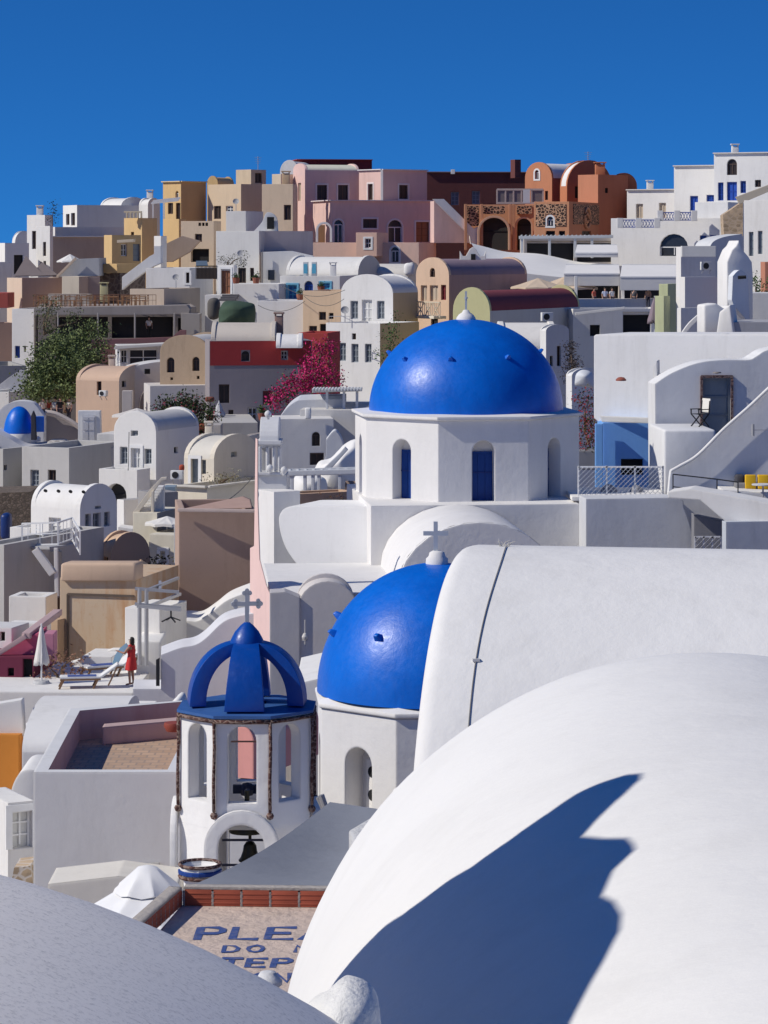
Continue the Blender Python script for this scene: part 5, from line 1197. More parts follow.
# ------------------------------------------------------------------ orange pieces and the white vaults at lower left
house('long low white vault shelf under the sun terrace', 84, 22, 132, 140, 728, a=4, name='vaulted_house', roof='cap', D=5)
longvault('long white barrel roof below the sun terrace', 22, 118, 752, 722, 78, WH, 7, wallh=3, rim=0)
house('bright orange wall at the left edge below the white terrace', 80, -22, 19.5, 24, 735, a=8, col=(.62, .24, .045), name='house', roof='cap', D=.4)
house('ochre orange low wall beside the bright orange wall', 81, 18, 43, 46, 748, a=6, col=(.50, .24, .08), name='house', roof='cap', D=.4)
slab('white ledge roof at the left edge above the orange wall', [(-20, 707), (22, 700), (24, 736), (-20, 737)], 80.3, .5, WH, name='roof_ledge', cat='roof')
slab('small white rounded vault in front of the orange wall', curve([(9, 830), (10, 800), (13, 785), (19, 774), (26, 770), (36, 770)])+[(36, 830)], 73, 2.2, WH, name='vault', cat='vault', bevel=.15)
h = house('white shed with a panelled double door at the left edge', 66, -20, 8, 34, 803, a=62, col=WH, colR=(0.678, 0.661, 0.637), ops=[('R', 12, 811, 32, 848, 'Ws')], name='shed', roof='cap')
slab('white rubble heap at the foot of the shed', [(14, 868), (30, 866), (34, 890), (10, 890)], 62, 1, mat=rubble((.4, .3, .2), (.5, .45, .4), 3), name='rubble_pile', cat='rubble')
# tiled roof house
tile = None
def brickmat(col1, col2, mortar, sx, sy, sz=1, name='brick'):
    m, nt, b = new_mat(name); g = scaled_pos(nt, 1, 1, 1)
    t = nt.nodes.new('ShaderNodeTexBrick'); t.inputs['Scale'].default_value = 1
    t.inputs['Color1'].default_value = col1+(1,); t.inputs['Color2'].default_value = col2+(1,); t.inputs['Mortar'].default_value = mortar+(1,)
    t.inputs['Brick Width'].default_value = sx; t.inputs['Row Height'].default_value = sy; t.inputs['Mortar Size'].default_value = .025
    nt.links.new(g, t.inputs['Vector'])
    n1 = noise_node(nt, g, 1.1, 5); c = mixcol(nt, ramp(nt, n1, [(.35, (0, 0, 0)), (.7, (.6, .6, .6))]), t.outputs[0], mortar)
    nt.links.new(c, b.inputs['Base Color']); b.inputs['Roughness'].default_value = .85
    return m
h = thing('house', P(106, 885, 60), 'white box house with a sunken terracotta tiled roof terrace', 'house')
Y0 = 60; z0 = tz(0, 60)-1; A = P(33.5, 772, Y0); B = P(180, 768, Y0); zt = A.z
Lx = B.x-A.x; Dp = 8.6; t = .28
ou = [(0, 0), (Lx, 0), (Lx+.15, Dp+1.2), (-.15, Dp-.4)]; inn = [(t, t), (Lx-t, t), (Lx+.15-t, Dp+1.2-t), (-.15+t, Dp-.4-t)]
V = lambda q, z: Vector((A.x+q[0], Y0+q[1], z)); mb = MB()
for i in range(4):
    j = (i+1) % 4
    mb.quad(V(ou[i], z0), V(ou[j], z0), V(ou[j], zt), V(ou[i], zt)); mb.quad(V(ou[i], zt), V(ou[j], zt), V(inn[j], zt), V(inn[i], zt))
mb.build('wall', plaster((.70, .70, .69), .35), h)
mb = MB()
for i in range(4): j = (i+1) % 4; mb.quad(V(inn[i], zt-.005), V(inn[j], zt-.005), V(inn[j], zt-.75), V(inn[i], zt-.75))
mb.build('inner_parapet', plaster((.50, .36, .34), .6, stain_col=(.42, .24, .22)), h)
mb = MB(); mb.quad(*[V(q, zt-.7) for q in inn]); mb.build('tiled_floor', brickmat((.58, .40, .27), (.48, .32, .21), (.36, .27, .21), .32, .32, name='tile'), h)
mb = MB(); a, b = V(inn[3], zt-.7), V(inn[2], zt-.7); mb.obox(a+Vector((.6, -.7, 0)), (b-a)*.72, (0, .5, 0), (0, 0, .42)); mb.build('bench', plaster((.52, .38, .36), .6), h)
mb = MB(); mb.bar(P(112, 867, 59.95), P(160, 865, 59.95), .06, .1); mb.build('drip_ledge', plaster((.55, .53, .5)), h)
rock('white plaster hump at the corner of the tiled roof', curve([(150, 732), (157, 722), (170, 706), (184, 694), (190, 732)], 4), 70.5, 1.6, plaster(WH), seed=3, name='plaster_hump')
mb = MB(); mb.lathe(P(174, 731, 66.5), [(0, 0), (.18, 0), (.24, .12), (.22, .2), (.0, .2)], 14); o = mb.build('flower_pot', flat((.28, .06, .04), .7), smooth=50); tag(o, 'dark red clay pot on the corner of the tiled roof', 'flower pot')

# ------------------------------------------------------------------ small things on roofs and walls
rock('green netting heaped over a frame below the white retaining wall', curve([(219, 326), (219, 312), (223, 304), (232, 301), (246, 302), (254, 305), (256, 314), (254, 326)], 4), 208, 4, plaster((.055, .09, .06), .6, 3), seed=15, name='green_netting', cat='netting')
pxbox('dark round water drum beside the green netting', 207, 219, 298, 320, 210, 2, (.12, .11, .10), name='drum', cat='drum', bevel=.4)
for i_, x_ in enumerate((46, 59, 71, 84)):
    mb = MB(); c_ = P(x_, 491+i_*.4, 123.2+i_*.1); mb.tube([c_-Vector((0, .0, 0)), c_-Vector((0, .35, -.05))], .07, 8)
    tag(mb.build('vent_pipe', M_DARK), ('leftmost', 'second', 'third', 'rightmost')[i_]+' dark vent hole on the white barrel vault over the railed terrace', 'vent', group='vent holes on the white barrel vault')
def pot_cap(label, px, py, Y, w, h, col=WH):
    """small rooftop chimney with a capped top"""
    r = thing('chimney', P(px, py, Y), label, 'chimney'); c = P(px, py, Y)
    m = plaster(col, .4); MB().box(c-Vector((0, 0, .5)), w, w, h+.5).build('stack', m, r, bevel=.03)
    MB().box(c+Vector((0, 0, h+.12)), w*1.25, w*1.25, .1).build('cap', m, r)
    q = MB()
    for a in (-1, 1):
        for b in (-1, 1): q.box(c+Vector((a*w*.42, b*w*.42, h)), .09, .09, .13)
    q.build('cap_legs', m, r); return r
for a in (('chimney on the tan block left of the pink mansion', 286, 184, 268, .7, 1.0, TAN), ('white chimney on the skyline beside the yellow tower', 150, 201, 286, .6, .9, WH), ('white chimney on the house with slit windows', 40, 216, 273, .6, .8, WH), ('white chimney on the blue trimmed house roof', 333, 275, 226, .5, .8, WH),
          ('chimney on the cream vaulted house terrace', 209, 437, 148, .4, .6, CREAM), ('brown tinted chimney at the red banded roof end', 279, 331, 171, .5, .9, (.3, .2, .17)), ('pale chimney above the peach house', 112, 368, 181, .4, .6, (.6, .5, .42)), ('white chimney behind the wooden chair terrace', 104, 296, 232, .6, .9, (.55, .5, .28)),
          ('white chimney on the tall right hand white block', 735, 153, 256, .6, .6, WH), ('white chimney left of the beige door wing', 650, 190, 266, .6, .7, WH), ('orange chimney beside the squat orange cube', 600, 173, 268, .9, .8, ORANGE)): pot_cap(*a)
def dish(label, px, py, Y, r_=.4):
    t = thing('satellite_dish', P(px, py, Y), label, 'satellite dish'); c = P(px, py, Y)+Vector((0, 0, .8)); M_ = Matrix.Rotation(R(60), 3, 'X'); mb = MB(); n = 16
    for i in range(5):
        for k in range(n): q = r_*i/4; mb.v.append(c+M_ @ Vector((q*math.cos(2*PI*k/n), q*math.sin(2*PI*k/n), .35*q*q/r_)))
    for i in range(4):
        for k in range(n): mb.f.append([i*n+k, i*n+(k+1) % n, (i+1)*n+(k+1) % n, (i+1)*n+k])
    mb.build('reflector', flat((.42, .42, .42), .9, spec=.1), t, smooth=1); MB().tube([c-Vector((0, 0, .8)), c], .03, 6).build('mast', M_STEEL, t); MB().tube([c, c+Vector((0, -.4, .05))], .015, 5).build('receiver_arm', M_STEEL, t)
for a in (('satellite dish over the brown door porch', 241, 264, 229, .3), ('satellite dish on the grey box parapet', 236, 211, 251, .28), ('satellite dish on the taverna side roof', 176, 288, 226, .28), ('satellite dish on the white gable house', 345, 322, 201, .3), ): dish(*a)
def aerial(label, px, py, Y, h=2.2):
    t = thing('aerial', P(px, py, Y), label, 'aerial'); c = P(px, py, Y); MB().tube([c, c+Vector((0, 0, h))], .03, 6).build('mast', M_STEEL, t); mb = MB()
    for k in range(4): z = h-.1-k*.18; mb.bar(c+Vector((-.35+.04*k, 0, z)), c+Vector((.35-.04*k, 0, z)), .025)
    mb.build('elements', M_STEEL, t)
for a in (('thin aerial on the tan rooftop box', 258, 170, 272, 1.3), ('thin aerial on the orange vaulted house', 588, 162, 274, 1.0)): aerial(*a)
def cable(label, a, b, sag=.6, r_=.02, col=(.1, .1, .1)):
    A, B = P(*a), P(*b); pts = [A.lerp(B, k/14)-Vector((0, 0, sag*4*(k/14)*(1-k/14))) for k in range(15)]
    tag(MB().tube(pts, r_, 5).build('cable', flat(col, .7)), label, 'cable')
for a in (('sagging cable from the blue trimmed house to the white gable house', (282, 286, 213), (345, 290, 204)), ('sagging cable across the cube wall under the blue trimmed house', (258, 305, 210), (305, 301, 209)), ('cable strung over the peach house with dark windows', (304, 296, 210), (344, 299, 205)), ('cable from the brown wall to the cream house', (180, 507, 118), (252, 478, 136)),
          ('cable down the white vaulted house corner', (129, 432, 148), (128, 470, 147.6))): cable(*a)
mb = MB(); mb.tube([P(262.3, 252, 237.7), P(262.3, 292, 237.7)], .07, 6); tag(mb.build('drain_pipe', flat((.3, .28, .27), .6)), 'dark drain pipe down the white house wing', 'pipe')
for i_, (x_, y_, Y_, c_) in enumerate([(236, 283.5, 221.5, (.3, .1, .06)), (256, 283.5, 221.5, (.35, .13, .08)), (300, 300, 213, (.4, .16, .1)), (321, 292, 222, (.32, .11, .06)), (262, 420, 158, (.3, .1, .07)), (210, 421.5, 159, (.34, .12, .07))]):
    t = thing('potted_plant', P(x_, y_, Y_), ('clay potted plant at the left end of the white retaining wall', 'clay potted plant midway along the white retaining wall', 'clay potted plant by the grey white cube wall', 'clay potted plant below the arched blue window', 'clay potted plant on the mauve brown low wall', 'clay potted plant near the folded white parasol', 'clay potted plant on the arched porch roof', 'clay potted plant on the white ledge at the porch foot')[i_], 'plant pot')
    c = P(x_, y_, Y_); k = Y_/200+.4; MB().lathe(c, [(0, 0), (.14*k, 0), (.2*k, .3*k), (.17*k, .3*k), (0, .26*k)], 12).build('pot', flat(c_, .8), t); mb = MB(); rq = random.Random(i_)
    for q in range(90):
        p = c+Vector((rq.gauss(0, .13), rq.gauss(0, .13), .42+abs(rq.gauss(0, .18))))*1; a = Vector((rq.gauss(0, 1), rq.gauss(0, 1), rq.gauss(0, 1))).normalized()*.09; b = a.orthogonal().normalized()*.04
        mb.add([p-a, p+b, p+a, p-b], [(0, 1, 2, 3)])
    mb.build('leaves', leafmat((.03, .06, .02), (.10, .15, .05)), t, weld=False)
# ================================================================== right hand cluster
def facade(label, pts, Y, th, col=WH, a=0, ops=(), ref=None, name='wall', cat='wall', mat=None, bevel=0):
    a_ = R(a); rx = ref if ref is not None else sum(p[0] for p in pts)/len(pts)
    O = Vector(((rx-CX)/F*Y, Y, 0)); e = Vector((math.cos(a_), math.sin(a_), 0)); n = Vector((math.sin(a_), -math.cos(a_), 0))
    w = Wall(O, e, n, 1, 0, 1); q = [w.uz(*p) for p in pts]; u0 = min(x for x, z in q); O = O+e*u0
    w = Wall(O, e, n, max(x for x, z in q)-u0, 0, 99); w.outline = [w.uz(*p) for p in pts]
    cen = w.pt(w.L/2, min(z for x, z in w.outline)); root = thing(name, cen, label, cat); mb = MB(); m = mat or plaster(col)
    for op in ops: opening(w, mb, root, *op)
    mb.poly3([[w.pt(*p) for p in w.outline]]+[[w.pt(*p) for p in h] for h in w.holes])
    N = len(w.outline)
    for i in range(N):
        p, q_ = w.outline[i], w.outline[(i+1) % N]; mb.quad(w.pt(*p), w.pt(*q_), w.pt(*q_, -th), w.pt(*p, -th))
    mb.poly3([[w.pt(*p, -th) for p in w.outline]])
    mb.build('wall_face', m, root); return root

longvault('low white vault behind the large dome on the right', 500, 556, 346, 324, 140, (.74, .71, .66), 5, wallh=4)
house('white end house with slit openings right of the large dome', 138, 540, 546, 569, 331, a=62, colR=(.60, .58, .56), ops=[('R', 557, 346, 561, 366, 'k'), ('R', 550, 356, 553, 366, 'd')], name='house', roof='vR', rise=4)
tree('dark dry shrubs between the large dome and the tall white wall', [(573, 372, 132, .35, .7, .4), (571, 352, 134, .25, .6, .3)], 1400, .09, (.02, .018, .014), (.09, .06, .05), name='shrub', cat='plant', seed=61)
house('round shouldered white block left of the tall white wall', 128, 566, 572, 600, 376, a=60, name='block_house', roof='vR', rise=5)
rock('white plaster pot with a grey hollow beside the tall white wall', curve([(575, 386), (577, 375), (584, 371), (592, 374), (594, 388)], 4), 124, 1.2, plaster((.66, .68, .70)), name='plaster_pot', cat='pot', seed=12)
tree('red flowering shrub behind the lattice fence', [(585, 410, 118, .45, .9, .5), (584, 432, 117, .55, .8, .5), (588, 445, 116, .45, .6, .5)], 1300, .11, (.03, .035, .015), (.09, .09, .03), flowers=(.5, (.16, .01, .015), (.42, .05, .06)), name='flowering_shrub', cat='plant', seed=62)
pxbox('grey planter box beneath the red flowering shrub', 577, 596, 451, 470, 115.5, 1.4, (.25, .25, .27), name='planter', cat='planter')
facade('tall broad white wall with a terracotta lamp over the blue recess', [(594, 336), (596, 334.5), (820, 334.5), (820, 400), (654.5, 400), (654.5, 423), (600, 423), (594, 418)], 112, 3.5, (.79, .78, .76), a=-27, ref=620)
slab('raised white buttress seam on the tall broad wall', [(720, 334), (726, 334), (726, 354), (719, 354)], 110.6, .8, WH, name='buttress', a=-16)
slab('slim white ledge over the blue recess', [(600, 416), (652, 418), (652, 423.5), (602, 422)], 110.75, .15, (.79, .77, .72), name='ledge', a=-16)
bl_mat = plaster((.19, .42, .86), .3)
pxbox('thin sunlit blue wall edge at the left of the blue recess', 595.5, 603, 424, 500, 110.4, .3, mat=bl_mat, name='blue_wall')
h = house('bright blue recessed wall with a dark low window', 110.9, 602, 603, 656, 423, a=88, Lm=2, mat=bl_mat, name='blue_wall', cat='wall', roof='cap', ops=[('R', 621, 459, 643, 475, 'd')])
mb = MB(); c = P(621, 380, 109.5); mb.lathe(c, [(0, .12), (.12, .1), (.2, .02), (.2, -.03), (0, -.03)], 12); o = mb.build('wall_lamp', flat((.30, .09, .06), .7), smooth=40); tag(o, 'round terracotta lamp on the tall white wall', 'lamp')
slab('white pilaster edge between the blue recess and the curved wall', [(653.5, 365), (657, 361), (659, 470), (665, 476), (665, 500), (652, 500)], 106.5, 1.2, WH, name='pilaster', cat='pilaster', a=-10)
cw = [(655, 384)]+curve([(655, 384), (672, 373), (698, 363), (724, 360), (748, 360), (757, 356), (768, 350), (800, 343)])+[(830, 343), (830, 560), (656, 560)]
facade('curved white wall with a grey blue door framed in brown', cw, 105, 1.6, (.74, .74, .735), a=4, ops=[(702.5, 378, 731, 434, 'G')], ref=655)
mb = MB()
for a, b in (((701.5, 376), (701.5, 434)), ((732, 376), (732, 434)), ((701, 376.5), (732.5, 376.5))): mb.bar(P(*a, 104.95+(a[0]-655)*.0026), P(*b, 104.95+(b[0]-655)*.0026), .09, .1)
tag(mb.build('door_frame', rubble((.13, .07, .065), (.2, .15, .14), 6)), 'mottled brown frame around the grey blue door', 'door frame')
mb = MB(); mb.lathe(P(717, 373, 104.8), [(0, .05), (.14, .04), (.16, 0), (0, -.03)], 12); tag(mb.build('lamp', flat((.2, .18, .17), .6)), 'small bulkhead lamp above the grey blue door', 'lamp')
pxbox('white balcony block in front of the grey blue door', 664, 716, 430, 500, 101, 3.6, (.72, .72, .72), name='balcony_wall', bevel=.08, a=3)
# director's chair
dc = thing('folding_chair', (0, 0, 0), 'black folding chair with a white cloth on the balcony block', 'chair')
mb = MB()
for y in (-.24, .24):
    mb.bar((-.22, y, 0), (.22, y, .45), .035); mb.bar((.22, y, 0), (-.22, y, .45), .035); mb.bar((-.25, y, .62), (.25, y, .62), .05, .03); mb.bar((.22, y, .45), (.26, y, .92), .035); mb.bar((-.22, y, .45), (-.22, y, .62), .035)
mb.build('frame', M_BLACK, dc); mb = MB(); mb.obox((-.22, -.24, .44), (.44, 0, 0), (0, .48, 0), (0, 0, .02)); mb.build('seat', M_BLACK, dc)
mb = MB(); mb.obox((.23, -.25, .5), (.025, 0, 0), (0, .5, 0), (.05, 0, .5)); mb.build('backrest', plaster((.76, .74, .68)), dc)
dc.location = P(700, 430, 103) ; dc.location.z = P(700, 430, 101).z; dc.rotation_euler = (0, 0, .5)
st = [(668, 500), (670, 478)]+curve([(671, 471), (680, 466), (698, 455), (724, 429), (750, 406), (768, 389), (800, 360)])+[(830, 340), (830, 560), (690, 560)]
facade('diagonal stair wall climbing steeply to the right edge', st, 98.5, .3, (.70, .70, .70), a=5, ref=670)
mb = MB(); pr = [P(x, y, 98.3+(x-670)*.003) for x, y in st[2:-3]]
mb.tube(pr, .06, 8); tag(mb.build('coping', plaster(WH), smooth=1), 'rounded white coping along the diagonal stair wall', 'coping')
lp = thing('wall_lamp', P(753, 430, 98.5), 'thin metal lamp bracket on the diagonal stair wall', 'lamp')
mb = MB(); c = P(753, 430, 98.4); mb.tube([c+Vector((0, 0, -.2)), c+Vector((0, 0, .2))], .05, 8); mb.build('lamp_body', flat((.35, .35, .36), .4), lp)
mb = MB(); mb.bar(c, c+Vector((.9, 0, .0)), .025); mb.build('bracket', M_STEEL, lp)
railing('thin black handrail before the diagonal stair wall', [P(673, 489, 97), P(717, 494, 96.8), P(738, 497, 96.6)], .5, 0, M_BLACK, .03, False, posts=1.5)
facade('white terrace parapet sloping gently down to the right edge', [(668, 492), (690, 489), (720, 494), (768, 503), (800, 508), (800, 534), (768, 528), (735, 524), (726, 522), (700, 500), (668, 498)], 95, 1.4, WH, a=-14, ref=680)
slab('white terrace floor edge under the yellow cushions', [(724, 491), (800, 494), (800, 506), (724, 500)], 96.6, 3, WH, name='terrace_edge', cat='terrace')
sf = thing('sofa', P(750, 493, 98), 'outdoor sofa with bright yellow cushions at the right edge', 'sofa')
pxbox('', 736, 775, 483, 493, 98, .9, (.20, .20, .21), parent=sf, name='base', bevel=.06)
for x in (745.5, 758): 
    pxbox('', x, x+10.5, 475, 489, 97.9, .22, mat=flat((.72, .42, .01), .8, 0, .2), parent=sf, name='cushion', bevel=.03)
pxbox('', 736, 745, 475, 490, 98.2, .5, (.06, .06, .07), parent=sf, name='armrest', bevel=.08)
tb = thing('table', P(763, 494, 96.5), 'small round white table before the yellow cushions', 'table')
mb = MB(); c = P(763, 484, 96.5); mb.lathe(c, [(0, 0), (.38, 0), (.38, -.04), (0, -.04)], 20); mb.build('table_top', plaster((.6, .6, .6)), tb)
MB().tube([c, c-Vector((0, 0, .45))], .03, 8).build('leg', M_STEEL, tb)
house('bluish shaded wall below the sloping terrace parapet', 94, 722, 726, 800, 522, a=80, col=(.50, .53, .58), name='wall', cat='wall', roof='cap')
slab('dim recess beside the grey vault wall', [(694, 515), (728, 522), (728, 552), (694, 552)], 96, .8, (.24, .24, .26), name='recess_wall')  # dark colour stands for the shade of an opening; no hollow is modelled
def lattice(label, x0, x1, y0, y1, Y, col=(.78, .78, .78), sp=.17, name='lattice_fence', cat='fence'):
    r = thing(name, P(x0, y1, Y), label, cat); A = P(x0, y1, Y); B = P(x1, y1, Y); L = B.x-A.x; H = (y1-y0)/F*Y; up = Vector((0, 0, 1)); mb = MB()
    n = int((L+H)/sp)
    for k in range(n):
        o = -H+k*sp
        for s in (1, -1):
            u0, z0_, u1, z1_ = o, 0, o+H, H
            if u0 < 0: z0_ = -u0; u0 = 0
            if u1 > L: z1_ = H-(u1-L); u1 = L
            if u1-u0 < .05: continue
            if s == -1: u0, u1 = L-u0, L-u1
            mb.bar(A+Vector((u0, -.012*s, z0_)), A+Vector((u1, -.012*s, z1_)), .075, .012)
    mb.build('lattice', plaster(col), r); mb = MB()
    for k in range(4): p = A.lerp(B, k/3); mb.bar(p, p+up*H*1.04, .06)
    mb.bar(A, B, .06); mb.bar(A+up*H, B+up*H, .06); mb.build('fence_frame', plaster(col), r); return r
lattice('long white diagonal lattice fence before the blue recess', 578.5, 663, 467, 497, 99)
lattice('short low lattice panel beside the grey vault wall', 695, 721, 537, 552, 92, (.55, .55, .57))
for x, nm in ((608, 'left'), (636, 'right')): rock('grey rounded boulder behind the lattice fence at '+nm, curve([(x-8, 498), (x-6, 488), (x, 484), (x+7, 489), (x+9, 498)], 4), 101, 1, plaster((.3, .3, .32)), seed=x, name='boulder', cat='rock')
pxbox('white floor strip under the long lattice fence', 572, 668, 497, 501, 98.8, 4, WH, name='terrace_floor', cat='terrace')
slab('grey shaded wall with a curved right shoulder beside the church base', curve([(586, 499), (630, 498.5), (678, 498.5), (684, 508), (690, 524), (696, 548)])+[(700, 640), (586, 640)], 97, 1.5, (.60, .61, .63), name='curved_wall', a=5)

# ================================================================== domed church (far dome)
M_CH = plaster((.735, .72, .70), .24, 1.4, .35)
def octwall(mb, c, Rr, phi0, z0, z1, niche=None, th=.5):
    """eight upright faces; niche(k) -> (half width, z bottom, z top, depth) or None. returns list of (wall, loop)"""
    out = []
    for k in range(8):
        f0, f1 = R(phi0+45*k), R(phi0+45*(k+1))
        a = c+Vector((Rr*math.sin(f0), -Rr*math.cos(f0), 0)); b = c+Vector((Rr*math.sin(f1), -Rr*math.cos(f1), 0))
        e = (b-a).normalized(); n = Vector((e.y, -e.x, 0)); w = Wall(a, e, n, (b-a).length, z0, z1)
        nk = niche(k) if niche else None
        if nk:
            hw, zb_, zt_, dep = nk; lo = hole_loop(w.L/2-hw, w.L/2+hw, zb_, zt_, True, 12); w.holes.append(lo)
            for i in range(len(lo)):
                p, q = lo[i], lo[(i+1) % len(lo)]; mb.quad(w.pt(*p), w.pt(*q), w.pt(*q, -dep), w.pt(*p, -dep))
        mb.poly3([[w.pt(*p) for p in w.outline]]+[[w.pt(*p) for p in h] for h in w.holes])
        out.append(w)
    return out
def cross(c, s, mat, parent, trefoil=False, name='cross', eq=False, rz=0):
    mb = MB(); ax = Vector((math.cos(rz), math.sin(rz), 0)); t = s*.13; dp = Vector((-ax.y, ax.x, 0))*t*.8
    arm = s*.38; zc = s*.64
    def plate(o, ex, ez): mb.obox(o-dp/2, ex, dp, ez)
    plate(c-ax*t/2, ax*t, (0, 0, s)); plate(c-ax*arm+Vector((0, 0, zc-t/2)), ax*(arm-t/2), (0, 0, t)); plate(c+ax*t/2+Vector((0, 0, zc-t/2)), ax*(arm-t/2), (0, 0, t))
    if trefoil:
        for o in (c+Vector((0, 0, s)), c-ax*arm+Vector((0, 0, zc)), c+ax*arm+Vector((0, 0, zc))):
            d = (o-(c+Vector((0, 0, zc)))).normalized(); sd = Vector((0, 0, 1)) if abs(d.x)+abs(d.y) > .5 else ax
            for q in (o+d*t*.5, o+sd*t*.7-d*t*.1, o-sd*t*.7-d*t*.1):
                ring = [q+(ax*math.cos(2*PI*i/12)+Vector((0, 0, 1))*math.sin(2*PI*i/12))*t*.55-dp/2 for i in range(12)]; mb.prism(ring, dp)
    return mb.build(name, mat, parent)
M_GREY = flat((.50, .54, .58), .5, .1)
def step_bumps(c, rr, hh, lst, parent, mat):
    for phi, el in lst:
        f = R(phi); t = R(el); nn = Vector((math.sin(f)*math.cos(t), -math.cos(f)*math.cos(t), math.sin(t)))
        p = c+Vector((nn.x*rr, nn.y*rr, nn.z*hh)); up = Vector((0, 0, 1)); sd = nn.cross(up).normalized(); u2 = sd.cross(nn)
        mb = MB(); o = p-nn*.1
        mb.add([o-sd*.13-u2*.1, o+sd*.13-u2*.1, o+sd*.1+u2*.12, o-sd*.1+u2*.12, p+nn*.17-sd*.06-u2*.02, p+nn*.17+sd*.06-u2*.02, p+nn*.13+sd*.04+u2*.07, p+nn*.13-sd*.04+u2*.07],
               [(0, 1, 2, 3), (4, 5, 6, 7), (0, 1, 5, 4), (1, 2, 6, 5), (2, 3, 7, 6), (3, 0, 4, 7)])
        mb.build('foothold', mat, parent, bevel=.03)
Yd = 103.0; cc = P(466, 410, Yd); s = Yd/F
ch = thing('domed_church', P(466, 560, Yd), 'white octagonal church drum under the large bright blue dome with blue shutters', 'church')
base = Vector((cc.x, cc.y, 0)); zt = cc.z-.02; z0 = CZ-(506-HZ)*s
mb = MB(); Rr = 115*s; ws = octwall(mb, base, Rr, -15, z0-2.2, zt-.14, lambda k: (.40, CZ-(503-HZ)*(Yd-4)/F, CZ-(441-HZ)*(Yd-4)/F, .60))
mb.build('drum', M_CH, ch)
mb = MB(); ang = [R(-15+45*k) for k in range(8)]
def octring(mb, c, r0, r1, z0, z1):
    A = [c+Vector((r0*math.sin(a), -r0*math.cos(a), z0)) for a in ang]; B = [c+Vector((r1*math.sin(a), -r1*math.cos(a), z1)) for a in ang]
    for i in range(8): j = (i+1) % 8; mb.quad(A[i], A[j], B[j], B[i])
octring(mb, base, Rr-.02, Rr+.14, zt-.14, zt-.10); octring(mb, base, Rr+.14, Rr+.14, zt-.10, zt); octring(mb, base, Rr+.14, Rr-.5, zt, zt+.06); octring(mb, base, Rr-.5, 3.0, zt+.06, zt+.08)
mb.build('cornice', M_CH, ch, smooth=20)
for k, w in enumerate(ws):
    zb_, z1 = CZ-(503-HZ)*(Yd-4)/F, CZ-(441-HZ)*(Yd-4)/F
    fr = MB(); c0 = w.L/2; fr.poly3([[w.pt(u, z, -.59) for u, z in hole_loop(c0-.40, c0+.40, zb_, z1, True, 12)]]); fr.build('niche_back', M_CH, ch)
    mb = MB(); mb.obox(w.pt(c0-.395, zb_+.02, -.57), w.e*.79, w.n*.06, (0, 0, (z1-zb_)*.80))
    for q in range(3): mb.obox(w.pt(c0-.38+q*.26, zb_+.05, -.51), w.e*.235, w.n*.02, (0, 0, (z1-zb_)*.74))
    sh = mb.build('shutter', flat((.0, .045, .25), .5), ch)
    mb = MB(); mb.bar(w.pt(c0-.38, zb_+1.0, -.485), w.pt(c0+.38, zb_+1.0, -.485), .04); mb.build('shutter_bar', flat((.01, .035, .2), .5), sh)
rr = 97*s; hh = 91*s
mb = MB(); N = 28; mb.lathe(cc, [(rr*math.cos(PI/2*t/N), hh*math.sin(PI/2*t/N)) for t in range(N+1)], 96); dome = mb.build('dome', M_DOME, ch, smooth=1)
step_bumps(cc, rr, hh, [(-50, 35), (-12.5, 36), (30, 37), (80, 40), (-95, 38), (125, 38), (170, 38)], dome, M_DOME)
mb = MB(); mb.lathe(cc+Vector((0, 0, hh)), [(.36, -.06), (.34, .05), (.26, .16), (.14, .24), (.1, .32), (.0, .34)], 24); fin = mb.build('finial', M_CH, ch, smooth=1)
mb = MB(); mb.bar(cc+Vector((0, 0, hh+.3)), cc+Vector((0, 0, hh+1.0)), .07); mb.bar(cc+Vector((-.03, -.16, hh+.75)), cc+Vector((.03, .16, hh+.75)), .07); mb.build('cross', M_GREY, fin)
# base of the church
h = house('square white base block carrying the large dome drum', 97.5, 362, 371, 590, 506, a=84, mat=M_CH, name='church', cat='church', roof='cap', Lm=9, D=7.2)
h = house('white barrel arm of the church with an arched gable facing the photographer', 91.5, 398, 560, 575, 588, a=-5, mat=M_CH, roof='vL', rise=66, name='church', cat='church', D=6.5, rim=0)
facade('white church wing with a scooped left edge left of the dome base', [(370, 640), (371, 507)]+curve([(350, 506.5), (300, 506), (288, 507), (282, 511), (279, 519), (281, 534), (286, 548), (293, 559), (300, 568)])+[(300, 640)], 99, 2.6, (.79, .785, .775), a=-22, ref=360)
h = house('white church tower stump behind the scooped wing', 102, 256, 274, 300, 492, a=60, mat=M_CH, colR=(.66, .66, .66), name='church_tower', cat='tower', roof='cap')
# bell gable
bg = thing('bell_gable', P(270, 495, 103.6), 'grey white bell gable with small columns and ball finials', 'belfry')
M_BG = plaster((.62, .62, .62), .4)
pxbox('', 257, 287, 475, 497, 103.19999999999999, 1.6, mat=M_BG, parent=bg, name='base'); pxbox('', 256, 288.5, 492, 495, 103.0, 1.9, mat=M_BG, parent=bg, name='cornice'); pxbox('', 256, 285, 472.5, 475.5, 103.1, 1.7, mat=M_BG, parent=bg, name='cornice')
pxbox('', 257.5, 281.5, 441, 445, 103.19999999999999, 1.5, mat=M_BG, parent=bg, name='cornice'); pxbox('', 258.5, 280, 444, 448, 103.39999999999999, 1.2, mat=M_BG, parent=bg, name='lintel')
for x in (259, 266.5, 273.5, 278.5):
    for Yq in (103.39999999999999, 104.3): MB().tube([P(x+1, 473, Yq), P(x+1, 447, Yq)], .075, 8).build('column', M_BG, bg)
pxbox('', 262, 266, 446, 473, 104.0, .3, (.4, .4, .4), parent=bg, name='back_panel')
mb = MB(); a = P(259.5, 441, 103.39999999999999); L = 20/F*98.8; hh_ = 23/F*98.8
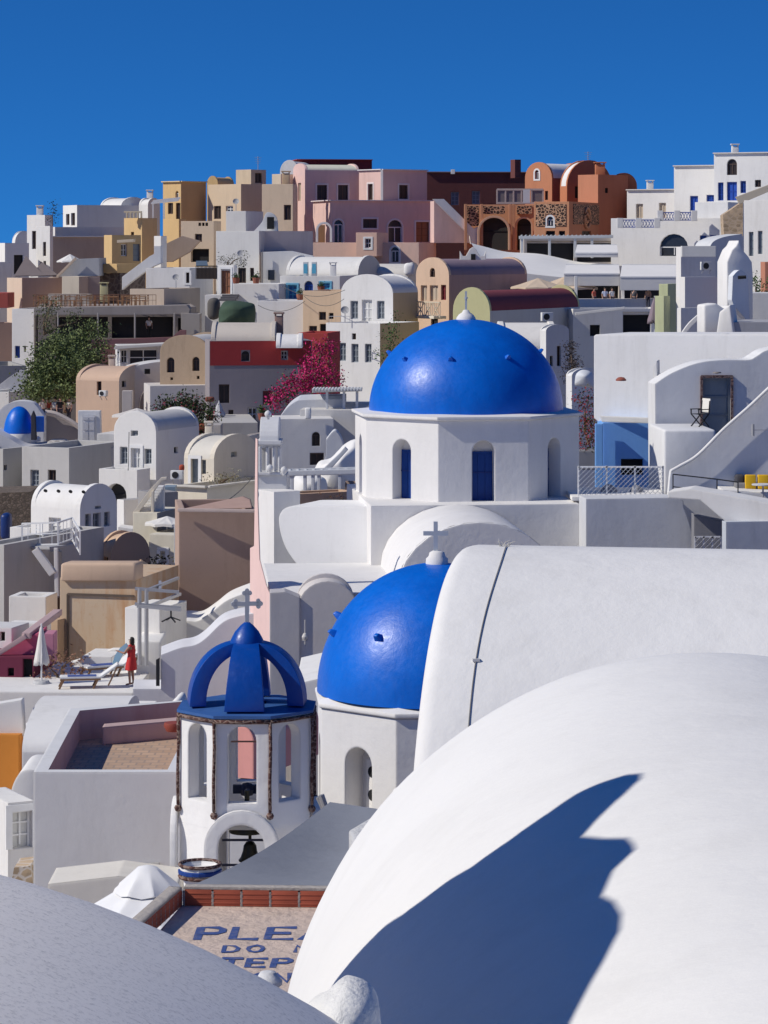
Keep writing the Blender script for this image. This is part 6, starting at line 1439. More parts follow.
pr = [(1.3-1.3*math.cos(PI*i/14), hh_*math.sin(PI*i/14)) for i in range(15)]
for i in range(14): mb.quad(a+Vector((0, pr[i][0], pr[i][1])), a+Vector((0, pr[i+1][0], pr[i+1][1])), a+Vector((L, pr[i+1][0], pr[i+1][1])), a+Vector((L, pr[i][0], pr[i][1])))
for x in (0, L): mb.poly3([[a+Vector((x, y, z)) for y, z in pr]])
mb.build('vault_roof', M_BG, bg)
for x, y in ((268, 418), (270, 472), (284, 474)):
    MB().lathe(P(x, y, 103.1), [(.05, -.05), (.05, .0), (.1, .06), (.13, .14), (.1, .22), (.03, .27), (0, .28)], 14).build('ball_finial', M_BG, bg, smooth=1)
M_PINK = plaster((.74, .53, .49), .45)
slab('tall narrow pink church wall catching the sun beside the bell gable', [(271, 598), (266, 585), (259.5, 560), (257.5, 500), (257.5, 440), (255.5, 438), (254, 546), (250, 548), (250, 760), (271, 760)], 91, .03, mat=M_PINK, a=-74, name='pink_wall', ref=262)
h = house('low white church roof terrace spreading before the wing', 89.5, 270, 271, 420, 594, a=86, mat=M_CH, name='church_roof', cat='church', roof='cap', Lm=8.6, colR=(.50, .48, .47))
h = house('grey arched gable wall behind the nearer dome', 87.6, 298, 357, 364, 608, a=-3, mat=plaster((.62, .58, .55), .4), name='church_gable', cat='church', roof='vL', rise=23, D=2.2)
slab('grey side wall of the church left of the arched gable', [(270, 593), (285, 592), (300, 598), (300, 760), (270, 760)], 87.4, 1, (.50, .48, .48), name='side_wall', a=3)
mb = MB(); mb.bar(P(305, 645, 87.2), P(305, 620, 87.2), .05); mb.lathe(P(305, 640, 87.1), [(0, 0), (.07, .02), (.1, .1), (.05, .2), (0, .22)], 8); mb.bar(P(302, 640, 87.2), P(308, 640, 87.2), .04); tag(mb.build('wall_lamp', plaster((.6, .58, .55))), 'small pale lantern on the grey arched gable wall', 'lamp')
slab('white ledge roof strip between the arched gable and the nearer dome', [(296, 684), (330, 676), (330, 720), (296, 720)], 78, 5, WH, name='ledge', cat='wall')

# ================================================================== nearer dome
Yd = 65.0; s = Yd/F; cc = P(437, 690, Yd)
ch = thing('domed_chapel', P(437, 830, Yd), 'white octagonal chapel with the nearer bright blue dome partly hidden by a vault', 'chapel')
base = Vector((cc.x, cc.y, 0)); Rr = 127*s; zt = cc.z-.10; ang = [R(-19+45*k) for k in range(8)]
zb_, zn = CZ-(822-HZ)*(Yd-2.2)/F, CZ-(749-HZ)*(Yd-2.2)/F
mb = MB(); ws = octwall(mb, base, Rr, -19, 3, zt-.12, lambda k: (.40, zb_, zn, .6)); mb.build('drum', M_CH, ch)
mb = MB(); octring(mb, base, Rr-.02, Rr+.07, zt-.12, zt-.08); octring(mb, base, Rr+.07, Rr+.07, zt-.08, zt); octring(mb, base, Rr+.07, 2.70, zt, zt+.12); octring(mb, base, 2.7, 2.4, zt+.12, zt+.13)
mb.build('cornice', M_CH, ch, smooth=25)
for w in ws:
    c0 = w.L/2; MB().poly3([[w.pt(u, z, -.59) for u, z in hole_loop(c0-.4, c0+.4, zb_, zn, True, 12)]]).build('niche_back', M_CH, ch)
    pb = MB(); pb.obox(w.pt(c0-.2, zb_, -.58), w.e*.4, w.n*.12, (0, 0, (zn-zb_)*.8)); o = pb.build('shutter_panel', M_CH, ch)
    for z in (.62, .30):
        q = w.pt(c0, zb_+(zn-zb_)*z, -.455); ring = [q+(w.e*math.cos(2*PI*i/16)+Vector((0, 0, 1))*math.sin(2*PI*i/16))*.13 for i in range(16)]
        MB().prism(ring, -w.n*.01).build('round_vent', M_DARK, o)
rr = 120*s; hh = 127*s; mb = MB(); N = 30
mb.lathe(cc, [(rr*math.cos(PI/2*t/N), hh*math.sin(PI/2*t/N)) for t in range(N+1)], 96); dome = mb.build('dome', M_DOME, ch, smooth=1)
step_bumps(cc, rr, hh, [(-34, 30), (-75, 28), (-100, 34), (20, 30), (70, 30)], dome, M_DOME)
top = cc+Vector((0, 0, hh)); fin = MB().lathe(top, [(.26, -.05), (.25, .1), (.19, .16), (.17, .24), (.1, .28), (0, .28)], 20).build('finial', M_CH, ch, smooth=1)
cross(top+Vector((-.03, 0, .2)), .74, M_GREY, fin)

# ================================================================== bell tower
Yb = 48.0; s = Yb/F; cc = P(247, 706, Yb); base = Vector((cc.x, cc.y, 0)); ang = [R(-24+45*k) for k in range(8)]; Rr = 69.5*s
bt = thing('bell_tower', P(247, 890, Yb), 'white octagonal bell tower with a blue open crown and brown cord edges', 'bell tower')
zt = cc.z-.03; zl = CZ-(812-HZ)*(Yb-1)/F; zbot = CZ-(905-HZ)*s
mt = plaster((.80, .79, .775), .22, 1.6, .35)
z_n0, z_n1 = CZ-(804-HZ)*(Yb-1.1)/F, CZ-(727-HZ)*(Yb-1.1)/F
def tower(mb, Rr, flip, hw):
    for k in range(8):
        f0, f1 = ang[k], ang[(k+1) % 8]+(2*PI if k == 7 else 0)
        a = base+Vector((Rr*math.sin(f0), -Rr*math.cos(f0), 0)); b = base+Vector((Rr*math.sin(f1), -Rr*math.cos(f1), 0)); e = (b-a).normalized(); n = Vector((e.y, -e.x, 0))
        w = Wall(a, e, n, (b-a).length, zl-.28, zt)
        lo = hole_loop(w.L/2-hw, w.L/2+hw, z_n0, z_n1, True, 12); w.holes.append(lo)
        if not flip:
            for i in range(len(lo)):
                p, q = lo[i], lo[(i+1) % len(lo)]; mb.quad(w.pt(*p), w.pt(*q), w.pt(*q, -.23), w.pt(*p, -.23))
        mb.poly3([[w.pt(*p) for p in w.outline]]+[[w.pt(*p) for p in h] for h in w.holes]); yield w
mb = MB(); tw = list(tower(mb, Rr, False, .235)); list(tower(mb, Rr-.25, True, .235))
bt_wall = mb.build('upper_storey', mt, bt)
# lower storey: four piers with arches
mb = MB(); H0, H1 = zbot-3, zl-.05; rl = Rr*1.0
for k in range(8):
    f0, f1 = ang[k], ang[(k+1) % 8]+(2*PI if k == 7 else 0)
    a = base+Vector((rl*math.sin(f0), -rl*math.cos(f0), 0)); b = base+Vector((rl*math.sin(f1), -rl*math.cos(f1), 0)); e = (b-a).normalized(); n = Vector((e.y, -e.x, 0))
    w = Wall(a, e, n, (b-a).length, H0, zl-.281)
    if k in (0, 2, 4, 6):
        lo = hole_loop(.035, w.L-.035, H0+.1, CZ-(822-HZ)*(Yb-1.1)/F, True, 14); w.holes.append(lo)
        for i in range(len(lo)): p, q = lo[i], lo[(i+1) % len(lo)]; mb.quad(w.pt(*p), w.pt(*q), w.pt(*q, -.25), w.pt(*p, -.25))
    mb.poly3([[w.pt(*p) for p in w.outline]]+[[w.pt(*p) for p in h] for h in w.holes])
mb.build('lower_storey', mt, bt)
for k in (0, 2, 4, 6):
    f0, f1 = ang[k], ang[(k+1) % 8]+(2*PI if k == 7 else 0); a = base+Vector((rl*math.sin(f0), -rl*math.cos(f0), 0)); b = base+Vector((rl*math.sin(f1), -rl*math.cos(f1), 0)); e = (b-a).normalized(); n = Vector((e.y, -e.x, 0))
    L_ = (b-a).length; zc = CZ-(822-HZ)*(Yb-1.1)/F-(L_/2-.035); MB_ = MB(); ringarch(MB_, Vector((a.x, a.y, zc-1.2))+e*L_/2+n*.05, L_/2-.06, L_/2+.17, 1.2, -.11, ax=-e if False else e); MB_.build('arch_moulding', mt, bt)
mb = MB(); octring(mb, base, Rr+.06, Rr+.06, zt, zt+.045); octring(mb, base, Rr+.06, .35, zt+.045, zt+.09); octring(mb, base, Rr+.06, .3, zt, zt)
M_SLAB = bluepaint('slab', (.05, .14, .38), (.03, .10, .30), .5)
mb.build('blue_slab', M_SLAB, bt)
rust = rubble((.085, .035, .028), (.24, .17, .14), 9)
def cord(pts, r=.028): return MB().tube(pts, r, 8).build('cord', rust, bt, smooth=1)
for k in range(8):
    a0, a1 = ang[k], ang[(k+1) % 8]; q = Rr+.04
    A = base+Vector((q*math.sin(a0), -q*math.cos(a0), zt-.05)); B = base+Vector((q*math.sin(a1), -q*math.cos(a1), zt-.05)); cord([A, (A+B)/2-Vector((0, 0, .01)), B], .034)
    C_ = Vector((A.x, A.y, zl+.02)); cord([A, A.lerp(C_, .3)+Vector((.008, 0, 0)), A.lerp(C_, .7)-Vector((.006, 0, 0)), C_])
    MB().lathe(C_-Vector((0, 0, .07)), [(0, -.06), (.045, -.04), (.065, .01), (.045, .05), (0, .07)], 12).build('cord_knob', rust, bt, smooth=1)
M_RIB = bluepaint('rib', (.0, .065, .36), (.0, .05, .30), .36)
zs = zt+.09
crown = MB()
def rib(phi, wb, wt):
    f = R(phi); d = Vector((math.sin(f), -math.cos(f), 0)); t = Vector((math.cos(f), math.sin(f), 0)); mb = MB(); n = 16; prev = None
    for i in range(n+1):
        th = PI/2*i/n*.93; ro, zo = .98*math.cos(th)**.85, 1.04*math.sin(th); ri, zi = max(.04, .98*math.cos(th)**.85-.27+.02*i/n), max(0, 1.04*math.sin(th)-.12*math.sin(th)**2-.0)
        w = wb+(wt-wb)*(i/n); O_ = base+Vector((0, 0, zs)); cur = [O_+d*ro-t*w/2+Vector((0, 0, zo)), O_+d*ro+t*w/2+Vector((0, 0, zo)), O_+d*ri+t*w/2+Vector((0, 0, zi)), O_+d*ri-t*w/2+Vector((0, 0, zi))]
        if prev:
            for q in range(4): mb.quad(prev[q], prev[(q+1) % 4], cur[(q+1) % 4], cur[q])
        else: mb.quad(*cur)
        prev = cur
    mb.quad(*prev); return mb.build('crown_rib', M_RIB, bt, bevel=.035)
for phi in (-82, 0, 86, 178): rib(phi, .66, .40)
kn = MB().lathe(base+Vector((0, 0, zs)), [(.0, .80), (.26, .82), (.30, .92), (.27, 1.06), (.20, 1.19), (.11, 1.29), (.05, 1.34), (0, 1.36)], 28).build('crown_knob', M_RIB, bt, smooth=1)
cross(base+Vector((0, 0, zs+1.32)), .52, flat((.50, .52, .54), .6), kn, True, rz=.12)
# iron bars and bells
mb = MB(); w0 = tw[0]; w4 = tw[4]
zb1, zb2 = CZ-(840-HZ)*(Yb-.9)/F, CZ-(865-HZ)*(Yb-.9)/F
x0, x1 = P(222, 840, Yb-.9).x, P(279, 840, Yb-.9).x
mb.bar((x0, Yb-.9, zb1), (x1, Yb-.9, zb1), .035); mb.bar((x0, Yb-.9, zb2), (x1, Yb-.9, zb2), .035); mb.build('iron_bar', flat((.02, .022, .05), .5), bt)
mb = MB(); q = P(232, 741, Yb-1); mb.bar(P(231, 741.5, Yb-1.05), P(261, 741.5, Yb-1.05), .025); mb.build('iron_rod', flat((.1, .05, .04), .6), bt)
def bell(px, py, r_, label, ring=True):
    b = thing('bell', P(px, py, Yb-.75), label, 'bell'); c = P(px, py, Yb-.75); m = flat((.035, .032, .02), .45, .5)
    MB().lathe(c, [(r_*.98, 0), (r_, .02), (r_*.8, r_*.35), (r_*.62, r_*.9), (r_*.55, r_*1.35), (r_*.35, r_*1.65), (0, r_*1.75)], 24).build('bell_body', m, b, smooth=1)
    MB().tube([c+Vector((0, 0, r_*1.7)), c+Vector((0, 0, r_*2.3))], r_*.14, 8).build('yoke', m, b)
    MB().tube([c+Vector((0, 0, r_*.9)), c-Vector((0, 0, r_*.12))], [r_*.06, r_*.14], 8).build('clapper', m, b); return b
bell(250, 861, .19, 'small bronze bell hanging from the lower iron bars')
bell(247, 832, .30, 'wide dark bronze bell showing under the big arch')
mb = MB(); mb.bar(P(233, 789, Yb-.2), P(260, 789, Yb-.2), .09, .14); c = P(247, 792, Yb-.2); mb.lathe(c, [(0, -.05), (.1, -.05), (.13, .05), (.08, .14), (0, .16)], 12); mb.build('bell_yoke', flat((.015, .018, .04), .5), bt)
pk = house('pink house with a rounded gable seen through the bell tower openings', 57, 229, 254, 262, 742, a=24, col=(.78, .36, .32), roof='vL', rise=9, name='vaulted_house', D=3, zb=CZ-(779-HZ)/F*57)
house('shaded grey brown wall under the pink gable behind the bell tower', 57.4, 222, 264, 268, 779.5, a=4, col=(.45, .38, .35), name='wall', cat='wall', D=3, roof='cap')
# little octagonal basin
bs = thing('planter_basin', P(200, 885, 44), 'small round white basin with blue and brown painted rims beside the bell tower', 'basin')
c = P(200, 866, 44); r0 = 22/F*44
MB().lathe(c, [(r0*.72, -.40), (r0*.76, -.16), (r0*.94, -.07), (r0*.94, .0), (r0*.86, .02), (r0*.8, -.05), (0, -.06)], 8).build('bowl', mt, bs)
MB().lathe(c, [(r0*.55, -1.6), (r0*.62, -.5), (r0*.72, -.401)], 16).build('pedestal', mt, bs)
MB().lathe(c, [(r0*.90, -.115), (r0*1.0, -.10), (r0*1.0, -.055), (r0*.94, -.04)], 20).build('blue_rim', flat((.01, .05, .25), .5), bs)
for z in (.03, -.15): MB().tube([c+Vector((r0*.93*math.cos(2*PI*i/20), r0*.93*math.sin(2*PI*i/20), z)) for i in range(21)], .028, 6).build('cord', rust, bs)
# white wall behind bells and cream ledge in front of the tiled house
house('white wall behind the bells at the foot of the bell tower', 53, 200, 290, 300, 826, a=2, name='wall', cat='wall', D=2, roof='cap')
slab('cream roof ledge in front of the tiled roof house', [(48, 884), (118, 876), (178, 884), (178, 925), (48, 925)], 46, 1.2, (.74, .70, .62), name='roof_ledge', cat='roof')
# ================================================================== canvas, parasol, painted terrace
def sheet(label, A, B, C_, D_, sag, mat, name, cat, n=18, th=.01):
    mb = MB(); f = lambda u, v: (A.lerp(B, u)).lerp(D_.lerp(C_, u), v)-Vector((0, 0, sag*math.sin(PI*u)*math.sin(PI*v)*1.0+sag*.5*math.sin(PI*v)))
    for i in range(n):
        for j in range(n): mb.quad(f(i/n, j/n), f((i+1)/n, j/n), f((i+1)/n, (j+1)/n), f(i/n, (j+1)/n))
    return tag(mb.build(name, mat, smooth=1), label, cat)
canv = plaster((.235, .25, .285), .25, 2, .3)
sheet('dark grey canvas shade sail stretched beside the bell tower', P(330, 802, 44), P(400, 812, 43), P(400, 900, 33), P(176, 892, 36), .25, canv, 'shade_sail', 'shade sail')
mb = MB(); mb.tube([P(327, 812, 44.2), P(321, 795, 44.2)], .05, 8); mb.tube([P(325, 812, 44.4), P(318, 797, 44.4)], .04, 8); tag(mb.build('sail_post', flat((.35, .35, .36), .5, .4)), 'short steel post gripping the canvas corner', 'post')
house('white wall under the dark canvas sail', 45.5, 300, 330, 420, 845, a=20, name='wall', cat='wall', roof='cap', D=2)
pr = umbrella_open('white canvas parasol seen from above beside the brick edging', 147, 872, 33.2, 1.02, 2.4, .62, (.80, .80, .80), 8, name='parasol')
tp = P(147, 869, 33.2); mb = MB(); ring = []
nn = 16
for (q, z) in ((.0, .05), (.12, .02), (.26, -.10), (.38, -.20), (.40, -.24)):
    for k in range(nn): th = 2*PI*k/nn+.3; w_ = 1-.08*(k % 2); mb.v.append(tp+Vector((q*w_*math.cos(th), q*w_*math.sin(th), z-.03*(k % 2)*(q > .2))))
for i in range(4):
    for k in range(nn): mb.f.append([i*nn+k, i*nn+(k+1) % nn, (i+1)*nn+(k+1) % nn, (i+1)*nn+k])
mb.build('vent_cap', plaster((.80, .80, .80), .1), pr, smooth=40)
# painted terrace
zf = 13.08; tr = thing('roof_terrace', (-.5, 28.5, zf-1), 'flat pinkish roof terrace with blue painted letters and clay brick edging', 'roof terrace')
def onfloor(px, py, z=zf): Y = (CZ-z)*F/(py-HZ); return Vector(((px-CX)/F*Y, Y, z))
mb = MB(); a, b, c, d = onfloor(182, 905), onfloor(420, 908), onfloor(420, 1075), onfloor(60, 1045)
dn = Vector((0, 0, -1.2)); mb.add([a, b, c, d, a+dn, b+dn, c+dn, d+dn], [(0, 1, 2, 3), (0, 1, 5, 4), (1, 2, 6, 5), (2, 3, 7, 6), (3, 0, 4, 7), (4, 5, 6, 7)])
mb.build('terrace_floor', plaster((.60, .48, .40), .5, 2.2, .7, stain_col=(.44, .36, .30), bumpd=.02), tr)
clay = flat((.40, .095, .05), .8, 0, .35, 'clay'); mort = plaster((.44, .40, .36), .6, 4, .8)
def bricks(p, q, n, h=.17, dep=.14):
    e = (q-p)/n; side = Vector((0, 0, 1)).cross(e).normalized()*dep
    cap = MB()
    for k in range(n):
        o = p+e*(k+.03); mb = MB(); mb.obox(o+Vector((0, 0, .004)), e*.93, side, (0, 0, h))
        for j in range(3): mb.obox(o-side*.03+Vector((0, 0, .03+j*.048)), e*.93, side*.02, (0, 0, .016))
        mb.build('brick', clay, tr, bevel=.006)
    for k in range(n+1): cap.obox(p+e*(k-.045)-side*.02, e*.08, side*1.0, (0, 0, h*.93))
    cap.obox(p+Vector((0, 0, h+.006)), e*n, side, (0, 0, .025)); cap.build('mortar', mort, tr)
bricks(onfloor(184, 906), onfloor(415, 909), 8); bricks(onfloor(134, 950), onfloor(182, 906), 11, .17, .14)
# letters: strokes in a unit box (width .6, height 1)
GL = {'P': [[(0, 0), (0, 1), (.4, 1), (.55, .85), (.55, .62), (.4, .48), (0, .48)]], 'L': [[(0, 1), (0, .03), (.55, 0)]], 'E': [[(.55, 1), (0, 1), (0, 0), (.55, 0)], [(0, .5), (.45, .5)]],
      'A': [[(0, 0), (.28, 1), (.58, 0)], [(.1, .36), (.48, .36)]], 'S': [[(.55, .9), (.3, 1), (.05, .88), (.05, .65), (.5, .4), (.5, .12), (.28, 0), (0, .1)]],
      'D': [[(0, 0), (0, 1), (.35, .95), (.55, .6), (.5, .2), (.3, .02), (0, 0)]], 'O': [[(.28, 1), (.05, .8), (0, .45), (.12, .1), (.3, 0), (.5, .12), (.58, .5), (.48, .85), (.28, 1)]],
      'N': [[(0, 0), (0, 1), (.5, 0), (.5, 1)]], 'T': [[(.28, 0), (.28, 1)], [(0, 1), (.58, 1)]]}
def onf2(px, py): return onfloor(px, py, zf+.004)
paint = plaster((.05, .09, .26), .9, 6, .2, stain_col=(.24, .22, .26))
def letters(word, x, yt, yb, w, gap, t=2.2, slant=2.5, up=-.35):
    for ch_ in word:
        if ch_ != ' ':
            for i_, stv in enumerate(GL[ch_]):
                mb = MB(); pts = [(x+sx/.58*w+slant*sy, yb+(yt-yb)*sy+up*0) for sx, sy in stv]
                # thick flat stroke laid on the floor
                P3 = [onf2(*p) for p in pts]; wd = t*.0049
                L_, R_ = [], []
                for i, p in enumerate(P3):
                    dd = (P3[min(i+1, len(P3)-1)]-P3[max(i-1, 0)]); dd.z = 0; dd.normalize(); n_ = Vector((-dd.y, dd.x, 0))
                    k = wd*(.95+.55*abs(dd.x)+.12*math.sin(i*7+x)); e_ = dd*wd*(-.8 if i == 0 else .8 if i == len(P3)-1 else 0)
                    z_ = Vector((0, 0, .003*i_+.0005*i)); L_.append(p+n_*k+e_+z_); R_.append(p-n_*k+e_+z_)
                for i in range(len(P3)-1): mb.quad(L_[i], L_[i+1], R_[i+1], R_[i])
                mb.build('painted_letter', paint, tr)
        x += w+gap
letters('PLEASE', 197, 927.5, 939, 24, 11, 8, 4)
letters('DO NOT', 223, 945.5, 952, 15, 9, 4.5, 2)
letters('STEP', 196, 958.5, 967, 16.5, 9, 6, 3)
letters('P', 276, 959, 967, 18, 9, 8, 3) if False else None
letters('ON', 250, 973.5, 982, 15, 9, 6, 3)
# chimney cap by the terrace
cp = thing('chimney', P(268, 1010, 22), 'small white domed chimney cap poking up beside the painted letters', 'chimney')
c = P(268, 1000, 22); MB().lathe(c, [(.11, -.6), (.10, .04), (.085, .10), (.11, .12), (.11, .15), (.075, .19), (.06, .215), (0, .225)], 20).build('cap', plaster((.66, .66, .66), .5, 3, .6), cp, smooth=30)

# ================================================================== near vaults
# the vault with the cable
nv = thing('barrel_vault', P(600, 800, 30), 'large smooth white barrel vault with a cable hanging down its left side', 'vault')
M_NEAR = plaster((.745, .735, .715), .26, 1.3, .4, .8)
e = Vector((1, -.166, 0)).normalized(); dvec = Vector((-.166, -1, 0)).normalized(); O = P(456, 546, 34); n = 40; sec = []
for i in range(n+1):
    t = PI/2*i/n; d = 4.0*math.sin(t); z = -(1-math.cos(t))*4.0; sec.append((d, z))
backs = [(-4.0*math.sin(PI/2*i/12), -(1-math.cos(PI/2*i/12))*4) for i in range(12, 0, -1)]
prof = backs+sec; mb = MB(); us = [.0, .012, .04, .08, .13, .2]+[.2+.35*k for k in range(1, 26)]
def drop(u): return 0 if u >= .2 else .2*(1-math.sqrt(max(0, 1-(1-u/.2)**2)))
for u in us:
    for d, z in prof:
        k = drop(u); nx = Vector((0, 0, 0)); r_ = math.hypot(d, z+4); mb.v.append(O+e*u+dvec*(d*(1-k/4))+Vector((0, 0, (z+4)*(1-k/4)-4)))
m_ = len(prof)
for i in range(len(us)-1):
    for k in range(m_-1): mb.f.append([i*m_+k, i*m_+k+1, (i+1)*m_+k+1, (i+1)*m_+k])
mb.poly3([[mb.v[k] for k in range(m_)]+[O+dvec*4.0*.95+Vector((0, 0, -7)), O-dvec*3.8+Vector((0, 0, -7))]])
mb.build('vault_shell', M_NEAR, nv, smooth=50)
mb = MB(); pts = []
for i in range(0, n-3):
    d, z = sec[i]; px_u = .60-.012*i*.0-.045*(d)*0+.02*math.sin(i*.35)
    u = .60+.022*d-.006*d*d+.03*math.sin(d*1.7)
    nrm = (dvec*d/4+Vector((0, 0, (z+4)/4))).normalized(); pts.append(O+e*u+dvec*d+Vector((0, 0, z))+nrm*.012)
mb.tube(pts, .0065, 6); mb.build('cable', flat((.22, .21, .20), .7), nv)
mb = MB(); q = pts[len(pts)//2]; mb.box(q-Vector((0, .02, .03)), .08, .04, .03); mb.build('cable_clip', flat((.6, .6, .6), .6), nv)
tw_ = MB(); rq = random.Random(3); c_ = P(503, 547, 34)
for k in range(9):
    a = c_+Vector((rq.uniform(-.04, .04), rq.uniform(-.05, .05), -.03)); b = a+Vector((rq.uniform(-.16, .16), rq.uniform(-.1, .1), rq.uniform(.04, .13))); tw_.tube([a, a.lerp(b, .5)+Vector((0, 0, .03)), b], [.008, .006, .004], 5)
tag(tw_.build('knotted_rope_end', flat((.5, .48, .44), .8)), 'frayed knotted cable end on the ridge of the large smooth vault', 'rope')
rock('white plaster knot at the foot of the cable vault', curve([(391, 800), (393, 790), (398, 787), (404, 790), (408, 800)], 4), 27.5, .2, plaster(WH, .3), seed=9, name='plaster_knot', amp=.015)
slab('rounded white upstand between the cable vault and the front vault', curve([(438, 850), (439, 775), (443, 760), (452, 752), (466, 749), (500, 747)])+[(500, 850)], 25, 1.2, (.79, .79, .78), name='upstand', bevel=.05, a=-12)
mb = MB(); tp = [P(349, 829, 20), P(365, 866, 18.7), P(450, 880, 18.4), P(450, 785, 21.6), P(427, 790, 21.5), P(398, 803, 20.95)]
zz = 20-584/F*20
for p in tp: p.z = zz+(p.y-20)*.02
mb.prism(tp, (0, 0, -.36)); o = mb.build('stone_ledge', plaster((.60, .60, .60), .5, 5, .8, bumpd=.02), bevel=.03); tag(o, 'rough grey topped white ledge beside the canvas sail', 'ledge')
house('white support wall under the rough grey ledge', 19.3, 366, 368, 460, 877, a=70, name='wall', cat='wall', roof='cap', D=1.4, Lm=.1)
# front vault
fv = thing('barrel_vault', (1.26, 7, 15), 'huge smooth white vault filling the lower right with a dark figure shadow', 'vault')
mb = MB(); n = 72; ys = [2.0+.3*k for k in range(31)]; R0 = 1.67; cx_, cz_ = 1.26, 16.76
rings = [(y, R0) for y in ys if y < 10.9]+[(11.0, R0), (11.1, R0*.995), (11.3, R0*.97), (11.5, R0*.90), (11.65, R0*.8)]
for y, r_ in rings:
    for k in range(n+1):
        th = PI*k/n; w = 1+.004*noise.noise(Vector((y*.8, k*.12, 1)))
        mb.v.append(Vector((cx_-r_*w*math.cos(th), y, cz_+r_*w*math.sin(th))))
for i in range(len(rings)-1):
    for k in range(n): a = i*(n+1)+k; mb.f.append([a, a+1, a+n+2, a+n+1])
mb.build('vault_shell', plaster((.785, .775, .75), .22, 1.4, .22, .75, bumpd=.01), fv, smooth=1)
mb = MB(); mb.obox((cx_-R0, 2, 9), (.3, 0, 0), (0, 9, 0), (0, 0, 7.76)); mb.obox((cx_+R0-.3, 2, 9), (.3, 0, 0), (0, 9, 0), (0, 0, 7.76)); mb.obox((cx_-R0+.3, 10.6, 9), (2*R0-.6, 0, 0), (0, .4, 0), (0, 0, 7.76)); mb.build('side_wall', plaster((.80, .80, .80), .07), fv)
# grey foreground vault
gv = thing('barrel_vault', (-1.27, 3, 15), 'rough grey plaster vault filling the lower left corner', 'vault')
mb = MB(); n = 64; cx_, cz_, R0 = -1.275, 16.722, 2.25
ys = [1.2+.1*k for k in range(38)]+[5.0, 5.1, 5.25, 5.4]
for i, y in enumerate(ys):
    r_ = R0*(1 if y <= 5 else 1-.02*((y-5)/.4)**2*4)
    for k in range(n+1): th = PI*k/n; mb.v.append(Vector((cx_-r_*math.cos(th), y, cz_+r_*math.sin(th)+.008*noise.noise(Vector((y*1.5, k*.2, 4))))))
for i in range(len(ys)-1):
    for k in range(n): a = i*(n+1)+k; mb.f.append([a, a+1, a+n+2, a+n+1])
def rough_plaster():
    m, nt, b = new_mat('rough_plaster'); pos = scaled_pos(nt, 1, 1, 1)
    n1 = noise_node(nt, pos, 3, 6, .7); n2 = noise_node(nt, pos, 95, 5, .8); n3 = noise_node(nt, pos, 9, 5, .7)
    c = mixcol(nt, n1, (.84, .79, .73), (.90, .855, .80)); c = mixcol(nt, ramp(nt, n2, [(.50, (0, 0, 0)), (.66, (.75, .75, .75))]), c, (.50, .48, .46))
    c = mixcol(nt, ramp(nt, n2, [(.26, (.6, .6, .6)), (.36, (0, 0, 0))]), c, (.80, .79, .77)); nt.links.new(c, b.inputs['Base Color']); b.inputs['Roughness'].default_value = .9
    ad = nt.nodes.new('ShaderNodeMath'); ad.operation = 'ADD'; nt.links.new(n2, ad.inputs[0]); ad.inputs[1].default_value = 0
    bn = nt.nodes.new('ShaderNodeBump'); bn.inputs['Strength'].default_value = .16; bn.inputs['Distance'].default_value = .003; nt.links.new(ad.outputs[0], bn.inputs['Height']); nt.links.new(bn.outputs[0], b.inputs['Normal'])
    return m
mb.build('vault_shell', rough_plaster(), gv, smooth=1)
rock('whitewashed stone lying in front of the huge smooth vault', curve([(300, 1040), (306, 1004), (322, 994), (340, 978), (350, 976), (368, 984), (377, 1006), (372, 1060), (300, 1070)], 4), 5.2, .24, plaster((.74, .74, .73), .4, 12, .8, bumpd=.004), seed=2, name='whitewashed_stone', cat='stone', amp=.012)
mb = MB(); o_ = [(8.75, 17.0), (8.70, 19.1), (8.50, 19.45), (8.38, 19.56), (8.30, 19.68), (8.24, 19.82), (8.15, 19.95), (8.12, 20.2), (8.15, 20.38), (8.20, 20.50), (8.20, 20.58), (8.14, 20.63), (8.06, 20.62), (7.94, 20.55), (7.80, 20.45), (7.66, 20.36), (7.5, 20.43), (7.38, 20.50), (7.29, 20.51), (7.21, 20.51), (7.1, 20.42), (6.9, 20.36), (6.78, 20.39), (6.62, 20.40), (6.48, 20.38), (6.3, 20.31), (6.02, 20.18), (5.6, 20.0), (5.6, 17.0)]  # outline worked back from the shadow; added caster outside the view, source unknown
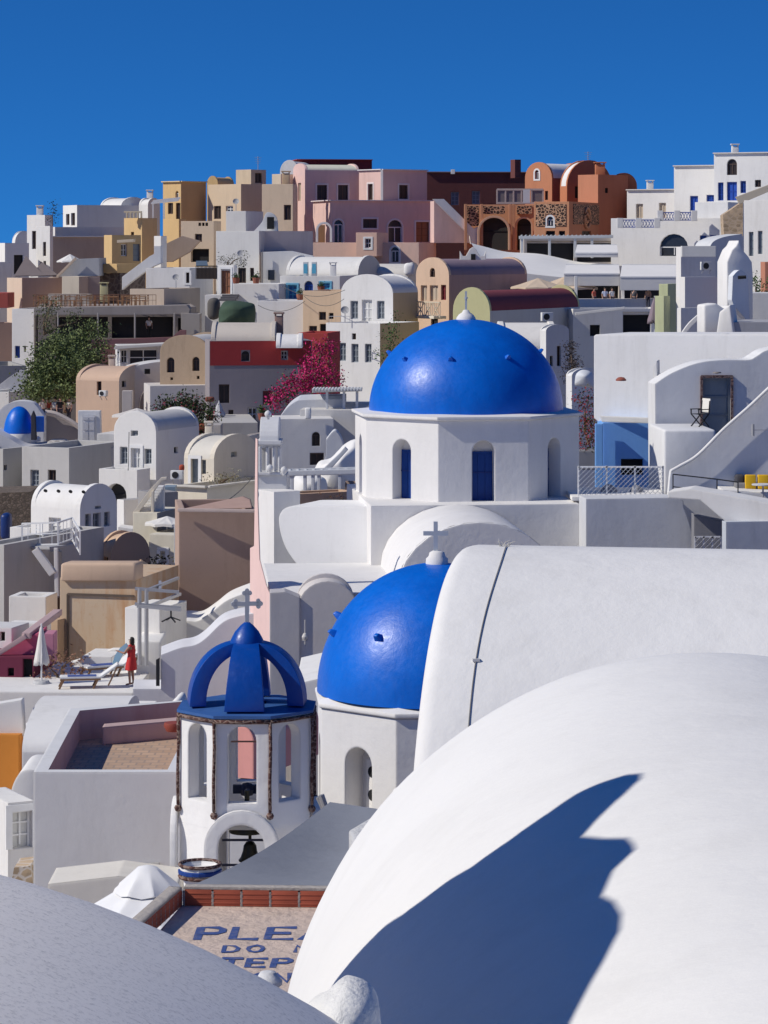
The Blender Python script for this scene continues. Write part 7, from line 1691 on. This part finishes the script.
mb.prism([(-2.0, y, z) for y, z in o_], (.14, 0, 0)); tag(mb.build('parapet', plaster(WH), bevel=.02), 'whitewashed lumpy parapet with a chimney stub whose shadow falls on the front vault', 'wall')
# ================================================================== light, world, camera
def setup():
    S = Vector((-.74, -.20, .63)).normalized()
    ld = bpy.data.lights.new('sun', 'SUN'); ld.energy = 3.75; ld.angle = R(.5); ld.color = (1, .945, .85)
    lo = bpy.data.objects.new('sun', ld); COL.objects.link(lo); lo.rotation_euler = S.to_track_quat('Z', 'Y').to_euler()
    w = bpy.data.worlds.new('World'); sc.world = w; w.use_nodes = True; nt = w.node_tree; bg = nt.nodes['Background']
    sky = nt.nodes.new('ShaderNodeTexSky'); sky.sky_type = 'NISHITA'; sky.sun_disc = False
    sky.sun_elevation = math.asin(S.z); sky.sun_rotation = math.atan2(S.x, S.y)
    sky.altitude = 1200; sky.air_density = 1.0; sky.dust_density = 0.05; sky.ozone_density = 4.0
    tc = nt.nodes.new('ShaderNodeTexCoord'); mp = nt.nodes.new('ShaderNodeMapping')
    mp.inputs['Scale'].default_value = (1, 1, 1.8); mp.inputs['Location'].default_value = (0, 0, .16)
    nt.links.new(tc.outputs['Generated'], mp.inputs['Vector']); nt.links.new(mp.outputs[0], sky.inputs['Vector'])
    mx = mixcol(nt, 1.0, sky.outputs[0], (.19, .84, 1.55), 'MULTIPLY')
    nt.links.new(mx, bg.inputs['Color']); bg.inputs['Strength'].default_value = .07
    cd = bpy.data.cameras.new('camera'); co = bpy.data.objects.new('camera', cd); COL.objects.link(co); sc.camera = co
    co.location = CAM; co.rotation_euler = (R(90), 0, 0)
    cd.sensor_fit = 'VERTICAL'; cd.sensor_height = 36; cd.lens = F/1024*36
    cd.shift_y = -(512-HZ)/1024; cd.clip_end = 100000; cd.clip_start = .05
    sc.view_settings.view_transform = 'Standard'; sc.view_settings.look = 'None'; sc.view_settings.exposure = 0; sc.view_settings.gamma = 1
setup()
sc.cycles.diffuse_bounces = 6
for o in bpy.data.objects:
    if '_o' in o: del o['_o']
